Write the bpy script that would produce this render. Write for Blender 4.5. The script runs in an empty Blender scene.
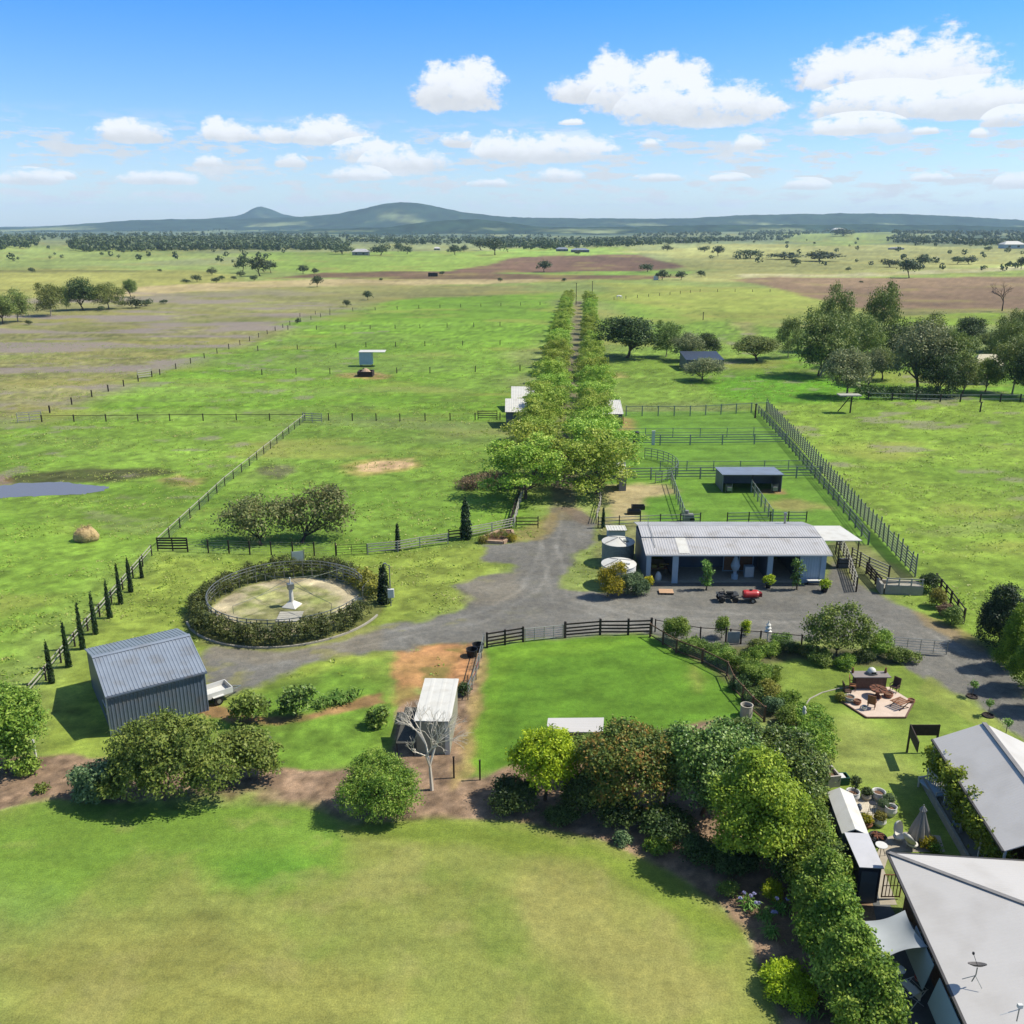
import bpy, bmesh, math, random
import numpy as np
from mathutils import Vector, Matrix
R = math.radians
sc = bpy.context.scene
col = sc.collection
rnd = random.Random(7)

# ---------------------------------------------------------------- camera geometry / survey helper
CAMH, FPX = 33.0, 900.0
PITCH = math.atan(287 / FPX)
CP, SP = math.cos(PITCH), math.sin(PITCH)

def P(px, py, z=0.0):
    """surveyed ground position (x, y) in metres of a point of the photograph lying at height z"""
    u, v = (px - 512) / FPX, (py - 512) / FPX
    t = (z - CAMH) / (-SP - v * CP)
    return (u * t, (CP - v * SP) * t)

def HT(px, base, top):
    x, y = P(px, base)
    v = (top - 512) / FPX
    return CAMH - y * (SP + v * CP) / (CP - v * SP)

def PXM(px, py):
    """pixels per metre at a ground point"""
    x, y = P(px, py)
    return FPX / (y * CP + CAMH * SP)

cam = bpy.data.cameras.new('camera')
cam.sensor_width = 36
cam.lens = 36 * FPX / 1024
cam.clip_start, cam.clip_end = 0.5, 60000
camo = bpy.data.objects.new('camera', cam)
camo.location = (0, 0, CAMH)
camo.rotation_euler = (math.pi / 2 - PITCH, 0, 0)
col.objects.link(camo)
sc.camera = camo

# ---------------------------------------------------------------- colour
def lin(c):
    c = np.asarray(c, float) / 255.0
    return np.where(c <= 0.04045, c / 12.92, ((c + 0.055) / 1.055) ** 2.4)
K = np.array((.60, .575, .50))                                   # photograph tone -> albedo at this exposure
def A(r, g, b, k=1.0):
    c = np.minimum(lin((r, g, b)) * K * k, .82)
    return (float(c[0]), float(c[1]), float(c[2]), 1.0)

# ---------------------------------------------------------------- materials
MATS = {}
def nd(nt, t, **kw):
    n = nt.nodes.new(t)
    for k, v in kw.items(): setattr(n, k, v)
    return n

def mat(name, c, rough=0.7, metal=0.0, var=0.18, scale=1.5, bump=0.0, bscale=20.0, spec=0.3, coords='Object', stain=None):
    """procedural paint / timber / stone: base colour with two scales of noise"""
    if name in MATS: return MATS[name]
    m = bpy.data.materials.new(name); m.use_nodes = True
    nt = m.node_tree; b = nt.nodes['Principled BSDF']
    b.inputs['Roughness'].default_value = rough
    b.inputs['Metallic'].default_value = metal
    b.inputs['Specular IOR Level'].default_value = spec
    tc = nd(nt, 'ShaderNodeTexCoord')
    n1 = nd(nt, 'ShaderNodeTexNoise'); n1.inputs['Scale'].default_value = scale; n1.inputs['Detail'].default_value = 6; n1.inputs['Roughness'].default_value = 0.65
    nt.links.new(tc.outputs[coords], n1.inputs['Vector'])
    mr = nd(nt, 'ShaderNodeMapRange'); mr.inputs[1].default_value = 0.3; mr.inputs[2].default_value = 0.7
    mr.inputs[3].default_value = 1 - var; mr.inputs[4].default_value = 1 + var
    nt.links.new(n1.outputs[0], mr.inputs[0])
    mx = nd(nt, 'ShaderNodeVectorMath', operation='SCALE'); mx.inputs[0].default_value = c[:3]
    nt.links.new(mr.outputs[0], mx.inputs['Scale'])
    src = mx.outputs[0]
    if stain:
        n2 = nd(nt, 'ShaderNodeTexNoise'); n2.inputs['Scale'].default_value = stain[1]; n2.inputs['Detail'].default_value = 8
        nt.links.new(tc.outputs[coords], n2.inputs['Vector'])
        m2 = nd(nt, 'ShaderNodeMapRange'); m2.inputs[1].default_value = 0.5; m2.inputs[2].default_value = 0.72; m2.inputs[4].default_value = stain[2]
        nt.links.new(n2.outputs[0], m2.inputs[0])
        mm = nd(nt, 'ShaderNodeMix', data_type='RGBA'); mm.inputs[7].default_value = stain[0]
        nt.links.new(m2.outputs[0], mm.inputs[0]); nt.links.new(src, mm.inputs[6]); src = mm.outputs[2]
    nt.links.new(src, b.inputs['Base Color'])
    if bump:
        n3 = nd(nt, 'ShaderNodeTexNoise'); n3.inputs['Scale'].default_value = bscale; n3.inputs['Detail'].default_value = 4
        nt.links.new(tc.outputs[coords], n3.inputs['Vector'])
        bp = nd(nt, 'ShaderNodeBump'); bp.inputs['Strength'].default_value = bump; bp.inputs['Distance'].default_value = 0.05
        nt.links.new(n3.outputs[0], bp.inputs['Height']); nt.links.new(bp.outputs[0], b.inputs['Normal'])
    MATS[name] = m
    return m

def leaf_mat(name, cols, trans=0.3, hue=0.012, clump=0.9, rough=0.55):
    """foliage: each leaf takes its own tone from a ramp, clumps of leaves drift together"""
    if name in MATS: return MATS[name]
    m = bpy.data.materials.new(name); m.use_nodes = True
    nt = m.node_tree; b = nt.nodes['Principled BSDF']; out = nt.nodes['Material Output']
    b.inputs['Roughness'].default_value = rough; b.inputs['Specular IOR Level'].default_value = 0.25
    geo = nd(nt, 'ShaderNodeNewGeometry'); tc = nd(nt, 'ShaderNodeTexCoord')
    nz = nd(nt, 'ShaderNodeTexNoise'); nz.inputs['Scale'].default_value = clump; nz.inputs['Detail'].default_value = 3
    nt.links.new(tc.outputs['Object'], nz.inputs['Vector'])
    a1 = nd(nt, 'ShaderNodeMath', operation='MULTIPLY_ADD'); a1.inputs[1].default_value = 1.5; a1.inputs[2].default_value = -0.55
    nt.links.new(nz.outputs[0], a1.inputs[0])
    a2 = nd(nt, 'ShaderNodeMath', operation='MULTIPLY_ADD'); a2.inputs[1].default_value = 0.6
    nt.links.new(geo.outputs['Random Per Island'], a2.inputs[0]); nt.links.new(a1.outputs[0], a2.inputs[2])
    rp = nd(nt, 'ShaderNodeValToRGB')
    el = rp.color_ramp.elements
    while len(el) < len(cols): el.new(0.5)
    for i, c in enumerate(cols):
        el[i].position = 0.12 + 0.76 * i / max(1, len(cols) - 1); el[i].color = c
    nt.links.new(a2.outputs[0], rp.inputs[0])
    oi = nd(nt, 'ShaderNodeObjectInfo')
    hs = nd(nt, 'ShaderNodeHueSaturation')
    v1 = nd(nt, 'ShaderNodeMapRange'); v1.inputs[3].default_value = 0.82; v1.inputs[4].default_value = 1.18
    h1 = nd(nt, 'ShaderNodeMapRange'); h1.inputs[3].default_value = 0.5 - hue; h1.inputs[4].default_value = 0.5 + hue
    nt.links.new(oi.outputs['Random'], v1.inputs[0]); nt.links.new(oi.outputs['Random'], h1.inputs[0])
    nt.links.new(v1.outputs[0], hs.inputs['Value']); nt.links.new(h1.outputs[0], hs.inputs['Hue'])
    nt.links.new(rp.outputs[0], hs.inputs['Color'])
    nt.links.new(hs.outputs[0], b.inputs['Base Color'])
    tr = nd(nt, 'ShaderNodeBsdfTranslucent'); nt.links.new(hs.outputs[0], tr.inputs[0])
    ms = nd(nt, 'ShaderNodeMixShader'); ms.inputs[0].default_value = trans
    nt.links.new(b.outputs[0], ms.inputs[1]); nt.links.new(tr.outputs[0], ms.inputs[2]); nt.links.new(ms.outputs[0], out.inputs[0])
    MATS[name] = m
    return m

# ---------------------------------------------------------------- objects
def tag(o, label=None, cat=None, group=None, kind=None):
    if label: o['label'] = label
    if cat: o['category'] = cat
    if group: o['group'] = group
    if kind: o['kind'] = kind
    return o

def thing(name, label, cat, loc, rz=0.0, group=None, scale=None):
    o = bpy.data.objects.new(name, None); col.objects.link(o)
    o.empty_display_size = 0.2
    o.location = (loc[0], loc[1], loc[2] if len(loc) > 2 else 0.0); o.rotation_euler = (0, 0, rz)
    if scale: o.scale = scale
    return tag(o, label, cat, group)

def link_mesh(name, me, parent=None, label=None):
    o = bpy.data.objects.new(name, me); col.objects.link(o)
    if parent is not None: o.parent = parent
    if label: o['label'] = label
    return o

def mesh_np(name, verts, quads, mats, smooth=False, midx=None):
    verts = np.asarray(verts, np.float32).reshape(-1, 3); quads = np.asarray(quads, np.int32)
    k = quads.shape[1]
    me = bpy.data.meshes.new(name)
    me.vertices.add(len(verts)); me.vertices.foreach_set('co', verts.ravel())
    me.loops.add(quads.size); me.loops.foreach_set('vertex_index', quads.ravel())
    me.polygons.add(len(quads)); me.polygons.foreach_set('loop_start', np.arange(0, quads.size, k, dtype=np.int32))
    if midx is not None: me.polygons.foreach_set('material_index', np.asarray(midx, np.int32))
    for m in (mats if isinstance(mats, (list, tuple)) else [mats]): me.materials.append(m)
    me.update(calc_edges=True)
    if smooth: me.polygons.foreach_set('use_smooth', np.ones(len(quads), bool))
    return me

class MB:
    """collects shapes; build() links them as ONE mesh object"""
    def __init__(s): s.v = []; s.f = []
    def add(s, vs, fs):
        n = len(s.v); s.v += [tuple(q) for q in vs]; s.f += [tuple(n + i for i in f) for f in fs]; return s
    def quad(s, a, b, c, d): return s.add([a, b, c, d], [(0, 1, 2, 3)])
    def box(s, c, d, rz=0.0, ry=0.0, rx=0.0):
        M = Matrix.Translation(c) @ Matrix.Rotation(rz, 4, 'Z') @ Matrix.Rotation(ry, 4, 'Y') @ Matrix.Rotation(rx, 4, 'X')
        h = [q / 2 for q in d]
        vs = [M @ Vector((x * h[0], y * h[1], z * h[2])) for x in (-1, 1) for y in (-1, 1) for z in (-1, 1)]
        return s.add(vs, [(0, 1, 3, 2), (4, 6, 7, 5), (0, 4, 5, 1), (2, 3, 7, 6), (0, 2, 6, 4), (1, 5, 7, 3)])
    def tube(s, p0, p1, r0, r1=None, n=8, cap=True):
        r1 = r0 if r1 is None else r1
        p0, p1 = Vector(p0), Vector(p1); d = (p1 - p0)
        if d.length < 1e-6: return s
        d.normalize(); a = d.orthogonal().normalized(); b = d.cross(a)
        vs = []
        for p, r in ((p0, r0), (p1, r1)):
            for i in range(n):
                t = 2 * math.pi * i / n
                vs.append(p + a * (r * math.cos(t)) + b * (r * math.sin(t)))
        fs = [(i, (i + 1) % n, n + (i + 1) % n, n + i) for i in range(n)]
        if cap: fs += [tuple(reversed(range(n))), tuple(range(n, 2 * n))]
        return s.add(vs, fs)
    def path(s, pts, r, n=6):
        for a, b in zip(pts[:-1], pts[1:]): s.tube(a, b, r, r, n)
        return s
    def beam(s, p0, p1, w, h):
        p0, p1 = Vector(p0), Vector(p1); d = (p1 - p0).normalized()
        up = Vector((0, 0, 1)) if abs(d.z) < 0.95 else Vector((0, 1, 0))
        a = d.cross(up).normalized() * (w / 2); b = a.cross(d).normalized() * (h / 2)
        vs = [p + q for p in (p0, p1) for q in (-a - b, a - b, a + b, -a + b)]
        return s.add(vs, [(3, 2, 1, 0), (4, 5, 6, 7), (0, 1, 5, 4), (1, 2, 6, 5), (2, 3, 7, 6), (3, 0, 4, 7)])
    def prism(s, poly, z0, z1):
        n = len(poly)
        vs = [(x, y, z0) for x, y in poly] + [(x, y, z1) for x, y in poly]
        fs = [(i, (i + 1) % n, n + (i + 1) % n, n + i) for i in range(n)] + [tuple(reversed(range(n))), tuple(range(n, 2 * n))]
        return s.add(vs, fs)
    def lathe(s, c, prof, n=16, sy=1.0):
        vs = []; m = len(prof)
        for r, z in prof:
            for i in range(n):
                t = 2 * math.pi * i / n
                vs.append((c[0] + r * math.cos(t), c[1] + r * sy * math.sin(t), c[2] + z))
        fs = [(j * n + i, j * n + (i + 1) % n, (j + 1) * n + (i + 1) % n, (j + 1) * n + i) for j in range(m - 1) for i in range(n)]
        fs += [tuple(reversed(range(n))), tuple(range((m - 1) * n, m * n))]
        return s.add(vs, fs)
    def slab(s, a, b, c, d, t):
        """four-cornered sheet (CCW from above) of thickness t below it"""
        a, b, c, d = map(Vector, (a, b, c, d)); nn = (b - a).cross(d - a).normalized() * t
        return s.add([a, b, c, d, a - nn, b - nn, c - nn, d - nn],
                     [(0, 1, 2, 3), (7, 6, 5, 4), (0, 4, 5, 1), (1, 5, 6, 2), (2, 6, 7, 3), (3, 7, 4, 0)])
    def corr(s, a, b, c, d, pitch=0.3, h=0.035, t=0.03):
        """ribbed metal sheet: ribs run from edge ab to edge dc"""
        a, b, c, d = map(Vector, (a, b, c, d)); nn = (b - a).cross(d - a).normalized()
        n = max(2, int((b - a).length / pitch)); prof = []
        for i in range(n):
            prof += [(i / n, 0), ((i + .58) / n, 0), ((i + .70) / n, h), ((i + .88) / n, h)]
        prof.append((1.0, 0))
        vs = []
        for q, hh in prof:
            vs += [a.lerp(b, q) + nn * hh, d.lerp(c, q) + nn * hh]
        k = len(vs)
        vs += [p - nn * t for p in (a, d, b, c)]
        fs = [(2 * i, 2 * i + 2, 2 * i + 3, 2 * i + 1) for i in range(len(prof) - 1)]
        fs.append((k, k + 1, k + 3, k + 2)); fs.append((0, 1, k + 1, k)); fs.append((k - 2, k + 2, k + 3, k - 1))
        return s.add(vs, fs)
    def build(s, name, m, parent=None, world=True, smooth=False, label=None):
        if parent is not None and world:
            M = (Matrix.Translation(parent.location) @ Matrix.Rotation(parent.rotation_euler.z, 4, 'Z')).inverted()
            vs = [M @ Vector(q) for q in s.v]
        else: vs = [Vector(q) for q in s.v]
        o_ = None
        if parent is None and vs:
            lo = Vector((min(q.x for q in vs), min(q.y for q in vs), min(q.z for q in vs)))
            hi = Vector((max(q.x for q in vs), max(q.y for q in vs), max(q.z for q in vs)))
            o_ = Vector(((lo.x + hi.x) / 2, (lo.y + hi.y) / 2, lo.z)); vs = [q - o_ for q in vs]
        me = bpy.data.meshes.new(name); me.from_pydata(vs, [], s.f); me.materials.append(m)
        if smooth: me.polygons.foreach_set('use_smooth', np.ones(len(me.polygons), bool))
        me.update()
        o = link_mesh(name, me, parent, label)
        if o_ is not None: o.location = o_
        return o

def local(root):
    """function mapping local coordinates of a thing's root to the world"""
    c, s_ = math.cos(root.rotation_euler.z), math.sin(root.rotation_euler.z); l = root.location
    return lambda x, y, z=0.0: (l.x + c * x - s_ * y, l.y + s_ * x + c * y, l.z + z)

# ---------------------------------------------------------------- noise
def _hash(ix, iy, seed):
    h = (ix.astype(np.int64) * 374761393 + iy.astype(np.int64) * 668265263 + seed * 1442695041) & 0x7fffffff
    h = ((h ^ (h >> 13)) * 1274126177) & 0x7fffffff
    h = (h ^ (h >> 16)) & 0x7fffffff
    return (h % 100003) / 100003.0
def vnoise(x, y, seed=0):
    ix, iy = np.floor(x), np.floor(y); fx, fy = x - ix, y - iy
    fx = fx * fx * (3 - 2 * fx); fy = fy * fy * (3 - 2 * fy)
    a, b = _hash(ix, iy, seed), _hash(ix + 1, iy, seed); c, d = _hash(ix, iy + 1, seed), _hash(ix + 1, iy + 1, seed)
    return (a * (1 - fx) + b * fx) * (1 - fy) + (c * (1 - fx) + d * fx) * fy
def fbm(x, y, scale, seed=0, octv=4, sy=1.0):
    t = 0; amp = 0.5; s = 1.0 / scale; tot = 0
    for o in range(octv):
        t = t + amp * vnoise(x * s + 17.3 * o, y * s / sy - 9.1 * o, seed + o); tot += amp; amp *= 0.55; s *= 2.03
    return t / tot
def sdist(x, y, poly):
    """signed distance to polygon, negative inside"""
    d = np.full(x.shape, 1e18); ins = np.zeros(x.shape, bool); n = len(poly)
    for i in range(n):
        ax, ay = poly[i]; bx, by = poly[(i + 1) % n]
        ex, ey = bx - ax, by - ay; wx, wy = x - ax, y - ay
        t = np.clip((wx * ex + wy * ey) / (ex * ex + ey * ey + 1e-12), 0, 1)
        d = np.minimum(d, (wx - ex * t) ** 2 + (wy - ey * t) ** 2)
        cond = (ay > y) != (by > y)
        with np.errstate(divide='ignore', invalid='ignore'):
            xi = (bx - ax) * (y - ay) / (by - ay + (1e-12 if by == ay else 0)) + ax
        ins ^= cond & (x < xi)
    d = np.sqrt(d)
    return np.where(ins, -d, d)
def sstep(a, b, v):
    t = np.clip((v - a) / (b - a), 0, 1); return t * t * (3 - 2 * t)
# ================================================================ LAND
PX = lambda pts: [P(*q) for q in pts]
AX = P(562, 500); AY = P(579, 296)            # avenue centre line
def avenue_c(y): return AX[0] + (AY[0] - AX[0]) * (y - AX[1]) / (AY[1] - AX[1])

DRIVE = PX([(549, 508), (545, 528), (538, 541), (512, 544), (486, 545), (483, 562), (512, 566), (510, 572), (478, 577), (458, 586),
            (474, 600), (466, 610), (424, 620), (384, 626), (345, 640), (310, 648), (262, 651), (214, 645), (198, 652), (205, 706), (222, 700), (262, 683),
            (300, 668), (335, 656), (392, 652), (440, 644), (486, 642), (505, 640), (560, 640), (640, 634), (652, 634), (690, 640),
            (740, 646), (800, 644), (860, 640), (893, 648), (908, 668), (950, 690), (985, 712), (1030, 745), (1030, 690),
            (990, 650), (950, 628), (905, 606), (880, 596), (866, 590), (845, 575), (832, 560), (826, 582), (650, 577), (638, 590), (600, 594), (596, 592), (563, 588),
            (566, 570), (574, 556), (590, 545), (596, 530), (592, 518), (578, 510), (566, 506)])
TRACK = [(avenue_c(y) + s * 1.5, y) for s, ys in ((-1, range(100, 440, 20)), (1, range(420, 80, -20))) for y in ys]
MULCH = PX([(-40, 755), (25, 757), (62, 755), (120, 758), (200, 764), (262, 768), (330, 770), (360, 768), (392, 752), (398, 700), (440, 690), (468, 640), (484, 645), (480, 690), (462, 770), (455, 778),
            (485, 778), (520, 760), (620, 740), (720, 718), (748, 722), (770, 760), (810, 790), (840, 830), (872, 900), (900, 960), (940, 1060),
            (790, 1060), (776, 1020), (766, 985), (744, 938), (715, 902), (680, 880), (640, 858), (604, 842), (560, 832), (512, 822), (470, 820), (420, 821), (352, 826),
            (320, 812), (290, 806), (225, 809), (160, 812), (110, 806), (60, 800), (20, 806), (-40, 822)])
LAWN = PX([(-60, 826), (-40, 822), (20, 806), (60, 800), (110, 806), (160, 812), (225, 809), (290, 806), (320, 812), (352, 826), (420, 821), (470, 820), (512, 822),
           (560, 832), (604, 842), (640, 858), (680, 880), (715, 902), (744, 938), (766, 985), (776, 1020), (790, 1060), (800, 1120), (300, 1120), (-100, 1120)])
YARD = PX([(486, 648), (530, 641), (650, 634), (700, 662), (738, 690), (762, 716), (750, 740), (520, 765), (470, 778), (462, 772), (480, 690)])
GARDEN = PX([(770, 660), (800, 645), (890, 656), (930, 680), (985, 712), (1030, 748), (1030, 860), (890, 860), (830, 830), (800, 770), (815, 740), (800, 700), (770, 690)])
BED = PX([(655, 636), (690, 641), (800, 646), (880, 650), (915, 660), (880, 668), (800, 660), (770, 662), (762, 690), (775, 700), (812, 715), (824, 748), (800, 760), (765, 722), (740, 690), (704, 664)])
POND = PX([(-40, 487), (0, 486), (22, 483), (60, 482), (88, 485), (108, 487), (106, 491), (84, 494), (40, 496), (0, 498), (-40, 499)])
CATTLE = PX([(612, 412), (766, 411), (915, 578), (868, 592), (833, 560), (640, 522), (600, 524), (602, 480)])
IN_YARD = PX([(768, 412), (1030, 400), (1030, 640), (985, 640), (930, 592), (916, 578)])
WC = (-20.4, 75.5)
circ = lambda c, r, n=40: [(c[0] + r * math.cos(2 * math.pi * i / n), c[1] + r * math.sin(2 * math.pi * i / n)) for i in range(n)]

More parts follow.
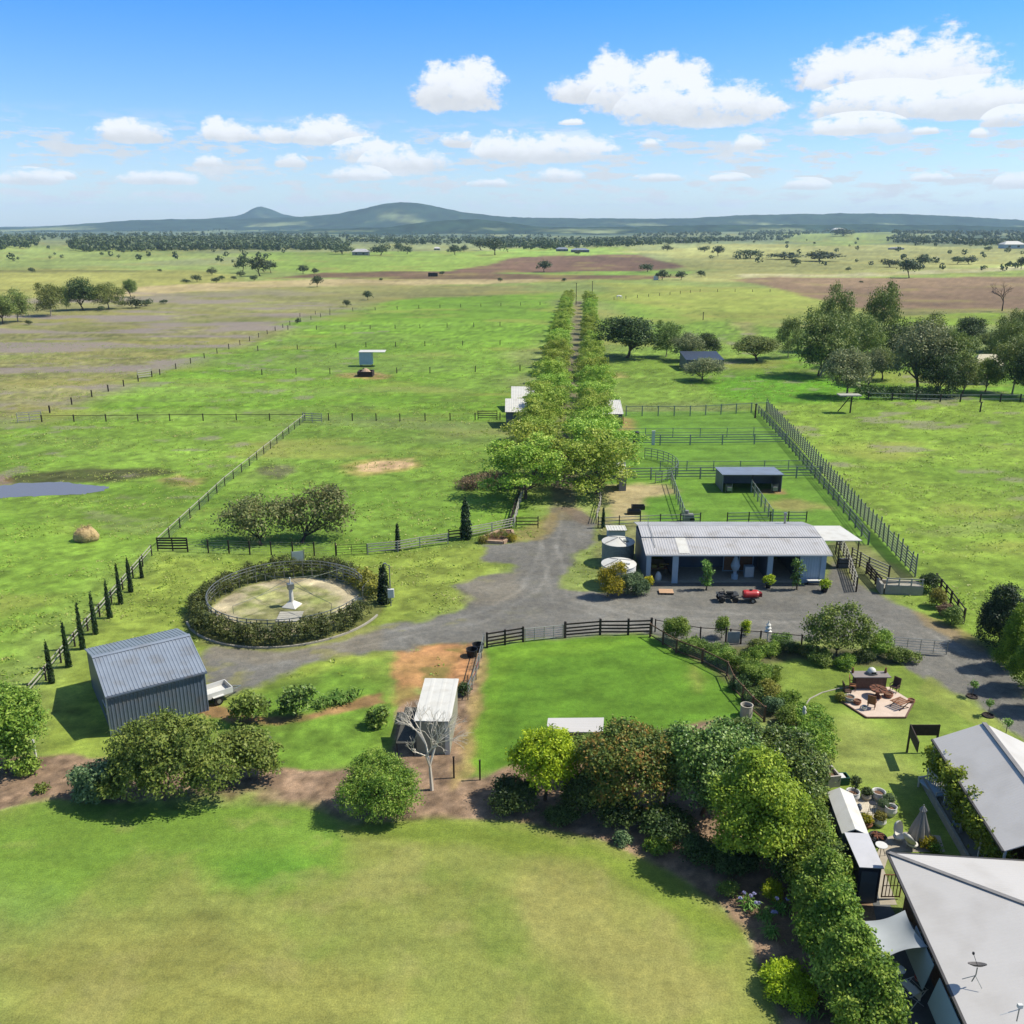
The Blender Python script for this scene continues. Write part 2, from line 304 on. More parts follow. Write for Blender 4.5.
# (outline, photographed tone, edge softness m, edge wander m, wander scale m, strength)
ZONES = [
    # far plain, near to the horizon first
    (PX([(-300, 262), (-300, 232), (1300, 232), (1300, 262)]), (144, 154, 110), 60, 120, 300, .9),
    (PX([(-300, 243), (-300, 229.5), (1300, 229.5), (1300, 243)]), (122, 138, 106), 300, 300, 800, .85),
    (PX([(250, 272), (250, 252), (500, 250), (620, 256), (640, 280), (400, 282)]), (138, 166, 78), 18, 40, 120, .9),
    (PX([(500, 256), (512, 247), (620, 247), (640, 254)]), (140, 172, 84), 15, 30, 90, .9),
    (PX([(690, 282), (650, 250), (700, 243), (900, 246), (1060, 252), (1060, 276)]), (168, 172, 112), 25, 70, 150, .9),
    (PX([(780, 248), (800, 232), (890, 232), (900, 246)]), (148, 166, 88), 25, 70, 200, .8),
    (PX([(840, 274), (820, 282), (1060, 278), (1060, 262)]), (150, 172, 92), 18, 20, 90, .9),
    (PX([(740, 277), (860, 277), (1060, 268), (1060, 264), (850, 274), (740, 274)]), (196, 192, 160), 4, 6, 60, .8),
    (PX([(-300, 290), (-300, 272), (120, 268), (250, 274), (220, 286), (100, 292)]), (158, 160, 92), 12, 30, 80, .9),
    (PX([(-300, 266), (-300, 248), (160, 247), (250, 256), (120, 264)]), (150, 170, 96), 20, 50, 150, .85),
    (PX([(-300, 310), (-300, 292), (60, 288), (180, 286), (180, 296), (60, 304)]), (152, 152, 88), 8, 20, 60, .8),
    (PX([(100, 297), (150, 287), (250, 281), (330, 279), (440, 279), (580, 277), (582, 281), (440, 285), (320, 287), (200, 293), (140, 298)]), (184, 170, 132), 6, 9, 40, .95),
    (PX([(262, 279), (330, 272), (460, 271), (620, 275), (690, 277), (640, 280), (440, 279.5), (330, 278)]), (112, 92, 76), 4, 7, 40, .95),
    (PX([(-300, 273), (-300, 270), (60, 270.5), (140, 270), (180, 272), (60, 273)]), (116, 122, 74), 3, 8, 60, .8),
    # mauve-flowering rough pasture on the left
    (PX([(-300, 430), (-300, 302), (120, 298), (300, 288), (560, 284), (500, 296), (330, 304), (300, 330), (210, 352), (150, 378), (40, 412), (-60, 440)]), (144, 146, 98), 10, 20, 60, 1),
    # bright green paddocks
    (PX([(40, 416), (150, 380), (235, 347), (330, 318), (400, 300), (560, 292), (545, 340), (510, 420), (300, 420)]), (126, 168, 62), 7, 14, 40, 1),
    (PX([(-300, 690), (-300, 428), (30, 418), (300, 419), (240, 480), (160, 545), (40, 690)]), (128, 164, 68), 5, 8, 20, 1),
    (PX([(305, 420), (508, 420), (520, 470), (520, 530), (400, 552), (190, 552), (165, 545)]), (124, 160, 68), 3, 4, 15, 1),
    (PX([(595, 292), (760, 300), (800, 330), (760, 400), (612, 408), (600, 340)]), (130, 164, 70), 8, 14, 40, 1),
    (PX([(600, 300), (606, 283), (800, 289), (900, 310), (1060, 318), (1060, 330), (820, 322), (700, 318)]), (152, 164, 84), 10, 16, 50, .9),
    (PX([(745, 412), (760, 380), (800, 360), (1060, 385), (1060, 680), (985, 660), (930, 592)]), (138, 170, 70), 5, 8, 25, 1),
    (PX([(790, 400), (760, 380), (800, 345), (1060, 360), (1060, 402)]), (124, 170, 60), 5, 6, 25, 1),
    (PX([(715, 405), (720, 380), (820, 370), (860, 398), (800, 404)]), (104, 164, 44), 4, 6, 25, .8),
    (PX([(738, 330), (733, 322), (752, 322), (760, 345), (756, 345)]), (178, 164, 128), 3, 3, 10, .6),
    # ploughed fields
    (PX([(360, 276), (455, 271), (480, 266), (520, 257), (560, 255.5), (640, 254), (682, 267), (640, 271), (520, 274)]), (120, 98, 84), 5, 8, 60, 1),
    (PX([(480, 273.5), (620, 271), (690, 271), (690, 274), (600, 275.5)]), (132, 168, 78), 4, 5, 40, .9),
    (PX([(735, 280), (770, 277), (850, 278), (1060, 276), (1060, 311), (900, 313), (850, 308), (800, 293)]), (138, 118, 98), 4, 8, 40, 1),
    (PX([(880, 318), (890, 309), (1060, 308), (1060, 322)]), (128, 132, 84), 4, 6, 30, .8),
    (PX([(735, 281), (770, 278), (1060, 278), (1060, 285), (800, 288)]), (150, 130, 106), 3, 6, 40, .8),
    (PX([(890, 325), (900, 316), (1000, 313), (1000, 324)]), (140, 176, 58), 3, 5, 20, .7),
    # around the home yards
    (PX([(25, 760), (40, 690), (160, 552), (330, 560), (480, 545), (520, 535), (540, 545), (480, 590), (400, 640), (390, 700), (390, 770), (120, 760)]), (142, 164, 76), 2, 2, 8, 1),
    (PX([(200, 772), (212, 712), (300, 680), (345, 664), (398, 664), (396, 700), (385, 765), (300, 772)]), (116, 154, 62), 1.2, 1.2, 5, 1),
    (PX([(380, 620), (384, 570), (480, 545), (512, 562), (460, 582), (470, 605)]), (148, 168, 80), 1.5, 1.5, 5, .8),
    (CATTLE, (112, 155, 62), 1.0, 0.8, 6, 1),
    (PX([(600, 524), (600, 486), (668, 484), (690, 522)]), (192, 178, 142), 1.6, 1.8, 4, .95),
    (PX([(655, 523), (640, 510), (648, 498), (682, 496), (690, 523)]), (104, 154, 56), 1, 1.4, 4, .95),
    (PX([(768, 505), (760, 499), (800, 500), (830, 508), (800, 513)]), (176, 162, 112), 1.2, 1.4, 4, .7),
    (PX([(612, 432), (612, 416), (632, 418), (638, 430)]), (172, 148, 104), 1, 1, 4, .8),
    (PX([(760, 493), (762, 489), (782, 489), (784, 494)]), (168, 134, 104), .6, .5, 2, .9),
    (PX([(602, 560), (600, 524), (640, 522), (640, 556), (640, 596), (600, 596)]), (148, 150, 108), .8, .8, 3, .9),
    (PX([(830, 590), (826, 545), (845, 535), (868, 545), (916, 578), (900, 590)]), (136, 140, 96), .8, .8, 3, .9),
    (PX([(612, 526), (600, 505), (596, 524)]), (150, 140, 112), .8, .8, 3, .7),
    (YARD, (104, 148, 52), .7, .5, 3, 1),
    (PX([(486, 700), (486, 650), (540, 642), (640, 640), (600, 650), (520, 662), (500, 700), (480, 770), (468, 772)]), (122, 164, 58), .9, .9, 4, .8),
    (PX([(686, 676), (694, 668), (706, 680), (700, 692)]), (164, 160, 96), .8, .6, 2, .6),
    (GARDEN, (134, 160, 74), .8, .6, 4, 1),
    (PX([(810, 745), (850, 720), (910, 745), (920, 790), (860, 780), (830, 765)]), (158, 172, 98), 1.2, 1.2, 4, .7),
    (MULCH, (152, 131, 114), .22, .3, 1.2, 1),
    (BED, (112, 116, 82), .4, .4, 1.5, 1),
    (LAWN, (148, 160, 88), .12, .12, 1.0, 1),
    (PX([(-60, 910), (-40, 822), (20, 806), (110, 804), (225, 807), (300, 806), (352, 826), (330, 865), (260, 885), (200, 855), (120, 862), (60, 900)]), (116, 158, 62), 1.4, 1.9, 4, .8),
    (PX([(215, 890), (228, 862), (290, 850), (330, 862), (280, 885)]), (98, 154, 54), 1.0, 1.2, 3, .5),
    (PX([(-60, 940), (-60, 880), (60, 880), (90, 910), (40, 935)]), (130, 156, 88), 1.4, 1.4, 4, .45),
    (PX([(340, 830), (430, 822), (510, 824), (600, 842), (680, 884), (735, 935), (700, 930), (600, 868), (480, 845)]), (132, 156, 68), .7, .8, 4, .9),
    (PX([(500, 900), (560, 870), (660, 920), (720, 1000), (640, 1030), (560, 980)]), (166, 164, 104), 1.4, 1.6, 4, .7),
    (PX([(0, 1030), (20, 960), (120, 930), (300, 940), (420, 990), (380, 1040)]), (156, 158, 90), 1.5, 1.8, 5, .7),
    (PX([(395, 690), (392, 668), (404, 648), (440, 643), (476, 645), (474, 672), (462, 690)]), (192, 146, 106), .5, .8, 2.0, 1),
    (PX([(392, 702), (394, 680), (410, 686), (418, 697), (402, 704)]), (150, 128, 84), .4, .5, 1.2, .8),
    (PX([(452, 790), (460, 740), (474, 690), (484, 650), (488, 656), (482, 700), (474, 770)]), (166, 148, 104), .35, .5, 1.5, .85),
    (DRIVE, (130, 131, 131), .45, .85, 2.0, 1),
    (TRACK, (132, 126, 108), .5, .6, 4, .9),
    (PX([(460, 602), (456, 590), (466, 580), (520, 572), (520, 596), (490, 606)]), (150, 144, 132), .6, .7, 2, .5),
    (PX([(200, 640), (260, 642), (380, 625), (380, 650), (300, 662), (210, 660)]), (148, 140, 124), .5, .7, 2, .4),
    (PX([(505, 541), (510, 534), (548, 516), (560, 512), (556, 530), (540, 540)]), (156, 142, 100), .6, .8, 2, .7),
    (PX([(575, 520), (560, 508), (580, 508), (592, 520), (588, 526)]), (140, 124, 108), .5, .5, 2, .6),
    (PX([(915, 690), (930, 678), (985, 712), (1030, 748), (1030, 760), (960, 715)]), (150, 166, 88), .3, .4, 2, .8),
    (PX([(925, 625), (915, 612), (960, 628), (990, 648), (985, 655)]), (158, 140, 104), .4, .5, 1.5, .7),
    (PX([(345, 473), (340, 465), (360, 459), (415, 457), (425, 466), (400, 472), (360, 476)]), (170, 158, 100), 1.2, 1.6, 4, .8),
    (PX([(362, 471), (358, 465), (372, 461), (412, 459), (416, 465), (395, 469), (378, 472)]), (206, 180, 144), .6, 1.0, 2.2, 1),
    (PX([(335, 377), (338, 374), (372, 372), (392, 375), (385, 379), (350, 379)]), (174, 150, 104), 1.2, 1.5, 4, .9),
    (PX([(170, 487), (165, 480), (180, 475), (200, 477), (204, 484), (190, 488)]), (168, 146, 104), 1.2, 2, 4, .8),
    (PX([(-40, 486), (0, 476), (80, 470), (160, 468), (185, 472), (150, 478), (100, 482), (20, 483)]), (84, 90, 56), 1.0, 1.2, 5, .95),
    (PX([(-40, 487), (-40, 478), (10, 474), (12, 484)]), (150, 126, 92), .8, 1, 4, .9),
    (PX([(258, 476), (262, 466), (292, 464), (298, 472), (280, 478)]), (106, 106, 86), 1, 1.4, 3, .8),
    (PX([(610, 378), (608, 373), (625, 372), (625, 377)]), (180, 160, 116), 1.5, 1.5, 5, .7),
    (PX([(200, 712), (212, 702), (252, 716), (300, 716), (380, 694), (384, 703), (330, 716), (280, 726), (225, 722)]), (160, 126, 96), .3, .4, 1.2, .9),
    (circ(WC, 9.0), (128, 134, 84), .3, .3, 2, .8),
    (circ(WC, 6.8), (192, 184, 160), .3, .4, 1.5, 1),
    (circ(WC, 4.9), (152, 158, 108), .5, .6, 1.2, .9),
]
RUTS = [PX(q) for q in ([(556, 503), (552, 530), (545, 560), (530, 590), (480, 618), (400, 634), (300, 655), (235, 668)], [(560, 540), (590, 600), (650, 612), (740, 618), (860, 616), (920, 632), (970, 665), (1020, 705)], [(548, 540), (560, 600), (640, 624), (760, 628), (870, 626)], [(410, 640), (425, 655), (435, 675)])]
ZB = []
for z in ZONES:
    a = np.array(z[0]); m_ = z[2] * 3 + z[3] * 2
    ZB.append((a[:, 0].min() - m_, a[:, 0].max() + m_, a[:, 1].min() - m_, a[:, 1].max() + m_))

def ground_colour(x, y):
    """albedo of the ground at (x, y): what grows or lies there"""
    c = np.empty(x.shape + (3,)); c[:] = np.array((138, 156, 92.0))
    for i, (poly, tone, soft, wan, ws, st) in enumerate(ZONES):
        b = ZB[i]; k = (x > b[0]) & (x < b[1]) & (y > b[2]) & (y < b[3])
        if not k.any(): continue
        xx, yy = x[k], y[k]
        sd = sdist(xx, yy, poly) + (fbm(xx, yy, ws, 40 + i, 4) - .5) * 2.4 * wan
        w = (sstep(soft, -soft, sd) * st)[:, None]
        c[k] = c[k] * (1 - w) + np.array(tone, float) * w
    dist = np.hypot(x, y)
    def inside(poly, soft=1.0): return sstep(soft, -soft, sdist(x, y, poly))
    near = dist < 800
    built = np.zeros(x.shape)
    k = near & (dist < 140)
    for poly in (DRIVE, MULCH, BED, LAWN, YARD, GARDEN): built[k] = np.maximum(built[k], sstep(.6, -.6, sdist(x[k], y[k], poly)))
    cat_ = np.zeros(x.shape); kk = dist < 220; cat_[kk] = sstep(1, -1, sdist(x[kk], y[kk], CATTLE))
    wild = np.clip(1 - built - cat_ * .9, 0, 1)
    # broad drift of lush and dry growth, long across the view like grazed pasture
    n1 = fbm(x, y, 45, 3, 4, .6); n2 = fbm(x, y, 9, 5, 4, .7); n3 = fbm(x, y, 2.2, 8, 3)
    far = np.clip(dist / 600, 0, 1)
    n0 = fbm(x, y, 260, 12, 5, 1.5)
    n4 = fbm(x, y, .9, 14, 3); n5 = fbm(x, y, 4.5, 16, 3, .45)
    g = (1 + ((n4 - .5) * .5 + (n5 - .5) * .16) * wild * (dist < 330)) * (1 + ((n1 - .5) * .26 + (n2 - .5) * .22 + (n3 - .5) * .26) * wild + (n0 - .5) * .6 * far)
    c = c * g[..., None]
    dry = sstep(.54, .74, fbm(x, y, 30, 21, 4, .5)) * wild * .5
    c = c * (1 - dry[..., None]) + np.array((168, 164, 96.0)) * dry[..., None]
    lush = sstep(.56, .74, fbm(x, y, 22, 27, 4, .5)) * wild * .32 * (1 - far)
    c = c * (1 - lush[..., None]) + np.array((104, 150, 50.0)) * lush[..., None]
    weed = sstep(.62, .74, fbm(x, y, 3.0, 33, 4, .7)) * wild * .42 * (dist < 420)
    c = c * (1 - weed[..., None]) + np.array((92, 112, 54.0)) * weed[..., None]
    # mauve flowering weeds: strong in the rough pasture, patchy elsewhere
    left = sstep(30, -30, x + .32 * (y - 150) - 10) * sstep(120, 200, y) * (dist < 520) * sstep(560, 380, y)
    mv = sstep(.44, .62, fbm(x, y, 34, 51, 5, .35)) * .78 * left * wild
    mv2 = sstep(.63, .73, fbm(x, y, 7, 58, 4, .6)) * .55 * wild * (dist < 300) * sstep(85, 115, y) * ((x < -40) | (x > 45))
    lushp = np.zeros(x.shape); kk = dist < 560; lushp[kk] = sstep(6, -6, sdist(x[kk], y[kk], PX([(40, 416), (150, 380), (235, 347), (330, 318), (400, 300), (560, 292), (545, 340), (510, 420), (300, 420)])))
    mv = np.maximum(mv * (1 - .8 * lushp), mv2)
    c = c * (1 - mv[..., None]) + np.array((156, 146, 154.0)) * mv[..., None]
    # front lawn: mower passes, worn and lush blotches
    lw = np.zeros(x.shape); k = dist < 75; lw[k] = sstep(.1, -.1, sdist(x[k], y[k], LAWN))
    b1 = fbm(x + .5 * y, y, 3.4, 71, 4, .55) - .5; b2 = fbm(x * .8 + y * .6, y, .9, 74, 4) - .5
    c = c * (1 + lw * (b1 * .2 + b2 * .14))[..., None]
    k = lw > 0; sdm = np.zeros(x.shape); sdm[k] = sdist(x[k], y[k], MULCH)
    c = c * (1 + lw * (fbm(sdm, x, .55, 78, 3, 14) - .5) * .14)[..., None]          # mower passes follow the bed edge
    pale = sstep(.58, .75, fbm(x, y, 2.6, 77, 4)) * lw * .35
    c = c * (1 - pale[..., None]) + np.array((176, 172, 116.0)) * pale[..., None]
    gr = sstep(.55, .75, fbm(x, y, 5.0, 79, 4)) * lw * .4
    c = c * (1 - gr[..., None]) + np.array((120, 152, 66.0)) * gr[..., None]
    # mown yard and garden lawns
    for poly, s in ((YARD, 81), (GARDEN, 84), (CATTLE, 86)):
        w = np.zeros(x.shape); k = dist < 220; w[k] = sstep(.3, -.3, sdist(x[k], y[k], poly))
        c = c * (1 + w * ((fbm(x, y, 3.5, s, 4, .4) - .5) * .42 + (fbm(x, y, .8, s + 1, 3) - .5) * .22))[..., None]
    # drive: gravel over old seal, tyre-worn
    dv = np.zeros(x.shape); k = dist < 130; dv[k] = sstep(.3, -.3, sdist(x[k], y[k], DRIVE))
    c = c * (1 + dv * ((fbm(x, y, 4, 91, 4) - .5) * .3 + (fbm(x, y, .7, 92, 3) - .5) * .16))[..., None]
    for line in RUTS:                                                               # pale wheel tracks
        d = np.full(x.shape, 99.0); k = dv > 0
        for a, b_ in zip(line[:-1], line[1:]):
            ex, ey = b_[0] - a[0], b_[1] - a[1]; t = np.clip(((x[k] - a[0]) * ex + (y[k] - a[1]) * ey) / (ex * ex + ey * ey), 0, 1)
            d[k] = np.minimum(d[k], np.hypot(x[k] - a[0] - ex * t, y[k] - a[1] - ey * t))
        rt = sstep(.34, .1, np.abs(d + (fbm(x, y, 3, 95, 2) - .5) * .5 - .8)) * dv
        c = c * (1 + (rt * .09 * (.4 + fbm(x, y, 1.5, 93, 3)))[..., None])
    gw = sstep(.64, .76, fbm(x, y, 2.6, 94, 4, .6)) * dv * .55 * sstep(6, -14, x)
    c = c * (1 - gw[..., None]) + np.array((150, 152, 96.0)) * gw[..., None]
    rg = sstep(7.2, 6.6, np.hypot(x - WC[0], y - WC[1]))
    c = c * (1 + rg * ((fbm(x, y, 1.3, 98, 4) - .5) * .7))[..., None]
    pt_ = sstep(.5, .66, fbm(x, y, .9, 99, 4)) * rg * .6
    c = c * (1 - pt_[..., None]) + np.array((196, 190, 166.0)) * pt_[..., None]
    # scrub between the far fields and the hills
    fs_ = sstep(1500, 2600, dist) * sstep(.47, .6, fbm(x, y, 330, 61, 5, 1.6)) * .8
    c = c * (1 - fs_[..., None]) + np.array((84, 104, 84.0)) * fs_[..., None]
    # leaf litter on mulch
    ml = np.zeros(x.shape); k = dist < 75; ml[k] = sstep(.1, -.1, sdist(x[k], y[k], MULCH)) * (1 - lw[k])
    c = c * (1 + ml * ((fbm(x, y, .5, 96, 3) - .5) * .7 + (fbm(x, y, 2, 97, 3) - .5) * .3))[..., None]
    # plough furrows
    return lin(np.clip(c, 5, 250)) * K

def ground_mat():
    m = bpy.data.materials.new('ground'); m.use_nodes = True
    nt = m.node_tree; b = nt.nodes['Principled BSDF']
    b.inputs['Roughness'].default_value = 0.9; b.inputs['Specular IOR Level'].default_value = 0.1
    at = nd(nt, 'ShaderNodeVertexColor'); at.layer_name = 'albedo'
    geo = nd(nt, 'ShaderNodeNewGeometry')
    def noise(scale, det, lo, hi, rough=.6):
        n = nd(nt, 'ShaderNodeTexNoise'); n.inputs['Scale'].default_value = scale; n.inputs['Detail'].default_value = det; n.inputs['Roughness'].default_value = rough
        nt.links.new(geo.outputs['Position'], n.inputs['Vector'])
        r = nd(nt, 'ShaderNodeMapRange'); r.inputs[1].default_value = .28; r.inputs[2].default_value = .72; r.inputs[3].default_value = lo; r.inputs[4].default_value = hi
        nt.links.new(n.outputs[0], r.inputs[0]); return n, r
    n1, r1 = noise(2.2, 6, .78, 1.22, .7)
    n2, r2 = noise(11., 5, .66, 1.34, .75)
    mu = nd(nt, 'ShaderNodeMath', operation='MULTIPLY'); nt.links.new(r1.outputs[0], mu.inputs[0]); nt.links.new(r2.outputs[0], mu.inputs[1])
    vs = nd(nt, 'ShaderNodeVectorMath', operation='SCALE'); nt.links.new(at.outputs[0], vs.inputs[0]); nt.links.new(mu.outputs[0], vs.inputs['Scale'])
    nt.links.new(vs.outputs[0], b.inputs['Base Color'])
    n3, r3 = noise(1.1, 5, 0, 1, .7)
    tm = nd(nt, 'ShaderNodeMix', data_type='RGBA', blend_type='MULTIPLY'); tm.inputs[7].default_value = (1.09, 1.03, .94, 1); nt.links.new(r3.outputs[0], tm.inputs[0]); nt.links.new(vs.outputs[0], tm.inputs[6])
    nt.links.new(tm.outputs[2], b.inputs['Base Color'])
    bp = nd(nt, 'ShaderNodeBump'); bp.inputs['Strength'].default_value = .45; bp.inputs['Distance'].default_value = .08
    nt.links.new(n2.outputs[0], bp.inputs['Height']); nt.links.new(bp.outputs[0], b.inputs['Normal'])
    return m
GROUND = ground_mat()

def relief(x, y):
    """gentle swell of the far plain; the home block is level"""
    d = np.hypot(x, y)
    a = sstep(600, 2600, d)
    return a * ((fbm(x, y, 1400, 5, 4) - .5) * 46 - 3)

def colour_mesh(me, x, y):
    c = ground_colour(x, y); a = me.color_attributes.new('albedo', 'FLOAT_COLOR', 'POINT')
    buf = np.ones((len(x), 4), np.float32); buf[:, :3] = c; a.data.foreach_set('color', buf.ravel())

def grid_faces(nr, nc):
    i = np.arange(nr - 1)[:, None] * nc + np.arange(nc - 1)[None, :]
    return np.stack([i, i + 1, i + nc + 1, i + nc], -1).reshape(-1, 4)

# ground sheet: fine near the house block, coarser towards the horizon
ys = [12.0]
while ys[-1] < 14000:
    y_ = ys[-1]; ys.append(y_ + max(0.16, 1.25 * (y_ * y_ + CAMH ** 2) / (CAMH * FPX)))
ys = np.array([-400., -100., -20.] + ys); NC = 620
half = 22 + np.maximum(ys, 0) * .92 + np.where(ys < 0, 60, 0)
X = (np.linspace(-1, 1, NC)[None, :] * half[:, None]).ravel(); Y = np.repeat(ys, NC)
me = mesh_np('ground', np.stack([X, Y, relief(X, Y)], -1), grid_faces(len(ys), NC), GROUND)
colour_mesh(me, X, Y)
tag(link_mesh('ground', me), 'open green pasture plain of grazed paddocks', None, None, 'structure')

def sheet(name, poly, z, res, label):
    a = np.array(poly); x0, y0 = a.min(0) - res; x1, y1 = a.max(0) + res
    y0 = max(y0, 14)
    gx = np.arange(x0, x1, res); gy = np.arange(y0, y1, res)
    Xg, Yg = np.meshgrid(gx, gy); f = grid_faces(len(gy), len(gx))
    X, Y = Xg.ravel(), Yg.ravel()
    cx = X[f].mean(1); cy = Y[f].mean(1)
    f = f[sdist(cx, cy, poly) < 0]
    u, inv = np.unique(f, return_inverse=True); f = inv.reshape(f.shape)
    X, Y = X[u], Y[u]
    me = mesh_np(name, np.stack([X, Y, np.full_like(X, z)], -1), f, GROUND)
    colour_mesh(me, X, Y)
    return tag(link_mesh(name, me), label, None, None, 'structure')
sheet('front_lawn', LAWN, .008, .2, 'mown olive green front lawn')
sheet('mulch_bed', MULCH, .004, .2, 'brown mulch bed under the garden trees')
sheet('driveway', DRIVE, .012, .3, 'grey gravel driveway round the stable')
sheet('avenue_track', TRACK, .006, .6, 'narrow dirt track down the tree avenue')
sheet('yard_lawn', YARD, .006, .25, 'vivid green fenced lawn')
sheet('garden_lawn', GARDEN, .0095, .25, 'pale green garden lawn beside the house')

# water of the dam
wm = bpy.data.materials.new('water'); wm.use_nodes = True
b = wm.node_tree.nodes['Principled BSDF']; b.inputs['Base Color'].default_value = (.13, .13, .14, 1); b.inputs['Roughness'].default_value = .35; b.inputs['Specular IOR Level'].default_value = .3
nz = nd(wm.node_tree, 'ShaderNodeTexNoise'); nz.inputs['Scale'].default_value = 1.2
bp = nd(wm.node_tree, 'ShaderNodeBump'); bp.inputs['Strength'].default_value = .15
wm.node_tree.links.new(nz.outputs[0], bp.inputs['Height']); wm.node_tree.links.new(bp.outputs[0], b.inputs['Normal'])
pts = []
for i in range(len(POND)):
    a, c = POND[i], POND[(i + 1) % len(POND)]
    for t in np.linspace(0, 1, 8)[:-1]:
        x, y = a[0] + (c[0] - a[0]) * t, a[1] + (c[1] - a[1]) * t
        pts.append((x + rnd.uniform(-.3, .3), y + rnd.uniform(-.3, .3)))
mb = MB(); mb.add([(x, y, .02) for x, y in pts], [tuple(range(len(pts)))])
o = mb.build('dam_water', wm); tag(o, 'grey blue water of the farm dam', None, None, 'structure')

# ---------------------------------------------------------------- hills
hm = bpy.data.materials.new('forested_hill'); hm.use_nodes = True
nt = hm.node_tree; b = nt.nodes['Principled BSDF']; b.inputs['Roughness'].default_value = .95; b.inputs['Specular IOR Level'].default_value = 0
at = nd(nt, 'ShaderNodeVertexColor'); at.layer_name = 'albedo'; nt.links.new(at.outputs[0], b.inputs['Base Color'])

def hills(name, D, depth, prof, seed, label, c0=(52, 74, 60), c1=(138, 150, 108), open_=.55):
    """ridge at distance D whose skyline follows prof: (bearing px, skyline px)"""
    px = np.array([q[0] for q in prof], float); hh = np.array([(225 - q[1]) / FPX * D / math.cos(PITCH) + CAMH for q in prof])
    nx, ny = 520, 46
    xs = np.linspace((px[0] - 512) / FPX * D, (px[-1] - 512) / FPX * D, nx) * 1.0; yy = np.linspace(-1, 1, ny)
    Xg, Yg = np.meshgrid(xs, yy)
    X = Xg.ravel(); t = Yg.ravel(); Y = D + t * depth
    h = np.interp(X / D * FPX + 512, px, hh)
    h = np.interp(xs / D * FPX + 512, px, hh)
    ker = np.hanning(5); ker /= ker.sum(); h = np.convolve(np.pad(h, 2, mode='edge'), ker, 'valid'); h = np.tile(h, ny)
    Z = h * np.exp(-(t * 1.9) ** 2) * (1 + (fbm(X, Y, 700, seed, 4) - .5) * .35 * np.abs(t) * 2) + (fbm(X, Y, 120, seed + 3, 3) - .5) * 10 + fbm(X, Y, 36, seed + 9, 2) * 7 - 8 - 6 * np.abs(t)
    me = mesh_np(name, np.stack([X, Y, Z], -1), grid_faces(ny, nx), hm, smooth=True)
    w = sstep(open_, open_ + .12, fbm(X, Y, 420, seed + 5, 5, .6))[:, None] * sstep(.2, .5, -t)[:, None]
    c = lin(np.array(c0, float)) * (1 - w) + lin(np.array(c1, float)) * w
    c = c * (.25 + 1.5 * fbm(X, Y, 70, seed + 7, 3))[:, None] * K
    a = me.color_attributes.new('albedo', 'FLOAT_COLOR', 'POINT'); buf = np.ones((len(X), 4), np.float32); buf[:, :3] = c; a.data.foreach_set('color', buf.ravel())
    return tag(link_mesh(name, me), label, None, None, 'structure')
hills('far_hills', 8600, 900, [(-200, 226), (-60, 227), (0, 226.5), (60, 226), (100, 224), (200, 221), (235, 218), (250, 217), (260, 214.5), (267, 210.5), (274, 208), (281, 210.5), (291, 214.5), (308, 217.5), (350, 218), (420, 219), (520, 219), (640, 219), (760, 218), (900, 219), (1024, 223), (1250, 226)], 11, 'distant blue ridge with a small conical peak')
hills('hills', 7000, 1000, [(-200, 231), (60, 227), (120, 222.5), (160, 220), (200, 219.5), (250, 219), (300, 218), (345, 215), (375, 209.5), (392, 206), (408, 204.5), (425, 206), (445, 209.5), (470, 214), (500, 217), (540, 218.5), (600, 219), (680, 219), (720, 216.5), (780, 215), (840, 214.5), (900, 215.5), (960, 218.5), (1024, 222), (1250, 228)], 23, 'long forested range with one broad rounded hill')
hills('low_hill', 4700, 420, [(250, 231), (320, 228), (390, 226), (430, 222), (452, 220), (480, 219), (505, 222), (540, 226), (620, 226), (700, 224), (800, 224), (900, 224), (1000, 226), (1200, 230)], 37, 'low wooded hill before the range', open_=.5)
# ================================================================ SKY, SUN, AIR
SUN_EL = R(52.0); SHDIR = Vector((-1.0, -0.10, 0)).normalized()      # shadows fall to the left
w = bpy.data.worlds.new('World'); sc.world = w; w.use_nodes = True
nt = w.node_tree; nt.nodes.clear()
out = nd(nt, 'ShaderNodeOutputWorld'); bg = nd(nt, 'ShaderNodeBackground'); bg.inputs[1].default_value = SKY_STR = 0.11
sky = nd(nt, 'ShaderNodeTexSky'); sky.sky_type = 'NISHITA'; sky.sun_disc = False; sky.sun_elevation = SUN_EL
sd_ = -SHDIR                                                        # towards the sun, horizontally
sky.sun_rotation = math.atan2(sd_.x, sd_.y); sky.altitude = 400; sky.air_density = 1.0; sky.dust_density = .6; sky.ozone_density = 2.0
L = nt.links.new
tc = nd(nt, 'ShaderNodeTexCoord')
sep = nd(nt, 'ShaderNodeSeparateXYZ'); L(tc.outputs['Generated'], sep.inputs[0])
def M(op, a, b=None, c=None):
    n = nd(nt, 'ShaderNodeMath', operation=op)
    for i, q in enumerate((a, b, c)):
        if q is None: continue
        if isinstance(q, (int, float)): n.inputs[i].default_value = q
        else: L(q, n.inputs[i])
    return n.outputs[0]
def MRange(v, a, b, lo=0.0, hi=1.0, smooth=True):
    n = nd(nt, 'ShaderNodeMapRange'); n.interpolation_type = 'SMOOTHSTEP' if smooth else 'LINEAR'
    L(v, n.inputs[0]); n.inputs[1].default_value = a; n.inputs[2].default_value = b; n.inputs[3].default_value = lo; n.inputs[4].default_value = hi
    return n.outputs[0]
AZ = M('ARCTAN2', sep.outputs[0], sep.outputs[1]); EL = M('ARCSINE', sep.outputs[2])
def azel(px, py):
    u, v = (px - 512) / FPX, (py - 512) / FPX
    d = Vector((u, CP - v * SP, -SP - v * CP)).normalized()
    return math.atan2(d.x, d.y), math.asin(d.z)
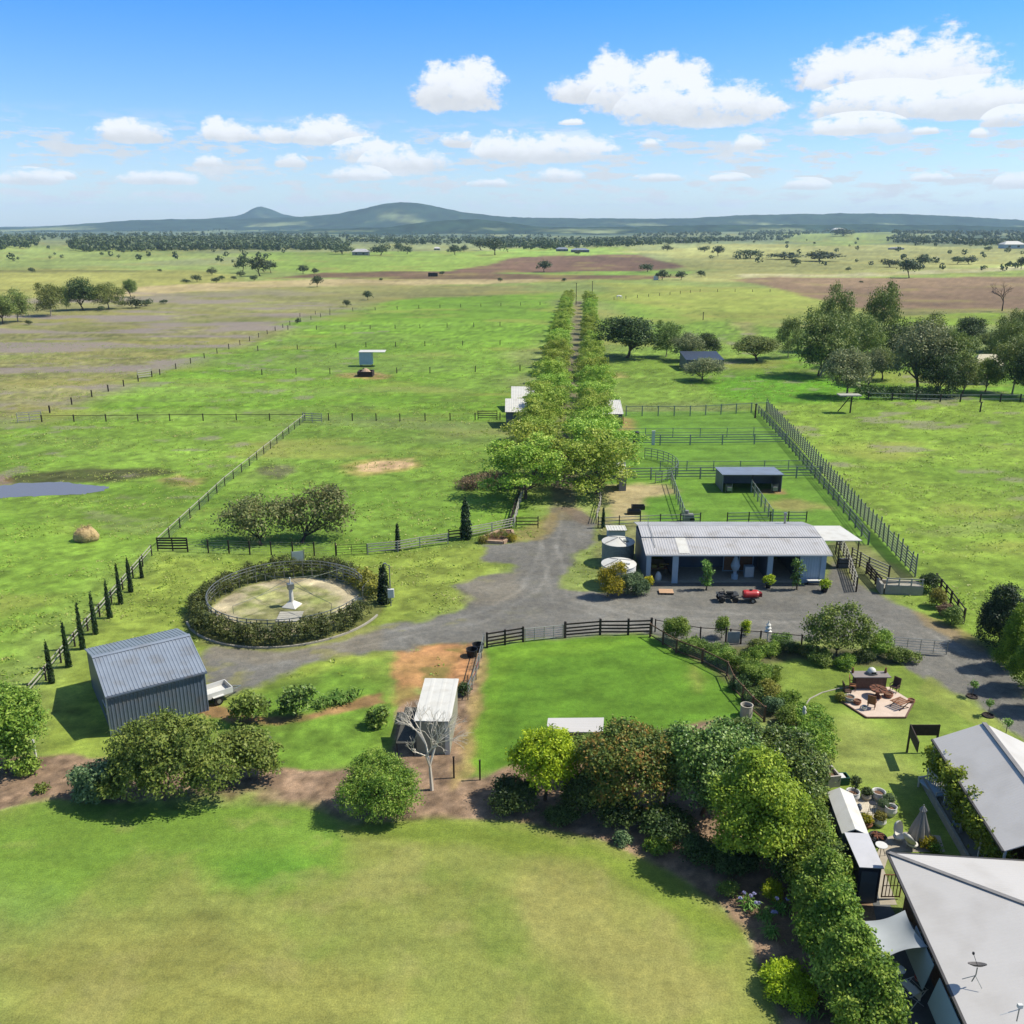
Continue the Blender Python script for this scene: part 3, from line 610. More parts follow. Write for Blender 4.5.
# billow noise in direction space
cv = nd(nt, 'ShaderNodeCombineXYZ'); L(AZ, cv.inputs[0]); L(M('MULTIPLY', EL, 1.55), cv.inputs[1])
def noise(scale, det, rough=.6, off=0.0):
    n = nd(nt, 'ShaderNodeTexNoise'); n.inputs['Scale'].default_value = scale; n.inputs['Detail'].default_value = det; n.inputs['Roughness'].default_value = rough
    mp = nd(nt, 'ShaderNodeMapping'); mp.inputs['Location'].default_value = (off, off * .7, 0)
    L(cv.outputs[0], mp.inputs[0]); L(mp.outputs[0], n.inputs['Vector']); return n.outputs[0]
N1 = noise(34, 12, .64, 3.1); N2 = noise(9, 5, .55, 7.7); N3 = noise(85, 8, .68, 1.3)
# cumulus puffs: (centre px, base px, half-width px, height px)
CL = [(458, 102, 46, 46), (470, 88, 34, 34), (600, 98, 52, 28), (612, 82, 26, 34), (665, 86, 50, 32), (700, 118, 84, 40), (650, 108, 60, 36), (740, 112, 46, 24),
      (860, 82, 74, 44), (905, 92, 100, 62), (945, 72, 40, 34), (980, 112, 110, 34), (880, 112, 80, 30), (858, 131, 50, 18), (1010, 124, 30, 18), (925, 133, 16, 7),
      (132, 139, 42, 20), (325, 140, 46, 24), (288, 140, 40, 16), (235, 138, 34, 18), (215, 131, 14, 16), (458, 145, 18, 14), (545, 158, 72, 24), (585, 150, 32, 18), (500, 154, 28, 22), (748, 147, 16, 13), (652, 146, 12, 7), (572, 124, 14, 5),
      (208, 165, 14, 11), (290, 165, 18, 12), (375, 158, 46, 20), (405, 168, 44, 22), (360, 178, 30, 12), (30, 182, 34, 14), (560, 180, 24, 12), (805, 188, 26, 10), (930, 180, 22, 8), (978, 136, 10, 8), (160, 182, 40, 12), (65, 178, 14, 8), (1015, 186, 22, 14), (660, 180, 26, 8), (730, 180, 20, 7), (490, 186, 22, 8)]
best = None; top = None
wob = M('MULTIPLY_ADD', N1, 1.0, -0.5)
for cx, cy, rw, rh in CL:
    a0, e0 = azel(cx, cy); a1, _ = azel(cx + rw, cy); _, e1 = azel(cx, cy - rh)
    dx = M('MULTIPLY', M('SUBTRACT', AZ, a0), 1 / (a1 - a0))
    dy = M('MULTIPLY', M('SUBTRACT', EL, e0), 1 / (e1 - e0))
    dyn = M('MULTIPLY', M('MINIMUM', dy, 0), 4.0)                      # flat base
    dyp = M('MAXIMUM', dy, 0)
    r2 = M('ADD', M('POWER', M('ABSOLUTE', dx), 2.2), M('ADD', M('MULTIPLY', dyp, dyp), M('MULTIPLY', dyn, dyn)))
    den = M('SUBTRACT', 1.0, r2)
    best = den if best is None else M('MAXIMUM', best, den)
    hh = M('MULTIPLY', dyp, M('GREATER_THAN', den, -.25)); top = hh if top is None else M('MAXIMUM', top, hh)
dens = M('ADD', M('MINIMUM', best, .75), M('ADD', M('MULTIPLY', wob, 3.0), M('MULTIPLY', M('MULTIPLY_ADD', N3, 1.0, -.5), 1.5)))
dens = M('ADD', dens, .10)
alpha = MRange(dens, -.1, .7)
# low bank of thin streaky cloud toward the horizon
cv2 = nd(nt, 'ShaderNodeCombineXYZ'); L(AZ, cv2.inputs[0]); L(M('MULTIPLY', EL, 4.2), cv2.inputs[1])
ns = nd(nt, 'ShaderNodeTexNoise'); ns.inputs['Scale'].default_value = 15; ns.inputs['Detail'].default_value = 8; ns.inputs['Roughness'].default_value = .62; L(cv2.outputs[0], ns.inputs['Vector'])
band = M('MULTIPLY', MRange(EL, R(.2), R(1.3)), MRange(EL, R(6.4), R(3.9)))
ns2 = nd(nt, 'ShaderNodeTexNoise'); ns2.inputs['Scale'].default_value = 38; ns2.inputs['Detail'].default_value = 7; ns2.inputs['Roughness'].default_value = .65; L(cv2.outputs[0], ns2.inputs['Vector'])
streak = M('MULTIPLY', M('MULTIPLY', MRange(M('MULTIPLY_ADD', ns2.outputs[0], .45, M('MULTIPLY', ns.outputs[0], .62)), .515, .605), band), .9)
alpha = M('MAXIMUM', M('MULTIPLY', alpha, .96), streak)
# cloud tone: sunlit tops, faint grey undersides and hollows
shade = MRange(M('ADD', M('MULTIPLY_ADD', N1, .9, -.45), M('ADD', M('MULTIPLY_ADD', N2, .6, -.3), top)), -.15, .6, .74, 1.0)
ctop = nd(nt, 'ShaderNodeVectorMath', operation='SCALE'); ctop.inputs[0].default_value = (5.6, 5.7, 5.9); L(shade, ctop.inputs['Scale'])
# clear-sky tone: deeper blue aloft, pale at the horizon
tint = nd(nt, 'ShaderNodeValToRGB'); e = tint.color_ramp.elements
L(MRange(EL, 0, R(60), smooth=False), tint.inputs[0])
for _ in range(4): e.new(.5)
for q, (ps_, c_) in zip(e, ((0, (.80, .85, .97)), (.06, (.64, .77, 1.0)), (.11, (.47, .71, 1.02)), (.2, (.20, .62, 1.12)), (.45, (.55, .75, 1.0)), (.8, (.95, .97, 1.0)))): q.position = ps_; q.color = c_ + (1,)
SKYTINT = tint
mul = nd(nt, 'ShaderNodeVectorMath', operation='MULTIPLY'); L(sky.outputs[0], mul.inputs[0]); L(tint.outputs[0], mul.inputs[1])
mix = nd(nt, 'ShaderNodeMix', data_type='RGBA'); L(alpha, mix.inputs[0]); L(mul.outputs[0], mix.inputs[6]); L(ctop.outputs[0], mix.inputs[7])
L(mix.outputs[2], bg.inputs[0]); L(bg.outputs[0], out.inputs[0])

sl = bpy.data.lights.new('sun', 'SUN'); sl.energy = 4.2; sl.angle = R(.53); sl.color = (1, .95, .86)
so = bpy.data.objects.new('sun', sl); col.objects.link(so); so.location = (0, 0, 200)
so.rotation_euler = Vector((SHDIR.x * math.cos(SUN_EL), SHDIR.y * math.cos(SUN_EL), -math.sin(SUN_EL))).to_track_quat('-Z', 'Y').to_euler()

hz = bpy.data.materials.new('haze'); hz.use_nodes = True; n2_ = hz.node_tree; n2_.nodes.clear()
ho = nd(n2_, 'ShaderNodeOutputMaterial'); pv = nd(n2_, 'ShaderNodeVolumePrincipled')
pv.inputs['Color'].default_value = (.56, .77, 1, 1); pv.inputs['Density'].default_value = HAZE_D = 5.6e-5; pv.inputs['Density Attribute'].default_value = ''; pv.inputs['Anisotropy'].default_value = 0.0
n2_.links.new(pv.outputs[0], ho.inputs['Volume'])
mb = MB(); mb.box((0, 6500, 165), (30000, 18000, 346))
o = mb.build('haze', hz); tag(o, 'thin blue haze over the plain', None, None, 'stuff')

sc.view_settings.view_transform = 'Standard'; sc.view_settings.look = 'None'; sc.view_settings.gamma = 1; sc.view_settings.exposure = .7
sc.cycles.max_bounces = 6; sc.cycles.diffuse_bounces = 3; sc.cycles.glossy_bounces = 2; sc.cycles.transmission_bounces = 3; sc.cycles.transparent_max_bounces = 4; sc.cycles.volume_bounces = 1
sc.cycles.use_denoising = True
# ================================================================ VEGETATION LIBRARY
BARK = mat('bark', A(120, 104, 88), .9, var=.35, scale=3, bump=.5)
PALEBARK = mat('pale_bark', A(176, 168, 156), .9, var=.25, scale=2, bump=.3)
DARKBARK = mat('dark_bark', A(72, 64, 58), .9, var=.3, scale=3, bump=.4)
def A(r, g, b, k=1.55, _A=A): return _A(r, g, b, k)
LM = {
 'avenue':  leaf_mat('avenue_leaf', [A(88, 122, 32, 1.4), A(124, 156, 48, 1.6), A(160, 184, 76, 1.7), A(188, 202, 98, 1.7)], .32, .02),
 'gum':     leaf_mat('gum_leaf', [A(76, 94, 44, 1.7), A(108, 126, 60, 1.7), A(142, 152, 82, 1.7)], .22, .02),
 'grey':    leaf_mat('grey_leaf', [A(98, 114, 76, 1.6), A(128, 140, 96, 1.6), A(158, 164, 118, 1.6)], .25, .015),
 'dark':    leaf_mat('dark_leaf', [A(48, 68, 36), A(70, 94, 46), A(96, 116, 60)], .22, .015),
 'far':     leaf_mat('far_leaf', [A(56, 72, 46), A(76, 92, 58), A(98, 108, 70)], .15, .02, clump=.2),
 'shrub':   leaf_mat('shrub_leaf', [A(78, 100, 42), A(116, 138, 60), A(150, 164, 84)], .3, .015, clump=1.1),
 'box':     leaf_mat('bluegreen_leaf', [A(66, 92, 60), A(98, 124, 84), A(132, 152, 108)], .25, .01, clump=1.2),
 'glossy':  leaf_mat('glossy_leaf', [A(50, 76, 32), A(80, 108, 46), A(120, 144, 70), A(150, 168, 100)], .22, .012, clump=1.0, rough=.4),
 'lime':    leaf_mat('lime_leaf', [A(108, 134, 20), A(158, 180, 34), A(192, 206, 56)], .35, .01, clump=1.6),
 'limegr':  leaf_mat('fresh_leaf', [A(82, 112, 38), A(122, 150, 56), A(162, 180, 84)], .33, .012, clump=1.2),
 'red':     leaf_mat('reddish_leaf', [A(66, 86, 38), A(92, 112, 50), A(122, 124, 58), A(158, 116, 64)], .3, .01, clump=1.5),
 'limeyel': leaf_mat('yellowish_leaf', [A(92, 120, 34), A(138, 160, 48), A(178, 194, 72)], .34, .012, clump=1.3),
 'ivy':     leaf_mat('ivy_leaf', [A(66, 98, 30), A(108, 140, 46), A(158, 178, 74)], .3, .012, clump=1.2),
 'hedge':   leaf_mat('hedge_leaf', [A(58, 74, 36), A(86, 100, 50), A(116, 124, 64)], .25, .012, clump=1.0),
 'olive':   leaf_mat('olive_leaf', [A(96, 100, 40), A(128, 128, 52), A(156, 148, 62)], .28, .012, clump=1.4),
 'cypress': leaf_mat('cypress_leaf', [A(28, 46, 24), A(44, 66, 34), A(62, 84, 44)], .12, .01, clump=1.5),
 'willow':  leaf_mat('willow_leaf', [A(100, 114, 66), A(126, 136, 84), A(152, 150, 104)], .3, .01, clump=1.2),
 'strappy': leaf_mat('strappy_leaf', [A(70, 112, 40), A(112, 150, 66), A(150, 178, 98)], .3, .01, clump=2.5),
 'yellow':  leaf_mat('yellow_leaf', [A(112, 124, 24), A(172, 168, 34), A(206, 196, 60)], .33, .015, clump=2.0),
 'brown':   leaf_mat('brown_leaf', [A(96, 78, 62), A(124, 100, 80), A(150, 128, 104)], .15, .01, clump=1.2),
 'conifer': leaf_mat('conifer_leaf', [A(72, 104, 26, 1.8), A(112, 144, 36, 1.8), A(150, 176, 56, 1.8)], .25, .01, clump=1.5),
}
A = A.__defaults__[1]
def _unit(v): return v / np.maximum(np.linalg.norm(v, axis=1, keepdims=True), 1e-9)

def leaf_quads(pos, nrm, size, rng, aspect=.55, hang=0.0):
    n = len(pos); nrm = _unit(nrm)
    t = _unit(np.cross(nrm, rng.normal(size=(n, 3)))); 
    if hang: t = _unit(t * (1 - hang) + np.array((0, 0, -hang)))
    b = _unit(np.cross(nrm, t)); s = size[:, None]
    v = np.stack([pos + t * s, pos + b * s * aspect, pos - t * s, pos - b * s * aspect], 1)
    return v.reshape(-1, 3)

def crown_verts(blobs, n_clump, per, leaf, rc, rng, rz=.75, under=.5, hang=0.0, aspect=.55, lump=7):
    """leaf clumps over the surface and inside each lobe: blobs = (x, y, z, rx, ry, rz)"""
    B = np.array(blobs, float)
    if n_clump > 200 and lump:                      # smaller heads of foliage budding from each lobe
        ex = []
        for b in B:
            for d in _unit(rng.normal(size=(lump, 3))):
                if d[2] < -.5: d[2] *= -1
                s_ = rng.uniform(.26, .46)
                ex.append(np.concatenate([b[:3] + d * b[3:6] * (1.06 - s_ * .45), b[3:6] * s_]))
        B[:, 3:6] *= .92; B = np.concatenate([B, np.array(ex)])
    w = (B[:, 3] * B[:, 4] + B[:, 3] * B[:, 5] + B[:, 4] * B[:, 5]); w = w / w.sum()
    bi = rng.choice(len(B), n_clump, p=w)
    d = _unit(rng.normal(size=(n_clump, 3)))
    flip = (d[:, 2] < -under); d[flip, 2] *= -1
    rad = 1 - np.abs(rng.normal(0, .2, n_clump)) + .1 * (rng.random(n_clump) < .4) + .05
    c = B[bi, :3] + d * B[bi, 3:6] * rad[:, None]
    pos = np.repeat(c, per, 0) + rng.normal(size=(n_clump * per, 3)) * np.array((rc, rc, rc * rz))
    nr = np.repeat(d, per, 0) * .9 + rng.normal(size=(n_clump * per, 3)) * .65 + np.array((0, 0, .35))
    sz = leaf * rng.uniform(.6, 1.35, n_clump * per)
    return leaf_quads(pos, nr, sz, rng, aspect, hang)

def quads_mesh(name, v, m):
    return mesh_np(name, v, np.arange(len(v)).reshape(-1, 4), m)

def trunk_mb(mb, base, tips, r, rng, fork=.35):
    """tapered trunk that forks into limbs running to tips"""
    base = Vector(base); tips = [Vector(t) for t in tips]
    top = sum(tips, Vector()) / len(tips); f = base.lerp(top, fork); f.x += rng.normal() * r * .6; f.y += rng.normal() * r * .6
    mid = base.lerp(f, .5) + Vector((rng.normal() * r * .4, rng.normal() * r * .4, 0))
    mb.tube(base, mid, r * 1.15, r * .92, 8, False); mb.tube(mid, f, r * .92, r * .75, 8, False)
    for t in tips:
        k = f.lerp(t, .5) + Vector((rng.normal() * r, rng.normal() * r, r))
        mb.tube(f, k, r * .55, r * .36, 6, False); mb.tube(k, t, r * .36, r * .1, 5, False)
    return mb

def blobs_round(w, h, z0, n, rng, size=.34, flat=1.0):
    """lobes that fill an ellipsoid of width w from height z0 to h"""
    out = []; cz = (z0 + h) / 2; rz = (h - z0) / 2
    out.append((0, 0, cz, w * .3, w * .3, rz * .62))
    for i in range(n):
        a = 2 * math.pi * (i / n) + rng.uniform(-.4, .4); e = rng.uniform(-.55, 1.0) * flat
        q = math.sqrt(max(0, 1 - min(1, abs(e)) ** 2)); s = size * rng.uniform(.7, 1.2)
        rr = w / 2 * (1 - s * .9)
        out.append((math.cos(a) * rr * max(q, .35) * rng.uniform(.75, 1.05), math.sin(a) * rr * max(q, .35) * rng.uniform(.75, 1.05),
                    cz + e * rz * (1 - s * .8), w / 2 * s * 1.5, w / 2 * s * 1.5, min(rz, w / 2) * s * 1.35))
    return out
def blobs_gum(w, h, z0, n, rng):
    """open eucalypt: separate heads of foliage at the limb ends"""
    out = []
    for i in range(n):
        t = (i + .5) / n; a = i * 2.4 + rng.uniform(-.5, .5); z = z0 + (h - z0) * (t ** .8) * .92
        rr = w * .5 * (1 - .45 * t * t) * rng.uniform(.35, .95); s = w * rng.uniform(.17, .26) * (1 - .2 * t)
        out.append((math.cos(a) * rr, math.sin(a) * rr, z, s, s, s * .72))
    return out
def blobs_cone(w, h, n=9, z0=0.0, p=1.0):
    out = []
    for i in range(n):
        t = i / (n - 1); r = w / 2 * (1 - t) ** p + w * .05
        out.append((0, 0, z0 + (h - z0) * (.06 + .9 * t), r, r, (h - z0) / n * 1.1))
    return out

PROTO = {}
def proto(kind, var, w, h):
    """mesh pair (trunk, crown) of a plant of width w and height h, shared by its look-alikes"""
    key = (kind, var)
    if key in PROTO: return PROTO[key]
    rng = np.random.default_rng(abs(hash_str(kind)) % 99991 + var * 77)
    tr = MB(); bark = BARK
    if kind == 'avenue':
        bl = [(0, 0, h * .5, w * .26, w * .26, h * .3)]
        for i in range(13):                            # spreading, layered boughs
            a = i * 2.4 + rng.uniform(-.4, .4); q = (i + .5) / 13; rr = w * .5 * (1 - .55 * q ** 2) * rng.uniform(.55, .85)
            bl.append((math.cos(a) * rr, math.sin(a) * rr, h * (.22 + .68 * q), w * rng.uniform(.14, .21), w * rng.uniform(.14, .21), h * rng.uniform(.09, .14)))
        v = crown_verts(bl, 900, 10, .125, .2, rng, lump=5, under=.35); m = LM['avenue']
        trunk_mb(tr, (0, 0, 0), [b[:3] for b in bl[1:7]], h * .022, rng, .4)
    elif kind in ('gum', 'gumgrey'):
        bl = blobs_gum(w, h, h * .24, 17, rng); m = LM['gum' if kind == 'gum' else 'grey']; bark = PALEBARK
        v = crown_verts(bl, 900, 11, .012 * h + .06, .035 * w + .05, rng, under=.6, lump=5)
        trunk_mb(tr, (0, 0, 0), [b[:3] for b in bl[2:13:2]], h * .02, rng, .42)
    elif kind in ('paddock', 'paddockgrey', 'fresh', 'dark'):
        bl = blobs_round(w, h, h * .1, 13, rng, .33); m = LM[{'paddock': 'gum', 'paddockgrey': 'grey', 'fresh': 'limegr', 'dark': 'dark'}[kind]]
        v = crown_verts(bl, 1000, 11, .0105 * (w + h), .024 * (w + h), rng, lump=6)
        trunk_mb(tr, (0, 0, 0), [b[:3] for b in bl[1:8]], h * .03, rng, .3)
    elif kind in ('fartree', 'farbush'):
        bl = blobs_round(w, h, h * (.2 if kind == 'fartree' else .0), 7, rng, .42); m = LM['far']
        v = crown_verts(bl, 150, 7, .05 * (w + h) / 2, .07 * w, rng, aspect=.75)
        trunk_mb(tr, (0, 0, 0), [b[:3] for b in bl[1:5]], h * .035, rng, .3)
    elif kind == 'cypress':
        bl = blobs_cone(w, h, 9, 0, .55); m = LM['cypress']
        v = crown_verts(bl, 420, 8, .10, .07, rng, rz=2.0, under=1, hang=-.6, lump=0)
        tr.tube((0, 0, 0), (0, 0, h * .8), .06, .02, 6)
    me_t = bpy.data.meshes.new('trunk'); me_t.from_pydata(tr.v, [], tr.f); me_t.materials.append(bark)
    PROTO[key] = (me_t, quads_mesh('crown', v, m), w, h)
    return PROTO[key]
def hash_str(s):
    h = 0
    for c in s: h = (h * 131 + ord(c)) & 0xffffff
    return h

def plant(kind, name, label, cat, x, y, w, h, group=None, var=0, pw=None, ph=None, z=0.0, rz=None):
    """a plant at (x, y): copy of its kind's trunk and crown, fitted to width w and height h"""
    me_t, me_c, w0, h0 = proto(kind, var, pw or w, ph or h)
    r = thing(name, label, cat, (x, y, z), rnd.uniform(0, 6.28) if rz is None else rz, group, (w / w0, w / w0, h / h0))
    link_mesh('trunk', me_t, r); link_mesh('crown', me_c, r)
    return r

def bush(name, label, cat, x, y, blobs, m, n_clump, per=9, leaf=.14, rc=.2, seed=0, stem=True, lump=6, group=None, under=.5, hang=0.0, aspect=.55, tips=None, bark=None, rt=None):
    """a one-off plant: lobes given in metres about its base"""
    rng = np.random.default_rng(1000 + seed)
    r = thing(name, label, cat, (x, y, 0), 0, group)
    v = crown_verts(blobs, n_clump, per, leaf, rc, rng, under=under, hang=hang, aspect=aspect, lump=lump)
    v[:, 2] = np.maximum(v[:, 2], .01)
    link_mesh('crown', quads_mesh('crown', v, m), r)
    if stem:
        t = MB(); bs = tips or [b[:3] for b in blobs[:7]]; hh = max(b[2] for b in blobs)
        trunk_mb(t, (0, 0, -.05), bs, rt or max(.035, hh * .03), rng, .25)
        t.build('trunk', bark or BARK, r, world=False)
    return r
# ================================================================ TREES
ORD = ['first', 'second', 'third', 'fourth', 'fifth', 'sixth', 'seventh', 'eighth', 'ninth', 'tenth', 'eleventh', 'twelfth', 'thirteenth', 'fourteenth', 'fifteenth',
       'sixteenth', 'seventeenth', 'eighteenth', 'nineteenth', 'twentieth', 'twenty-first', 'twenty-second', 'twenty-third', 'twenty-fourth', 'twenty-fifth', 'twenty-sixth', 'twenty-seventh', 'twenty-eighth', 'twenty-ninth', 'thirtieth']
# --- the avenue
for side, sx in (('left', -1), ('right', 1)):
    y = 109.0 + (2 if sx > 0 else 0); i = 0
    while y < 424 and i < 28:
        f = (y - 113) / 310
        h = (6.6 - 1.6 * f) * rnd.uniform(.88, 1.12) + (1.2 if i < 2 else 0); w = (10.6 - 1.2 * i if i < 3 else 10.8 - 4.0 * min(1, f * 2.2)) * rnd.uniform(.84, 1.14) if i > 1 else 12.4
        off = (3.9 + .9 * min(1, f * 2)) * sx + rnd.uniform(-.4, .4)
        if i < 2: off += sx * .5
        plant('avenue', 'avenue_tree', f'yellow green avenue tree, {ORD[i]} from the driveway end in the {side} row', 'tree', avenue_c(y) + off, y, w, h, 'trees lining the avenue', var=i % 4, pw=8, ph=7)
        y += 10.2 + 6.5 * f + rnd.uniform(-.8, .8); i += 1

# --- trees of the middle distance: (kind, label, px, base y, top y, width px)
def tpx(kind, name, label, cat, px, base, top, wpx, group=None, var=0, pw=None, ph=None, mid=0.0):
    x, y = P(px, base); h = HT(px, base, top); w = wpx / PXM(px, base) * (1.16 if ph is None and name == 'tree' and pw is None else 1.0)
    y += mid * w
    return plant(kind, name, label, cat, x, y, w, max(h, .4), group, var, pw or 9, ph or 8)
MID = [
 ('dark', 'broad dark grey green tree right of the avenue, widest of its paddock', 627, 358, 320, 54),
 ('gum', 'upright dark tree between the broad dark tree and the grey one', 666, 357, 324, 26),
 ('paddockgrey', 'pale grey green tree left of the dark blue shed', 687, 361, 335, 28),
 ('dark', 'deep green tree right behind the dark blue shed', 705, 357, 335, 24),
 ('paddockgrey', 'small spreading grey tree in front of the dark blue shed', 703, 381, 359, 32),
 ('paddock', 'low spreading tree alone in grass right of the dark blue shed', 757, 361, 338, 38),
 ('gum', 'slender gum at the left edge of the homestead grove', 788, 358, 320, 22),
 ('gum', 'yellowish gum in the front of the homestead grove', 820, 376, 314, 50),
 ('gum', 'tall dark gum with a pointed top in the homestead grove', 835, 352, 292, 30),
 ('gum', 'tallest gum of the grove, pale trunk showing under its crown', 877, 358, 289, 32),
 ('dark', 'dark tree at the foot of the homestead grove, shading the grass', 818, 376, 330, 30),
 ('paddockgrey', 'dense grey bush tree at the front corner of the grove', 845, 397, 353, 40),
 ('paddockgrey', 'pale grey tree right of the dense grey bush tree', 868, 385, 350, 26),
 ('dark', 'dark tree behind the grove beside the white roof', 896, 367, 328, 28),
 ('fresh', 'light green tree between the tall gum and the white roof', 890, 362, 332, 22),
 ('paddockgrey', 'broad grey green tree over the homestead hedge', 918, 391, 328, 52),
 ('gum', 'grey gum in front of the cream roofed homestead', 948, 391, 334, 42),
 ('dark', 'round dark tree behind the homestead at the field edge', 969, 347, 320, 28),
 ('gum', 'dark gum between the pointed gum and the tallest gum, low crown', 858, 368, 318, 34),
 ('paddock', 'squat grey tree low in the gap under the tallest gum', 882, 380, 348, 26),
 ('dark', 'dark round tree in front of the broad grey green tree', 938, 396, 358, 34),
 ('gum', 'leaning gum behind the broad grey green tree', 925, 356, 318, 32),
 ('paddock', 'olive round tree before the cream roofed outbuilding', 962, 396, 362, 26),
 ('gum', 'gum between the cream roof and the right edge gums', 1000, 372, 322, 30),
 ('dark', 'low dark tree at the far right by the fence', 1026, 398, 356, 36),
 ('paddock', 'olive tree left of the cream roof', 935, 352, 326, 26),
 ('paddock', 'dull tree right behind the cream roof', 993, 352, 334, 30),
 ('gum', 'large dark gum at the right edge over the homestead fence', 1012, 394, 340, 42),
 ('gum', 'gum at the right edge behind the cream roof', 1016, 352, 312, 30),
 ('fresh', 'small leafy tree before the homestead fence at far right', 985, 392, 362, 22),
 ('paddock', 'left edge gum, leftmost of the row across the rough pasture', 3, 324, 296, 22),
 ('gum', 'gum with a leaning trunk, second in the rough pasture row', 18, 322, 293, 26),
 ('gum', 'broad gum with a fork, middle of the rough pasture row', 51, 316, 286, 27),
 ('gum', 'thin sapling gum between two broad ones in the rough pasture', 67, 311, 288, 10),
 ('dark', 'dark gum on a bare trunk in the rough pasture row', 83, 310, 280, 26),
 ('gum', 'widest gum at the right of the rough pasture row', 109, 309, 285, 30),
 ('paddock', 'small upright tree at the right end of the rough pasture row', 131, 297, 281, 12),
 ('brown', 'bare brown tree in the ploughed field', 1002, 311, 283, 28),
]
vi = {}
for t in MID:
    vi[t[0]] = vi.get(t[0], -1) + 1
    if t[0] == 'brown': continue
    tpx(t[0], 'tree', t[1], 'tree', *t[2:], var=vi[t[0]] % 4)
# the leafless tree in the ploughed field
def bare_tree(label, x, y, w, h, seed, m, name='bare_tree', fine=4, r0=None):
    rng = np.random.default_rng(seed); root = thing(name, label, 'tree', (x, y, 0))
    t = MB(); tw = MB()
    def grow(p, d, ln, r, k):
        q = p + d * ln
        (t if k < 2 else tw).tube(p, q, r, r * .68, 6 if k < 2 else 4, False)
        if k >= fine: return
        n = 3 if k < 2 else (3 if rng.random() < .5 else 2)
        for i in range(n):
            a = rng.uniform(0, 6.28); sp = rng.uniform(.35, .75)
            o = d.orthogonal().normalized(); o.rotate(Matrix.Rotation(a + i * 6.28 / n, 3, d))
            nd_ = (d + o * sp + Vector((0, 0, .12))).normalized(); nd_.x *= w / h * 1.25; nd_.y *= w / h * 1.25
            grow(q if i else p.lerp(q, .92), nd_.normalized(), ln * rng.uniform(.62, .85), r * .62, k + 1)
    grow(Vector((0, 0, -.05)), Vector((rng.normal() * .06, rng.normal() * .06, 1)).normalized(), h * .30, r0 or h * .028, 0)
    t.build('trunk', m, root, world=False); tw.build('twigs' if False else 'crown', m, root, world=False)
    return root
x, y = P(1002, 311)
bare_tree('leafless brown tree standing on the ploughed field at right', x, y, 12, 12.5, 5, DARKBARK, fine=6, r0=.27)

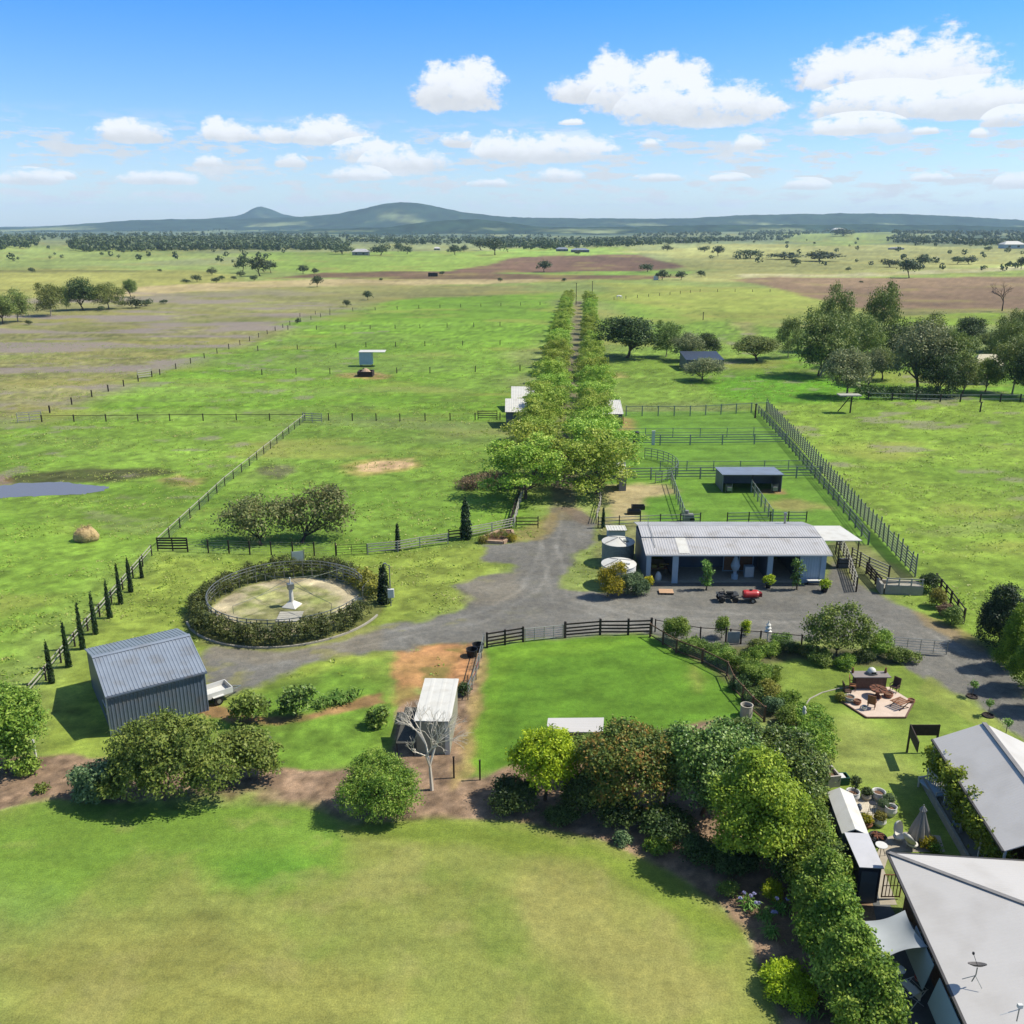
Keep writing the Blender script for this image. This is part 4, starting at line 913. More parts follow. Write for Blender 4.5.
SMALL = [  # far single trees and bushes: (label, px, base, top, width)
 ('dark bush clump between the rough pasture gums and the straw strip', 136, 308, 298, 17), ('bush right beside the dark bush clump in the rough pasture', 147, 306, 299, 11),
 ('small bush at the right end of the rough pasture bushes', 164, 304, 300, 8), ('low bush at the foot of the widest rough pasture gum', 101, 311, 306, 6),
 ('low bush between rough pasture gum and dark bush clump', 122, 306, 301, 6), ('tiny bush below the leaning gum', 29, 325, 320, 6),
 ('lone dark bush far left of the straw strip', 32, 273, 268, 6), ('tiny bush in the far green field left', 160, 272, 269, 4), ('round tree above the straw strip on the left', 212, 275, 268, 9),
 ('wide dark tree left of the far tree pair', 243, 273, 257, 14), ('darkest tree of the far left cluster', 260, 276, 259, 20), ('pale tree right of the darkest cluster tree', 271, 273, 261, 12),
 ('bush above the brown strip, left one of two', 303, 274, 266, 11), ('bush above the brown strip, right one of two', 315, 274, 268, 7), ('tree standing on the straw strip', 317, 287, 277, 11),
 ('bush on the straw strip at its left', 197, 282, 275, 9), ('small bush left of the straw strip bush', 186, 283, 279, 8), ('bush on the straw strip, second from its left', 216, 283, 277, 8), ('small bush on straw strip beside the second', 222, 280, 276, 6), ('bush in the middle of the straw strip', 234, 280, 276, 5), ('taller bush below the far dark cluster', 241, 277, 271, 8), ('bush under the darkest cluster tree', 254, 281, 275, 7),
 ('wind bent tree at the upper edge of the green paddock', 368, 300, 292, 9), ('small tree at the left of the wind bent tree', 347, 307, 300, 7), ('tiny bush at the corner of the green paddock', 298, 324, 318, 5),
 ('bush at the right end of the brown strip', 442, 275, 271, 5), ('small bush on the pale strip near the avenue end', 500, 282, 278, 5), ('bush on the brown strip left', 381, 281, 278, 4),
 ('dark tree left of the grey roofed far shed', 342, 254, 245, 20), ('dark tree right of the grey roofed far shed', 381, 255, 244, 18), ('round tree in the far green field, left of two', 398, 252, 244, 9), ('round tree in the far green field, right of two', 407, 254, 246, 12), ('pale tree in the far green field', 455, 255, 246, 13), ('thin tree right of the pale far tree', 464, 252, 245, 7), ('large tree at the far edge of the green field', 495, 255, 240, 20), ('tree left of the large far edge tree', 481, 250, 239, 18),
 ('tree left of the blue roofs', 551, 250, 242, 10), ('bush before the blue roofs', 578, 255, 250, 6), ('pointed dark tree on the edge of the ploughed field', 544, 272, 262, 14), ('round tree on the right of the ploughed field', 647, 272, 264, 13), ('tree beside the white tank below the ploughed field', 662, 280, 271, 13), ('round bush right of the tree by the white tank', 681, 280, 272, 11), ('small bush right below the ploughed field corner', 701, 277, 271, 8), ('tiny bush on the line of the avenue end', 564, 282, 278, 4),
 ('round tree at the ploughed field top right corner', 667, 251, 245, 10), ('tree in the pale field, left of two', 704, 252, 246, 11), ('tree in the pale field, right of two', 718, 256, 247, 12), ('long thicket in the pale field', 750, 258, 250, 24),
 ('long dark thicket left of the pale road', 784, 259, 253, 30), ('dark thicket above the pale road', 820, 261, 251, 34), ('round bush below the long dark thicket', 795, 266, 259, 10), ('round dark tree at the pale road', 909, 278, 260, 19), ('tree right of the round dark road tree', 923, 267, 256, 16), ('low thicket left of the round dark road tree', 890, 267, 259, 18), ('bush near the road bend, left of two', 957, 264, 257, 12), ('bush near the road bend, right of two', 969, 264, 257, 15), ('dark tree on the far slope at right', 923, 245, 236, 14), ('tree at right edge by the pale road', 1021, 269, 258, 10), ('tiny bush left on the ploughed right field', 861, 283, 281, 4), ('bush right of the road thickets', 936, 264, 260, 5), ('tiny bush below the road thicket', 848, 271, 267, 5), ('small dark tree by the far white house at right', 988, 251, 246, 7), ('tree by the hilltop house', 842, 237, 229, 20), ('tree right of the hilltop house', 862, 232, 226, 12),
]
for i, (lab, px, b, t, wd) in enumerate(SMALL):
    tpx('fartree' if (b - t) > 7 and wd < 1.5 * (b - t) else 'farbush', 'tree' if (b - t) > 7 else 'bush', lab, 'tree' if (b - t) > 7 else 'bush', px, b, t, wd, None, i % 4, 7, 6)

# --- far woods that read as one mass
def wood(name, label, polys, n, seed, h=(7, 12)):
    rng = np.random.default_rng(seed); V = []
    for poly, share in polys:
        a = np.array(poly, float); k = int(n * share); got = 0
        while got < k:
            q = np.stack([rng.uniform(a[:, 0].min(), a[:, 0].max(), k * 3), rng.uniform(a[:, 1].min(), a[:, 1].max(), k * 3)], 1)
            q = q[sdist(q[:, 0], q[:, 1], poly) < 0][:k - got]; got += len(q)
            for px, py in q:
                x, y = P(px, py); x += rng.normal() * 8; y += rng.normal() * 20
                z = float(relief(np.array([x]), np.array([y]))[0]); hh = rng.uniform(*h); ww = hh * rng.uniform(.75, 1.25)
                bl = np.array([(x + rng.normal() * ww * .18, y, z + hh * .55, ww * .5, ww * .5, hh * .42)] * 1)
                V.append((bl[0], hh))
    vs = []
    for b, hh in V:
        m = 34; d = _unit(rng.normal(size=(m, 3))); pos = b[:3] + d * b[3:6] * rng.uniform(.75, 1.08, (m, 1))
        vs.append(leaf_quads(pos, d + rng.normal(size=(m, 3)) * .45, hh * rng.uniform(.13, .24, m), rng, .8))
    o = link_mesh(name, quads_mesh(name, np.concatenate(vs), LM['far'])); return tag(o, label, 'woodland', None, 'stuff')
wood('far_woodland', 'dark far woodland across the plain', [
    ([(76, 250), (78, 243), (160, 240), (256, 240), (256, 249), (160, 250), (110, 252)], .24),
    ([(250, 250), (250, 241), (330, 240), (345, 248), (330, 250)], .10),
    ([(-20, 243), (-20, 231), (80, 230), (250, 231), (250, 240), (80, 241)], .10),
    ([(250, 242), (250, 231), (380, 229.5), (520, 230), (590, 240), (480, 244), (350, 244)], .14),
    ([(586, 247), (592, 238), (640, 234.5), (720, 233), (738, 240), (690, 243), (620, 247)], .13),
    ([(736, 239), (745, 233), (790, 230.5), (830, 229.5), (832, 233), (780, 238)], .06),
    ([(892, 242), (894, 233), (915, 230), (1030, 231), (1040, 246), (960, 246)], .16),
    ([(-20, 252), (-20, 247), (30, 245), (24, 250)], .02), ([(500, 248), (520, 241), (590, 243), (560, 250)], .03), ([(835, 236), (838, 230), (870, 229.5), (880, 233)], .02)], 4200, 4)
wood('scattered_far_trees', 'scattered dark specks of trees over the far plain', [([(-20, 262), (-20, 240), (60, 246), (300, 252), (260, 262)], .2), ([(260, 243), (260, 230), (600, 229), (600, 243)], .45), ([(700, 262), (700, 240), (1040, 236), (1040, 274)], .35)], 170, 6, (3, 7))

# --- cypresses along the left fence and the two at the paddock fence
CY = [(52, 683, 646), (69, 667, 627), (83, 649, 609), (96, 634, 597), (110, 618, 585), (121, 604, 570), (131, 592, 561), (142, 578, 561)]
for i, (px, b, t) in enumerate(CY):
    x, y = P(px, b)
    plant('cypress', 'cypress', f'narrow dark cypress on the left fence, {ORD[i]} counting away from the shed', 'cypress', x, y, .34 if i < 7 else .27, HT(px, b, t) * 1.08, 'cypresses along the left fence', i % 3, .62, 3.2)
for px, b, t, w_, lab in ((466, 539, 500, .95, 'tall thick dark cypress by the curved white fence'), (398, 550, 524, .45, 'thin small cypress beside the rail gate in the paddock fence'), (384, 603, 566, .9, 'pointed dark cypress at the horse walker gate'), (603, 528, 508, .35, 'slim cypress behind the water tanks')):
    x, y = P(px, b); plant('cypress', 'cypress', lab, 'cypress', x, y, w_, HT(px, b, t), None, 0, .62, 3.2)

# --- pale willowy trees in the left paddock
def offs(lst): return [tuple(q) for q in lst]
x, y = P(302, 543)
bush('willow_tree', 'pale grey green willowy tree with dark forked trunk behind the paddock fence', 'tree', x, y, offs([(.5, 1, 3.2, 2.2, 2, 1.6), (3.0, 1.4, 3.8, 2.0, 1.8, 1.7), (2.0, 2.2, 4.4, 2.0, 1.8, 1.3), (-1.6, 1.5, 2.6, 1.6, 1.6, 1.3), (4.4, 1.2, 2.6, 1.3, 1.3, 1.2), (0, 1.5, 1.2, 2.2, 1.5, 1.0), (3, 1.8, 1.4, 1.8, 1.5, 1.1)]), LM['willow'], 620, 8, .17, .36, 3, bark=DARKBARK, rt=.2, hang=.3)
x, y = P(262, 545)
bush('willow_tree', 'thin grey brown willowy tree left of the forked willow', 'tree', x, y, offs([(-1.0, .6, 2.6, 2.4, 2, 1.6), (-3.2, 1, 2.2, 1.8, 1.6, 1.4), (1.6, .8, 3.0, 1.8, 1.8, 1.5), (-1.8, 1.6, 3.6, 1.7, 1.6, 1.2), (-1, 1.2, 1.2, 2.6, 1.6, 1.1)]), LM['willow'], 520, 8, .16, .36, 5, bark=DARKBARK, rt=.18, hang=.3)
x, y = P(488, 487)
bush('brush_pile', 'grey brown brush heap left of the avenue', 'brush pile', x, y, offs([(-.5, 0, .5, 3.2, 1.9, 1.1), (2.2, .5, .8, 2.2, 1.6, 1.3), (-2.6, 0, .3, 1.8, 1.3, .7)]), LM['brown'], 520, 8, .2, .3, 8, stem=False, under=.2, aspect=.18)

# --- round hedge of the horse walker: a ring of clipped shrubs with a gap at the gate
def ring_blobs(c, r0, a0, a1, n, hr, rng): return [(c[0] + r0 * math.cos(a) + rng.normal() * .12, c[1] + r0 * math.sin(a) + rng.normal() * .12, hr * rng.uniform(.42, .58), .95 * rng.uniform(.75, 1.25), .95 * rng.uniform(.75, 1.25), hr * rng.uniform(.42, .66)) for a in np.linspace(a0, a1, n)]
rng = np.random.default_rng(12)
bush('hedge', 'dark round hedge of clipped shrubs circling the horse walker', 'hedge', WC[0], WC[1], ring_blobs((0, 0), 7.75, R(52), R(338), 40, 1.5, rng), LM['hedge'], 4200, 8, .09, .14, 21, stem=False)
bush('hedge', 'short olive topped hedge piece behind the horse walker gate', 'hedge', WC[0], WC[1], ring_blobs((0, 0), 7.6, R(14), R(46), 7, 1.3, rng), LM['olive'], 380, 8, .12, .17, 22, stem=False)

# --- foreground shrubs and trees
x, y = P(380, 812)
bush('round_bush', 'round fine leaved green bush on the mulch left of the bare tree', 'bush', x, y, offs([(0, 0, 1.6, 2.1, 1.9, 1.6), (-1.2, -.4, 1.3, 1.35, 1.2, 1.2), (1.2, -.3, 1.4, 1.35, 1.2, 1.2), (0, -.8, 1.0, 1.6, 1.1, .95), (.1, .3, 2.3, 1.7, 1.5, 1.05)]), LM['limegr'], 3000, 8, .08, .12, 31, aspect=.4, lump=3)
x, y = P(165, 800)
bush('large_shrub', 'large grey green shrub in front of the shed, widest on the mulch bed', 'shrub', x, y, offs([(-.3, .5, 3.9, 1.7, 1.6, 1.3), (1.8, .3, 3.3, 1.8, 1.7, 1.5), (-1.8, .5, 3.2, 1.4, 1.4, 1.4), (.8, -.5, 2.1, 1.9, 1.5, 1.5), (3.1, -.2, 2.0, 1.4, 1.3, 1.4), (-1.6, -.4, 1.8, 1.6, 1.4, 1.4), (.6, .3, 3.2, 1.5, 1.5, 1.2)]), LM['shrub'], 3000, 8, .10, .17, 33, rt=.09)
x, y = P(250, 778)
bush('shrub', 'mid green shrub at the right of the large grey green shrub', 'shrub', x, y, offs([(0, 0, 1.8, 1.3, 1.2, 1.3), (-.9, .2, 1.7, 1.0, 1.0, 1.2), (.8, 0, 1.4, 1.0, 1.0, 1.0)]), LM['shrub'], 900, 8, .11, .2, 34, rt=.06)
x, y = P(103, 799)
bush('shrub', 'low round blue green shrub at the left of the large grey green shrub', 'shrub', x, y, offs([(0, 0, 1.2, 1.4, 1.3, 1.2), (.5, .3, 1.6, .9, .9, .8), (-.5, -.2, .9, .9, .9, .8)]), LM['box'], 1000, 8, .11, .15, 35)
x, y = P(6, 772)
bush('tree', 'leafy dark green tree cut by the left edge of the mulch bed', 'tree', x, y, offs([(-.6, .5, 4.2, 2.2, 2, 1.7), (.9, .2, 3.6, 1.6, 1.6, 1.5), (1.5, .2, 2.7, 1.2, 1.2, 1.1), (-.5, 0, 2.6, 2, 1.8, 1.5), (.4, -.4, 1.6, 1.4, 1.3, 1.1), (.9, .4, 4.6, 1.2, 1.2, 1.0)]), LM['limegr'], 2800, 8, .1, .18, 36, rt=.14)
x, y = P(23, 773)
bush('shrub', 'small green shrub at the foot of the left edge tree', 'shrub', x + .3, y, offs([(0, 0, .5, .62, .6, .5)]), LM['limegr'], 150, 8, .1, .14, 37, stem=False)
x, y = P(41, 792)
bush('shrub', 'tiny seedling shrub alone on the brown mulch at left', 'shrub', x, y, offs([(0, 0, .25, .3, .3, .25)]), LM['shrub'], 40, 7, .09, .1, 38, stem=False)
x, y = P(250, 722)
bush('shrub', 'airy brown tipped shrub by the gravel, left of the two island shrubs', 'shrub', x, y, offs([(0, 0, 1.3, 1.0, .9, .9), (-.5, 0, .8, .7, .7, .7), (.6, .1, 1.0, .7, .7, .7)]), LM['shrub'], 300, 8, .11, .17, 39, rt=.05)
x, y = P(296, 716)
bush('shrub', 'dark green spreading shrub, right of the two island shrubs', 'shrub', x, y, offs([(0, 0, 1.1, .85, .8, .8), (.6, .1, 1.7, .6, .6, .5), (-.4, -.1, .8, .6, .6, .6)]), LM['glossy'], 270, 8, .12, .17, 40, rt=.05)
x, y = P(376, 726)
bush('shrub', 'small dark shrub on the grass left of the white roofed shelter', 'shrub', x, y, offs([(0, 0, .55, .6, .6, .55), (.35, 0, .95, .4, .4, .4)]), LM['shrub'], 170, 8, .11, .15, 41, rt=.04)

# tufted strap-leaved plants
def strappy(label, x, y, n, ln, m, seed, spread=.2, name='strap_leaf_plant', flowers=0, cat='plant', group=None):
    rng = np.random.default_rng(seed); vs = []
    for i in range(n):
        a = rng.uniform(0, 6.28); l = ln * rng.uniform(.7, 1.15); w_ = .035 * ln / .6
        bx, by = rng.normal() * spread, rng.normal() * spread
        d = np.array((math.cos(a), math.sin(a), 0)); s = np.array((-d[1], d[0], 0)) * w_
        p0 = np.array((bx, by, 0.)); p1 = p0 + d * l * .35 + np.array((0, 0, l * .7)); p2 = p0 + d * l * .85 + np.array((0, 0, l * .55))
        vs += [p0 - s * .5, p0 + s * .5, p1 + s, p1 - s, p1 - s, p1 + s, p2 + s * .2, p2 - s * .2]
    root = thing(name, label, cat, (x, y, 0), 0, group); link_mesh('foliage', quads_mesh('foliage', np.array(vs), m), root)
    for i in range(flowers):
        f = MB(); px_, py_ = rng.normal() * spread * 1.5, rng.normal() * spread * 1.5; hh = ln * rng.uniform(1.3, 1.6)
        st = MB(); st.tube((px_ * .4, py_ * .4, 0), (px_, py_, hh), .012, .01, 4); st.build('stem', MATS['strappy_leaf'], root, world=False)
        for k in range(26):
            d = rng.normal(size=3); d /= np.linalg.norm(d); d[2] = abs(d[2]) * .8 - .1
            p = np.array((px_, py_, hh)) + d * .11; f.tube(np.array((px_, py_, hh)) + d * .03, p, .006, .028, 5)
        f.build('flower', FLOWER, root, world=False)
    return root
FLOWER = mat('lilac_flower', A(176, 176, 232), .6, var=.15)
for i, (px, py) in enumerate([(322, 706), (333, 703), (344, 702), (352, 698), (338, 698)]):
    x, y = P(px, py); strappy('clump of pale strappy leaves on the island bed by the gravel', x, y, 60, .75, LM['strappy'], 60 + i, .25, group='strap leaved clumps on the island bed')

# the long screen of trees below the yard
def big(name, label, px, py, blobs, m, n, seed, leaf=.16, rc=.26, cat='tree', **k):
    x, y = P(px, py); return bush(name, label, cat, x, y, offs(blobs), m, int(n * 2.8), 8, leaf * .61, rc * .85, seed, **k)
big('tree', 'bright yellow green round tree left in the screen below the yard', 545, 800, [(0, 0, 3.2, 1.55, 1.5, 1.2), (-.9, 0, 2.7, 1.1, 1.1, 1.0), (.9, .1, 2.8, 1.1, 1.1, 1.1), (.1, -.4, 2.1, 1.3, 1.2, .9), (.3, .5, 3.6, 1.0, 1.0, .8)], LM['lime'], 760, 71, .14, .2, rt=.12)
big('tree', 'reddish tipped dark tree in the middle of the screen below the yard', 628, 812, [(0, 0, 3.6, 2.1, 1.8, 1.4), (-1.5, .2, 3.1, 1.5, 1.4, 1.3), (1.4, .3, 3.5, 1.6, 1.5, 1.3), (.2, -.6, 2.3, 2.0, 1.5, 1.1), (-1.2, -.5, 1.9, 1.2, 1.2, .9), (0, .8, 4.2, 1.7, 1.4, .9)], LM['red'], 1400, 72, .15, .23, rt=.13)
big('tree', 'small olive tree between the lime tree and the reddish tree', 583, 778, [(0, -.3, 1.7, 1.0, .9, .9), (.5, -.3, 2.1, .8, .8, .7)], LM['shrub'], 380, 73, .13, .2)
big('tree', 'dark glossy tree right of the reddish tree in the screen', 702, 815, [(0, 0, 3.8, 1.9, 1.7, 1.4), (1.2, .6, 4.0, 1.6, 1.5, 1.3), (-1.0, .4, 3.7, 1.4, 1.4, 1.3), (0, -.6, 2.4, 1.8, 1.4, 1.2), (1.9, .9, 3.2, 1.3, 1.3, 1.2)], LM['glossy'], 1450, 74, .16, .24, rt=.14)
big('tree', 'dark glossy tree behind the large fresh green tree', 776, 790, [(0, -.3, 2.6, 1.8, 1.5, 1.2), (1.2, -1.0, 2.2, 1.3, 1.3, 1.2), (-1.2, .3, 2.7, 1.4, 1.2, 1.0), (.6, -1.8, 2.2, 1.4, 1.3, 1.1)], LM['glossy'], 1250, 75, .15, .23, rt=.13)
big('tree', 'large fresh green tree, brightest of the right end of the screen', 752, 868, [(0, .2, 5.0, 1.6, 1.5, 1.3), (-.9, 0, 4.0, 1.4, 1.4, 1.3), (1.1, 0, 4.2, 1.5, 1.4, 1.3), (.2, -.5, 3.0, 1.8, 1.5, 1.3), (-.9, -.3, 2.5, 1.2, 1.2, 1.0), (1.2, -.4, 2.6, 1.3, 1.2, 1.1), (.1, .4, 5.9, 1.0, 1.0, .8)], LM['limeyel'], 1500, 76, .15, .2, rt=.13)
for i, (px, py, h, w_) in enumerate([(800, 862, 3.5, 1.25), (808, 893, 3.1, 1.1), (815, 926, 3.9, 1.0), (826, 962, 3.9, 1.05), (840, 1002, 3.9, 1.15), (864, 1042, 3.9, 1.25)]):
    pos = ['farthest', 'second farthest', 'third farthest', 'third nearest', 'second nearest', 'nearest']
    big('hedge_tree', f'dense mid green hedge tree by the house, {pos[i]} in the row', px, py, [(0, 0, h * .30, w_, w_, h * .3), (.1, .1, h * .6, w_ * .95, w_ * .95, h * .3), (-.3, -.3, h * .45, w_, w_, h * .3), (.2, .2, h * .86, w_ * .6, w_ * .6, h * .2)], LM['ivy'] if i % 2 else LM['limegr'], 900, 81 + i, .13, .18, group='hedge trees between the lawn and the house')
big('bush', 'spreading golden green low bush at the lawn corner', 786, 996, [(0, 0, .5, .8, .7, .5), (.3, .7, .6, .8, .7, .45), (-.4, .5, .55, .6, .6, .5), (.3, -.5, .5, .7, .6, .45), (-.3, -.2, .5, .6, .6, .45), (.7, .1, .4, .5, .6, .4)], LM['lime'], 560, 91, .10, .13, 'bush')
big('bush', 'small round golden bush among the lilac flowers', 772, 899, [(0, 0, .45, .5, .48, .45), (.1, .1, .6, .4, .4, .35)], LM['lime'], 170, 92, .08, .1, 'bush')
big('bush', 'bright green leafy plant at the mulch edge under the screen', 655, 850, [(0, 0, .35, .6, .5, .38), (.5, .1, .4, .5, .5, .38)], LM['ivy'], 170, 93, .11, .14, 'bush')
big('bush', 'pale leafed upright plant behind the bright green leafy plant', 654, 828, [(0, 0, .7, .5, .5, .7), (.4, .2, .6, .4, .4, .5)], LM['strappy'], 120, 94, .13, .16, 'bush')
big('bush', 'low grey bush at the mulch edge left of the pale plant', 622, 843, [(0, 0, .25, .45, .4, .28)], LM['box'], 80, 95, .09, .12, 'bush')
big('bush', 'dark low bush under the lime tree, left', 505, 812, [(0, 0, .7, .9, .9, .7), (1.0, .2, .8, .9, .9, .8), (.4, .6, 1.0, .9, .8, .7)], LM['dark'], 380, 96, .12, .17, 'bush')
big('bush', 'dark low bush under the lime tree, right', 556, 823, [(0, 0, .4, .6, .5, .45), (.6, .2, .5, .6, .5, .5)], LM['dark'], 200, 97, .11, .15, 'bush')
big('bush', 'dull olive low bush at the lawn edge before the flowers', 727, 893, [(0, 0, .28, .5, .4, .3)], LM['shrub'], 90, 98, .09, .11, 'bush')
big('bush', 'dull green understorey bush in the shade of the fresh green tree', 700, 862, [(0, 0, .7, 1.0, .8, .7), (1.2, -.2, .6, .9, .8, .6)], LM['dark'], 260, 99, .13, .18, 'bush')
for i, (px, py, h, w_, mm, lab) in enumerate([(590, 815, 2.6, 1.3, 'dark', 'dark understorey tree between the lime tree and the reddish tree'), (665, 800, 3.6, 1.4, 'glossy', 'dark glossy tree joining the reddish tree and its right neighbour'), (738, 790, 4.4, 1.6, 'glossy', 'tall glossy tree behind the fresh green tree, left of its top'), (800, 822, 2.6, 1.2, 'glossy', 'glossy tree at the right end of the screen above the garden shed'), (668, 838, 1.6, 1.2, 'dark', 'shaded dark bush under the reddish tree, right'), (620, 826, 1.5, 1.1, 'dark', 'shaded dark bush under the reddish tree, left'), (790, 880, 2.4, 1.1, 'dark', 'shaded dark bush between the fresh green tree and the hedge trees'), (735, 872, 1.3, 1.0, 'dark', 'shaded dark bush at the foot of the fresh green tree')]):
    big('tree' if h > 2 else 'bush', lab, px, py, [(0, 0, h * .62, w_, w_ * .9, h * .34), (w_ * .5, .1, h * .5, w_ * .7, w_ * .7, h * .3), (-w_ * .5, 0, h * .48, w_ * .7, w_ * .7, h * .3), (0, .2, h * .85, w_ * .6, w_ * .6, h * .16)], LM[mm], 520 if h > 2 else 240, 450 + i, .14, .2, 'tree' if h > 2 else 'bush')
for i, (px, py, nf, lab) in enumerate([(748, 908, 4, 'lilac flowering strap leaf clump, nearest the lawn edge'), (765, 920, 4, 'lilac flowering strap leaf clump in front of the golden bush'), (781, 912, 2, 'lilac flowering strap leaf clump right of the golden bush'), (770, 935, 0, 'flowerless strap leaf clump below the lilac flowers')]):
    x, y = P(px, py); strappy(lab, x, y, 60, .55, LM['strappy'], 110 + i, .16, 'flowering_plant', nf)
x, y = P(805, 1010); strappy('loose light green plant below the golden bush', x, y, 70, .6, LM['strappy'], 130, .3)
for i, (wx, wy, h) in enumerate([(16.95, 43.4, 2.3), (16.75, 42.0, 2.3), (16.65, 40.6, 2.35), (16.6, 39.3, 2.3), (16.65, 38.1, 2.1)]):
    bush('hedge_shrub', f'leafy shrub pressed against the garden shed walls, {ORD[i]} counting from the lawn end', 'shrub', wx, wy, [(0, 0, h * .4, .7, .75, h * .4), (.1, .1, h * .75, .55, .6, h * .28), (-.4, -.2, h * .45, .6, .6, h * .4)], LM['glossy'] if i % 2 else LM['ivy'], 520, 8, .08, .14, 460 + i, stem=False, group='shrubs against the garden sheds')
# --- conifers on the right drive
big('conifer', 'big dark conifer on the right above the drive', 1000, 648, [(0, 0, 1.4, 2.0, 1.9, 1.5), (0, .2, 2.8, 1.8, 1.7, 1.5), (.1, .2, 4.0, 1.2, 1.2, 1.1), (.9, 0, 3.0, 1.3, 1.3, 1.3), (-.7, 0, 2.2, 1.2, 1.2, 1.2)], LM['cypress'], 1100, 141, .13, .2, 'conifer', under=.8)
for i, (px, py, h, w_) in enumerate([(1010, 668, 5.3, 1.1), (1026, 690, 5.3, 1.2), (1046, 712, 5.0, 1.2)]):
    big('conifer', ['bright green pointed conifer right in front of the big dark one', 'bright green pointed conifer at the right edge of the drive', 'bright green conifer just beyond the right edge'][i], px, py, [(0, 0, h * .25, w_, w_, h * .25), (0, 0, h * .5, w_ * .85, w_ * .85, h * .25), (0, 0, h * .75, w_ * .5, w_ * .5, h * .22), (0, 0, h * .92, w_ * .22, w_ * .22, h * .1)], LM['conifer'], 900, 145 + i, .11, .15, 'conifer')
# ================================================================ BUILDINGS
ROOFGREY = mat('grey_metal_roof', A(208, 208, 214, 1.02), .45, .0, var=.07, scale=.6, spec=.4, stain=(A(170, 164, 156, 1.05), .8, .6))
ROOFPALE = mat('pale_metal_roof', A(214, 212, 214, 1.1), .5, var=.04, scale=.35, spec=.35, stain=(A(188, 184, 182, 1.1), .5, .5))
ROOFBLUE = mat('blue_grey_metal', A(152, 164, 184), .42, .0, var=.1, scale=.7, spec=.45, stain=(A(132, 130, 128), .9, .5))
ROOFWHITE = mat('white_metal', A(236, 236, 234), .5, var=.05, scale=1.0, spec=.3, stain=(A(206, 200, 190), 1.2, .5))
WALLBLUE = mat('slate_blue_wall', A(104, 118, 140), .5, var=.12, scale=1.0, spec=.35, stain=(A(120, 108, 98), 1.1, .45))
WALLLIGHT = mat('light_blue_wall', A(170, 192, 214, 1.25), .55, var=.06, scale=1.0)
WALLGREY = mat('grey_wall', A(150, 152, 158), .6, var=.1, scale=1.0)
CREAM = mat('cream_wall', A(222, 210, 184), .7, var=.08)
TRIMW = mat('white_trim', A(238, 240, 244), .5, var=.05)
STEEL = mat('galvanised_steel', A(170, 176, 178), .4, .55, var=.15, scale=4)
DARKSTEEL = mat('grey_green_steel', A(118, 128, 122), .55, .2, var=.2, scale=3)
BLACK = mat('black_plastic', A(44, 44, 46), .5, var=.2)
TIMBER = mat('weathered_timber', A(120, 108, 94), .85, var=.3, scale=5, bump=.4)
DTIMBER = mat('dark_timber', A(64, 54, 48), .8, var=.3, scale=5, bump=.4)
PALETIMBER = mat('grey_timber', A(192, 190, 182), .85, var=.2, scale=5, bump=.3)
BROWNT = mat('brown_timber', A(150, 104, 72), .7, var=.25, scale=4)
BRICK = mat('brown_brick', A(128, 100, 88), .9, var=.3, scale=7, bump=.5, bscale=14)
def ribbed(m, period=.2, axis='Y', s=.25):
    """fine sheet ribs pressed into a metal roof"""
    nt = m.node_tree; b = nt.nodes['Principled BSDF']; tc = nd(nt, 'ShaderNodeTexCoord'); w = nd(nt, 'ShaderNodeTexWave', bands_direction=axis); w.inputs['Scale'].default_value = .314 / period
    nt.links.new(tc.outputs['Object'], w.inputs['Vector']); bp = nd(nt, 'ShaderNodeBump'); bp.inputs['Strength'].default_value = s; bp.inputs['Distance'].default_value = .03
    nt.links.new(w.outputs[0], bp.inputs['Height']); nt.links.new(bp.outputs[0], b.inputs['Normal'])
ribbed(ROOFPALE)
CONC = mat('concrete', A(184, 180, 170), .9, var=.15, scale=3, bump=.3)
DCONC = mat('dark_paving', A(112, 116, 122), .9, var=.15, scale=3, bump=.3)
GLASS = mat('dark_glass', A(50, 60, 72), .08, var=.1, spec=.6)
DARKIN = mat('dark_lining', A(96, 90, 86), .9, var=.2)
RED = mat('red_paint', A(206, 52, 52), .4, var=.12, spec=.5)
STONE = mat('sandstone', A(202, 172, 148), .9, var=.25, scale=3, bump=.5)
WHITE = mat('white_paint', A(244, 244, 242), .5, var=.06)
RUST = mat('rusty_steel', A(130, 84, 62), .8, var=.35, scale=4)

def frame(o, u):
    """local frame with origin o and x axis along u (2-D)"""
    l = math.hypot(*u); c, s_ = u[0] / l, u[1] / l
    return lambda x, y, z=0.0: (o[0] + c * x - s_ * y, o[1] + s_ * x + c * y, z)

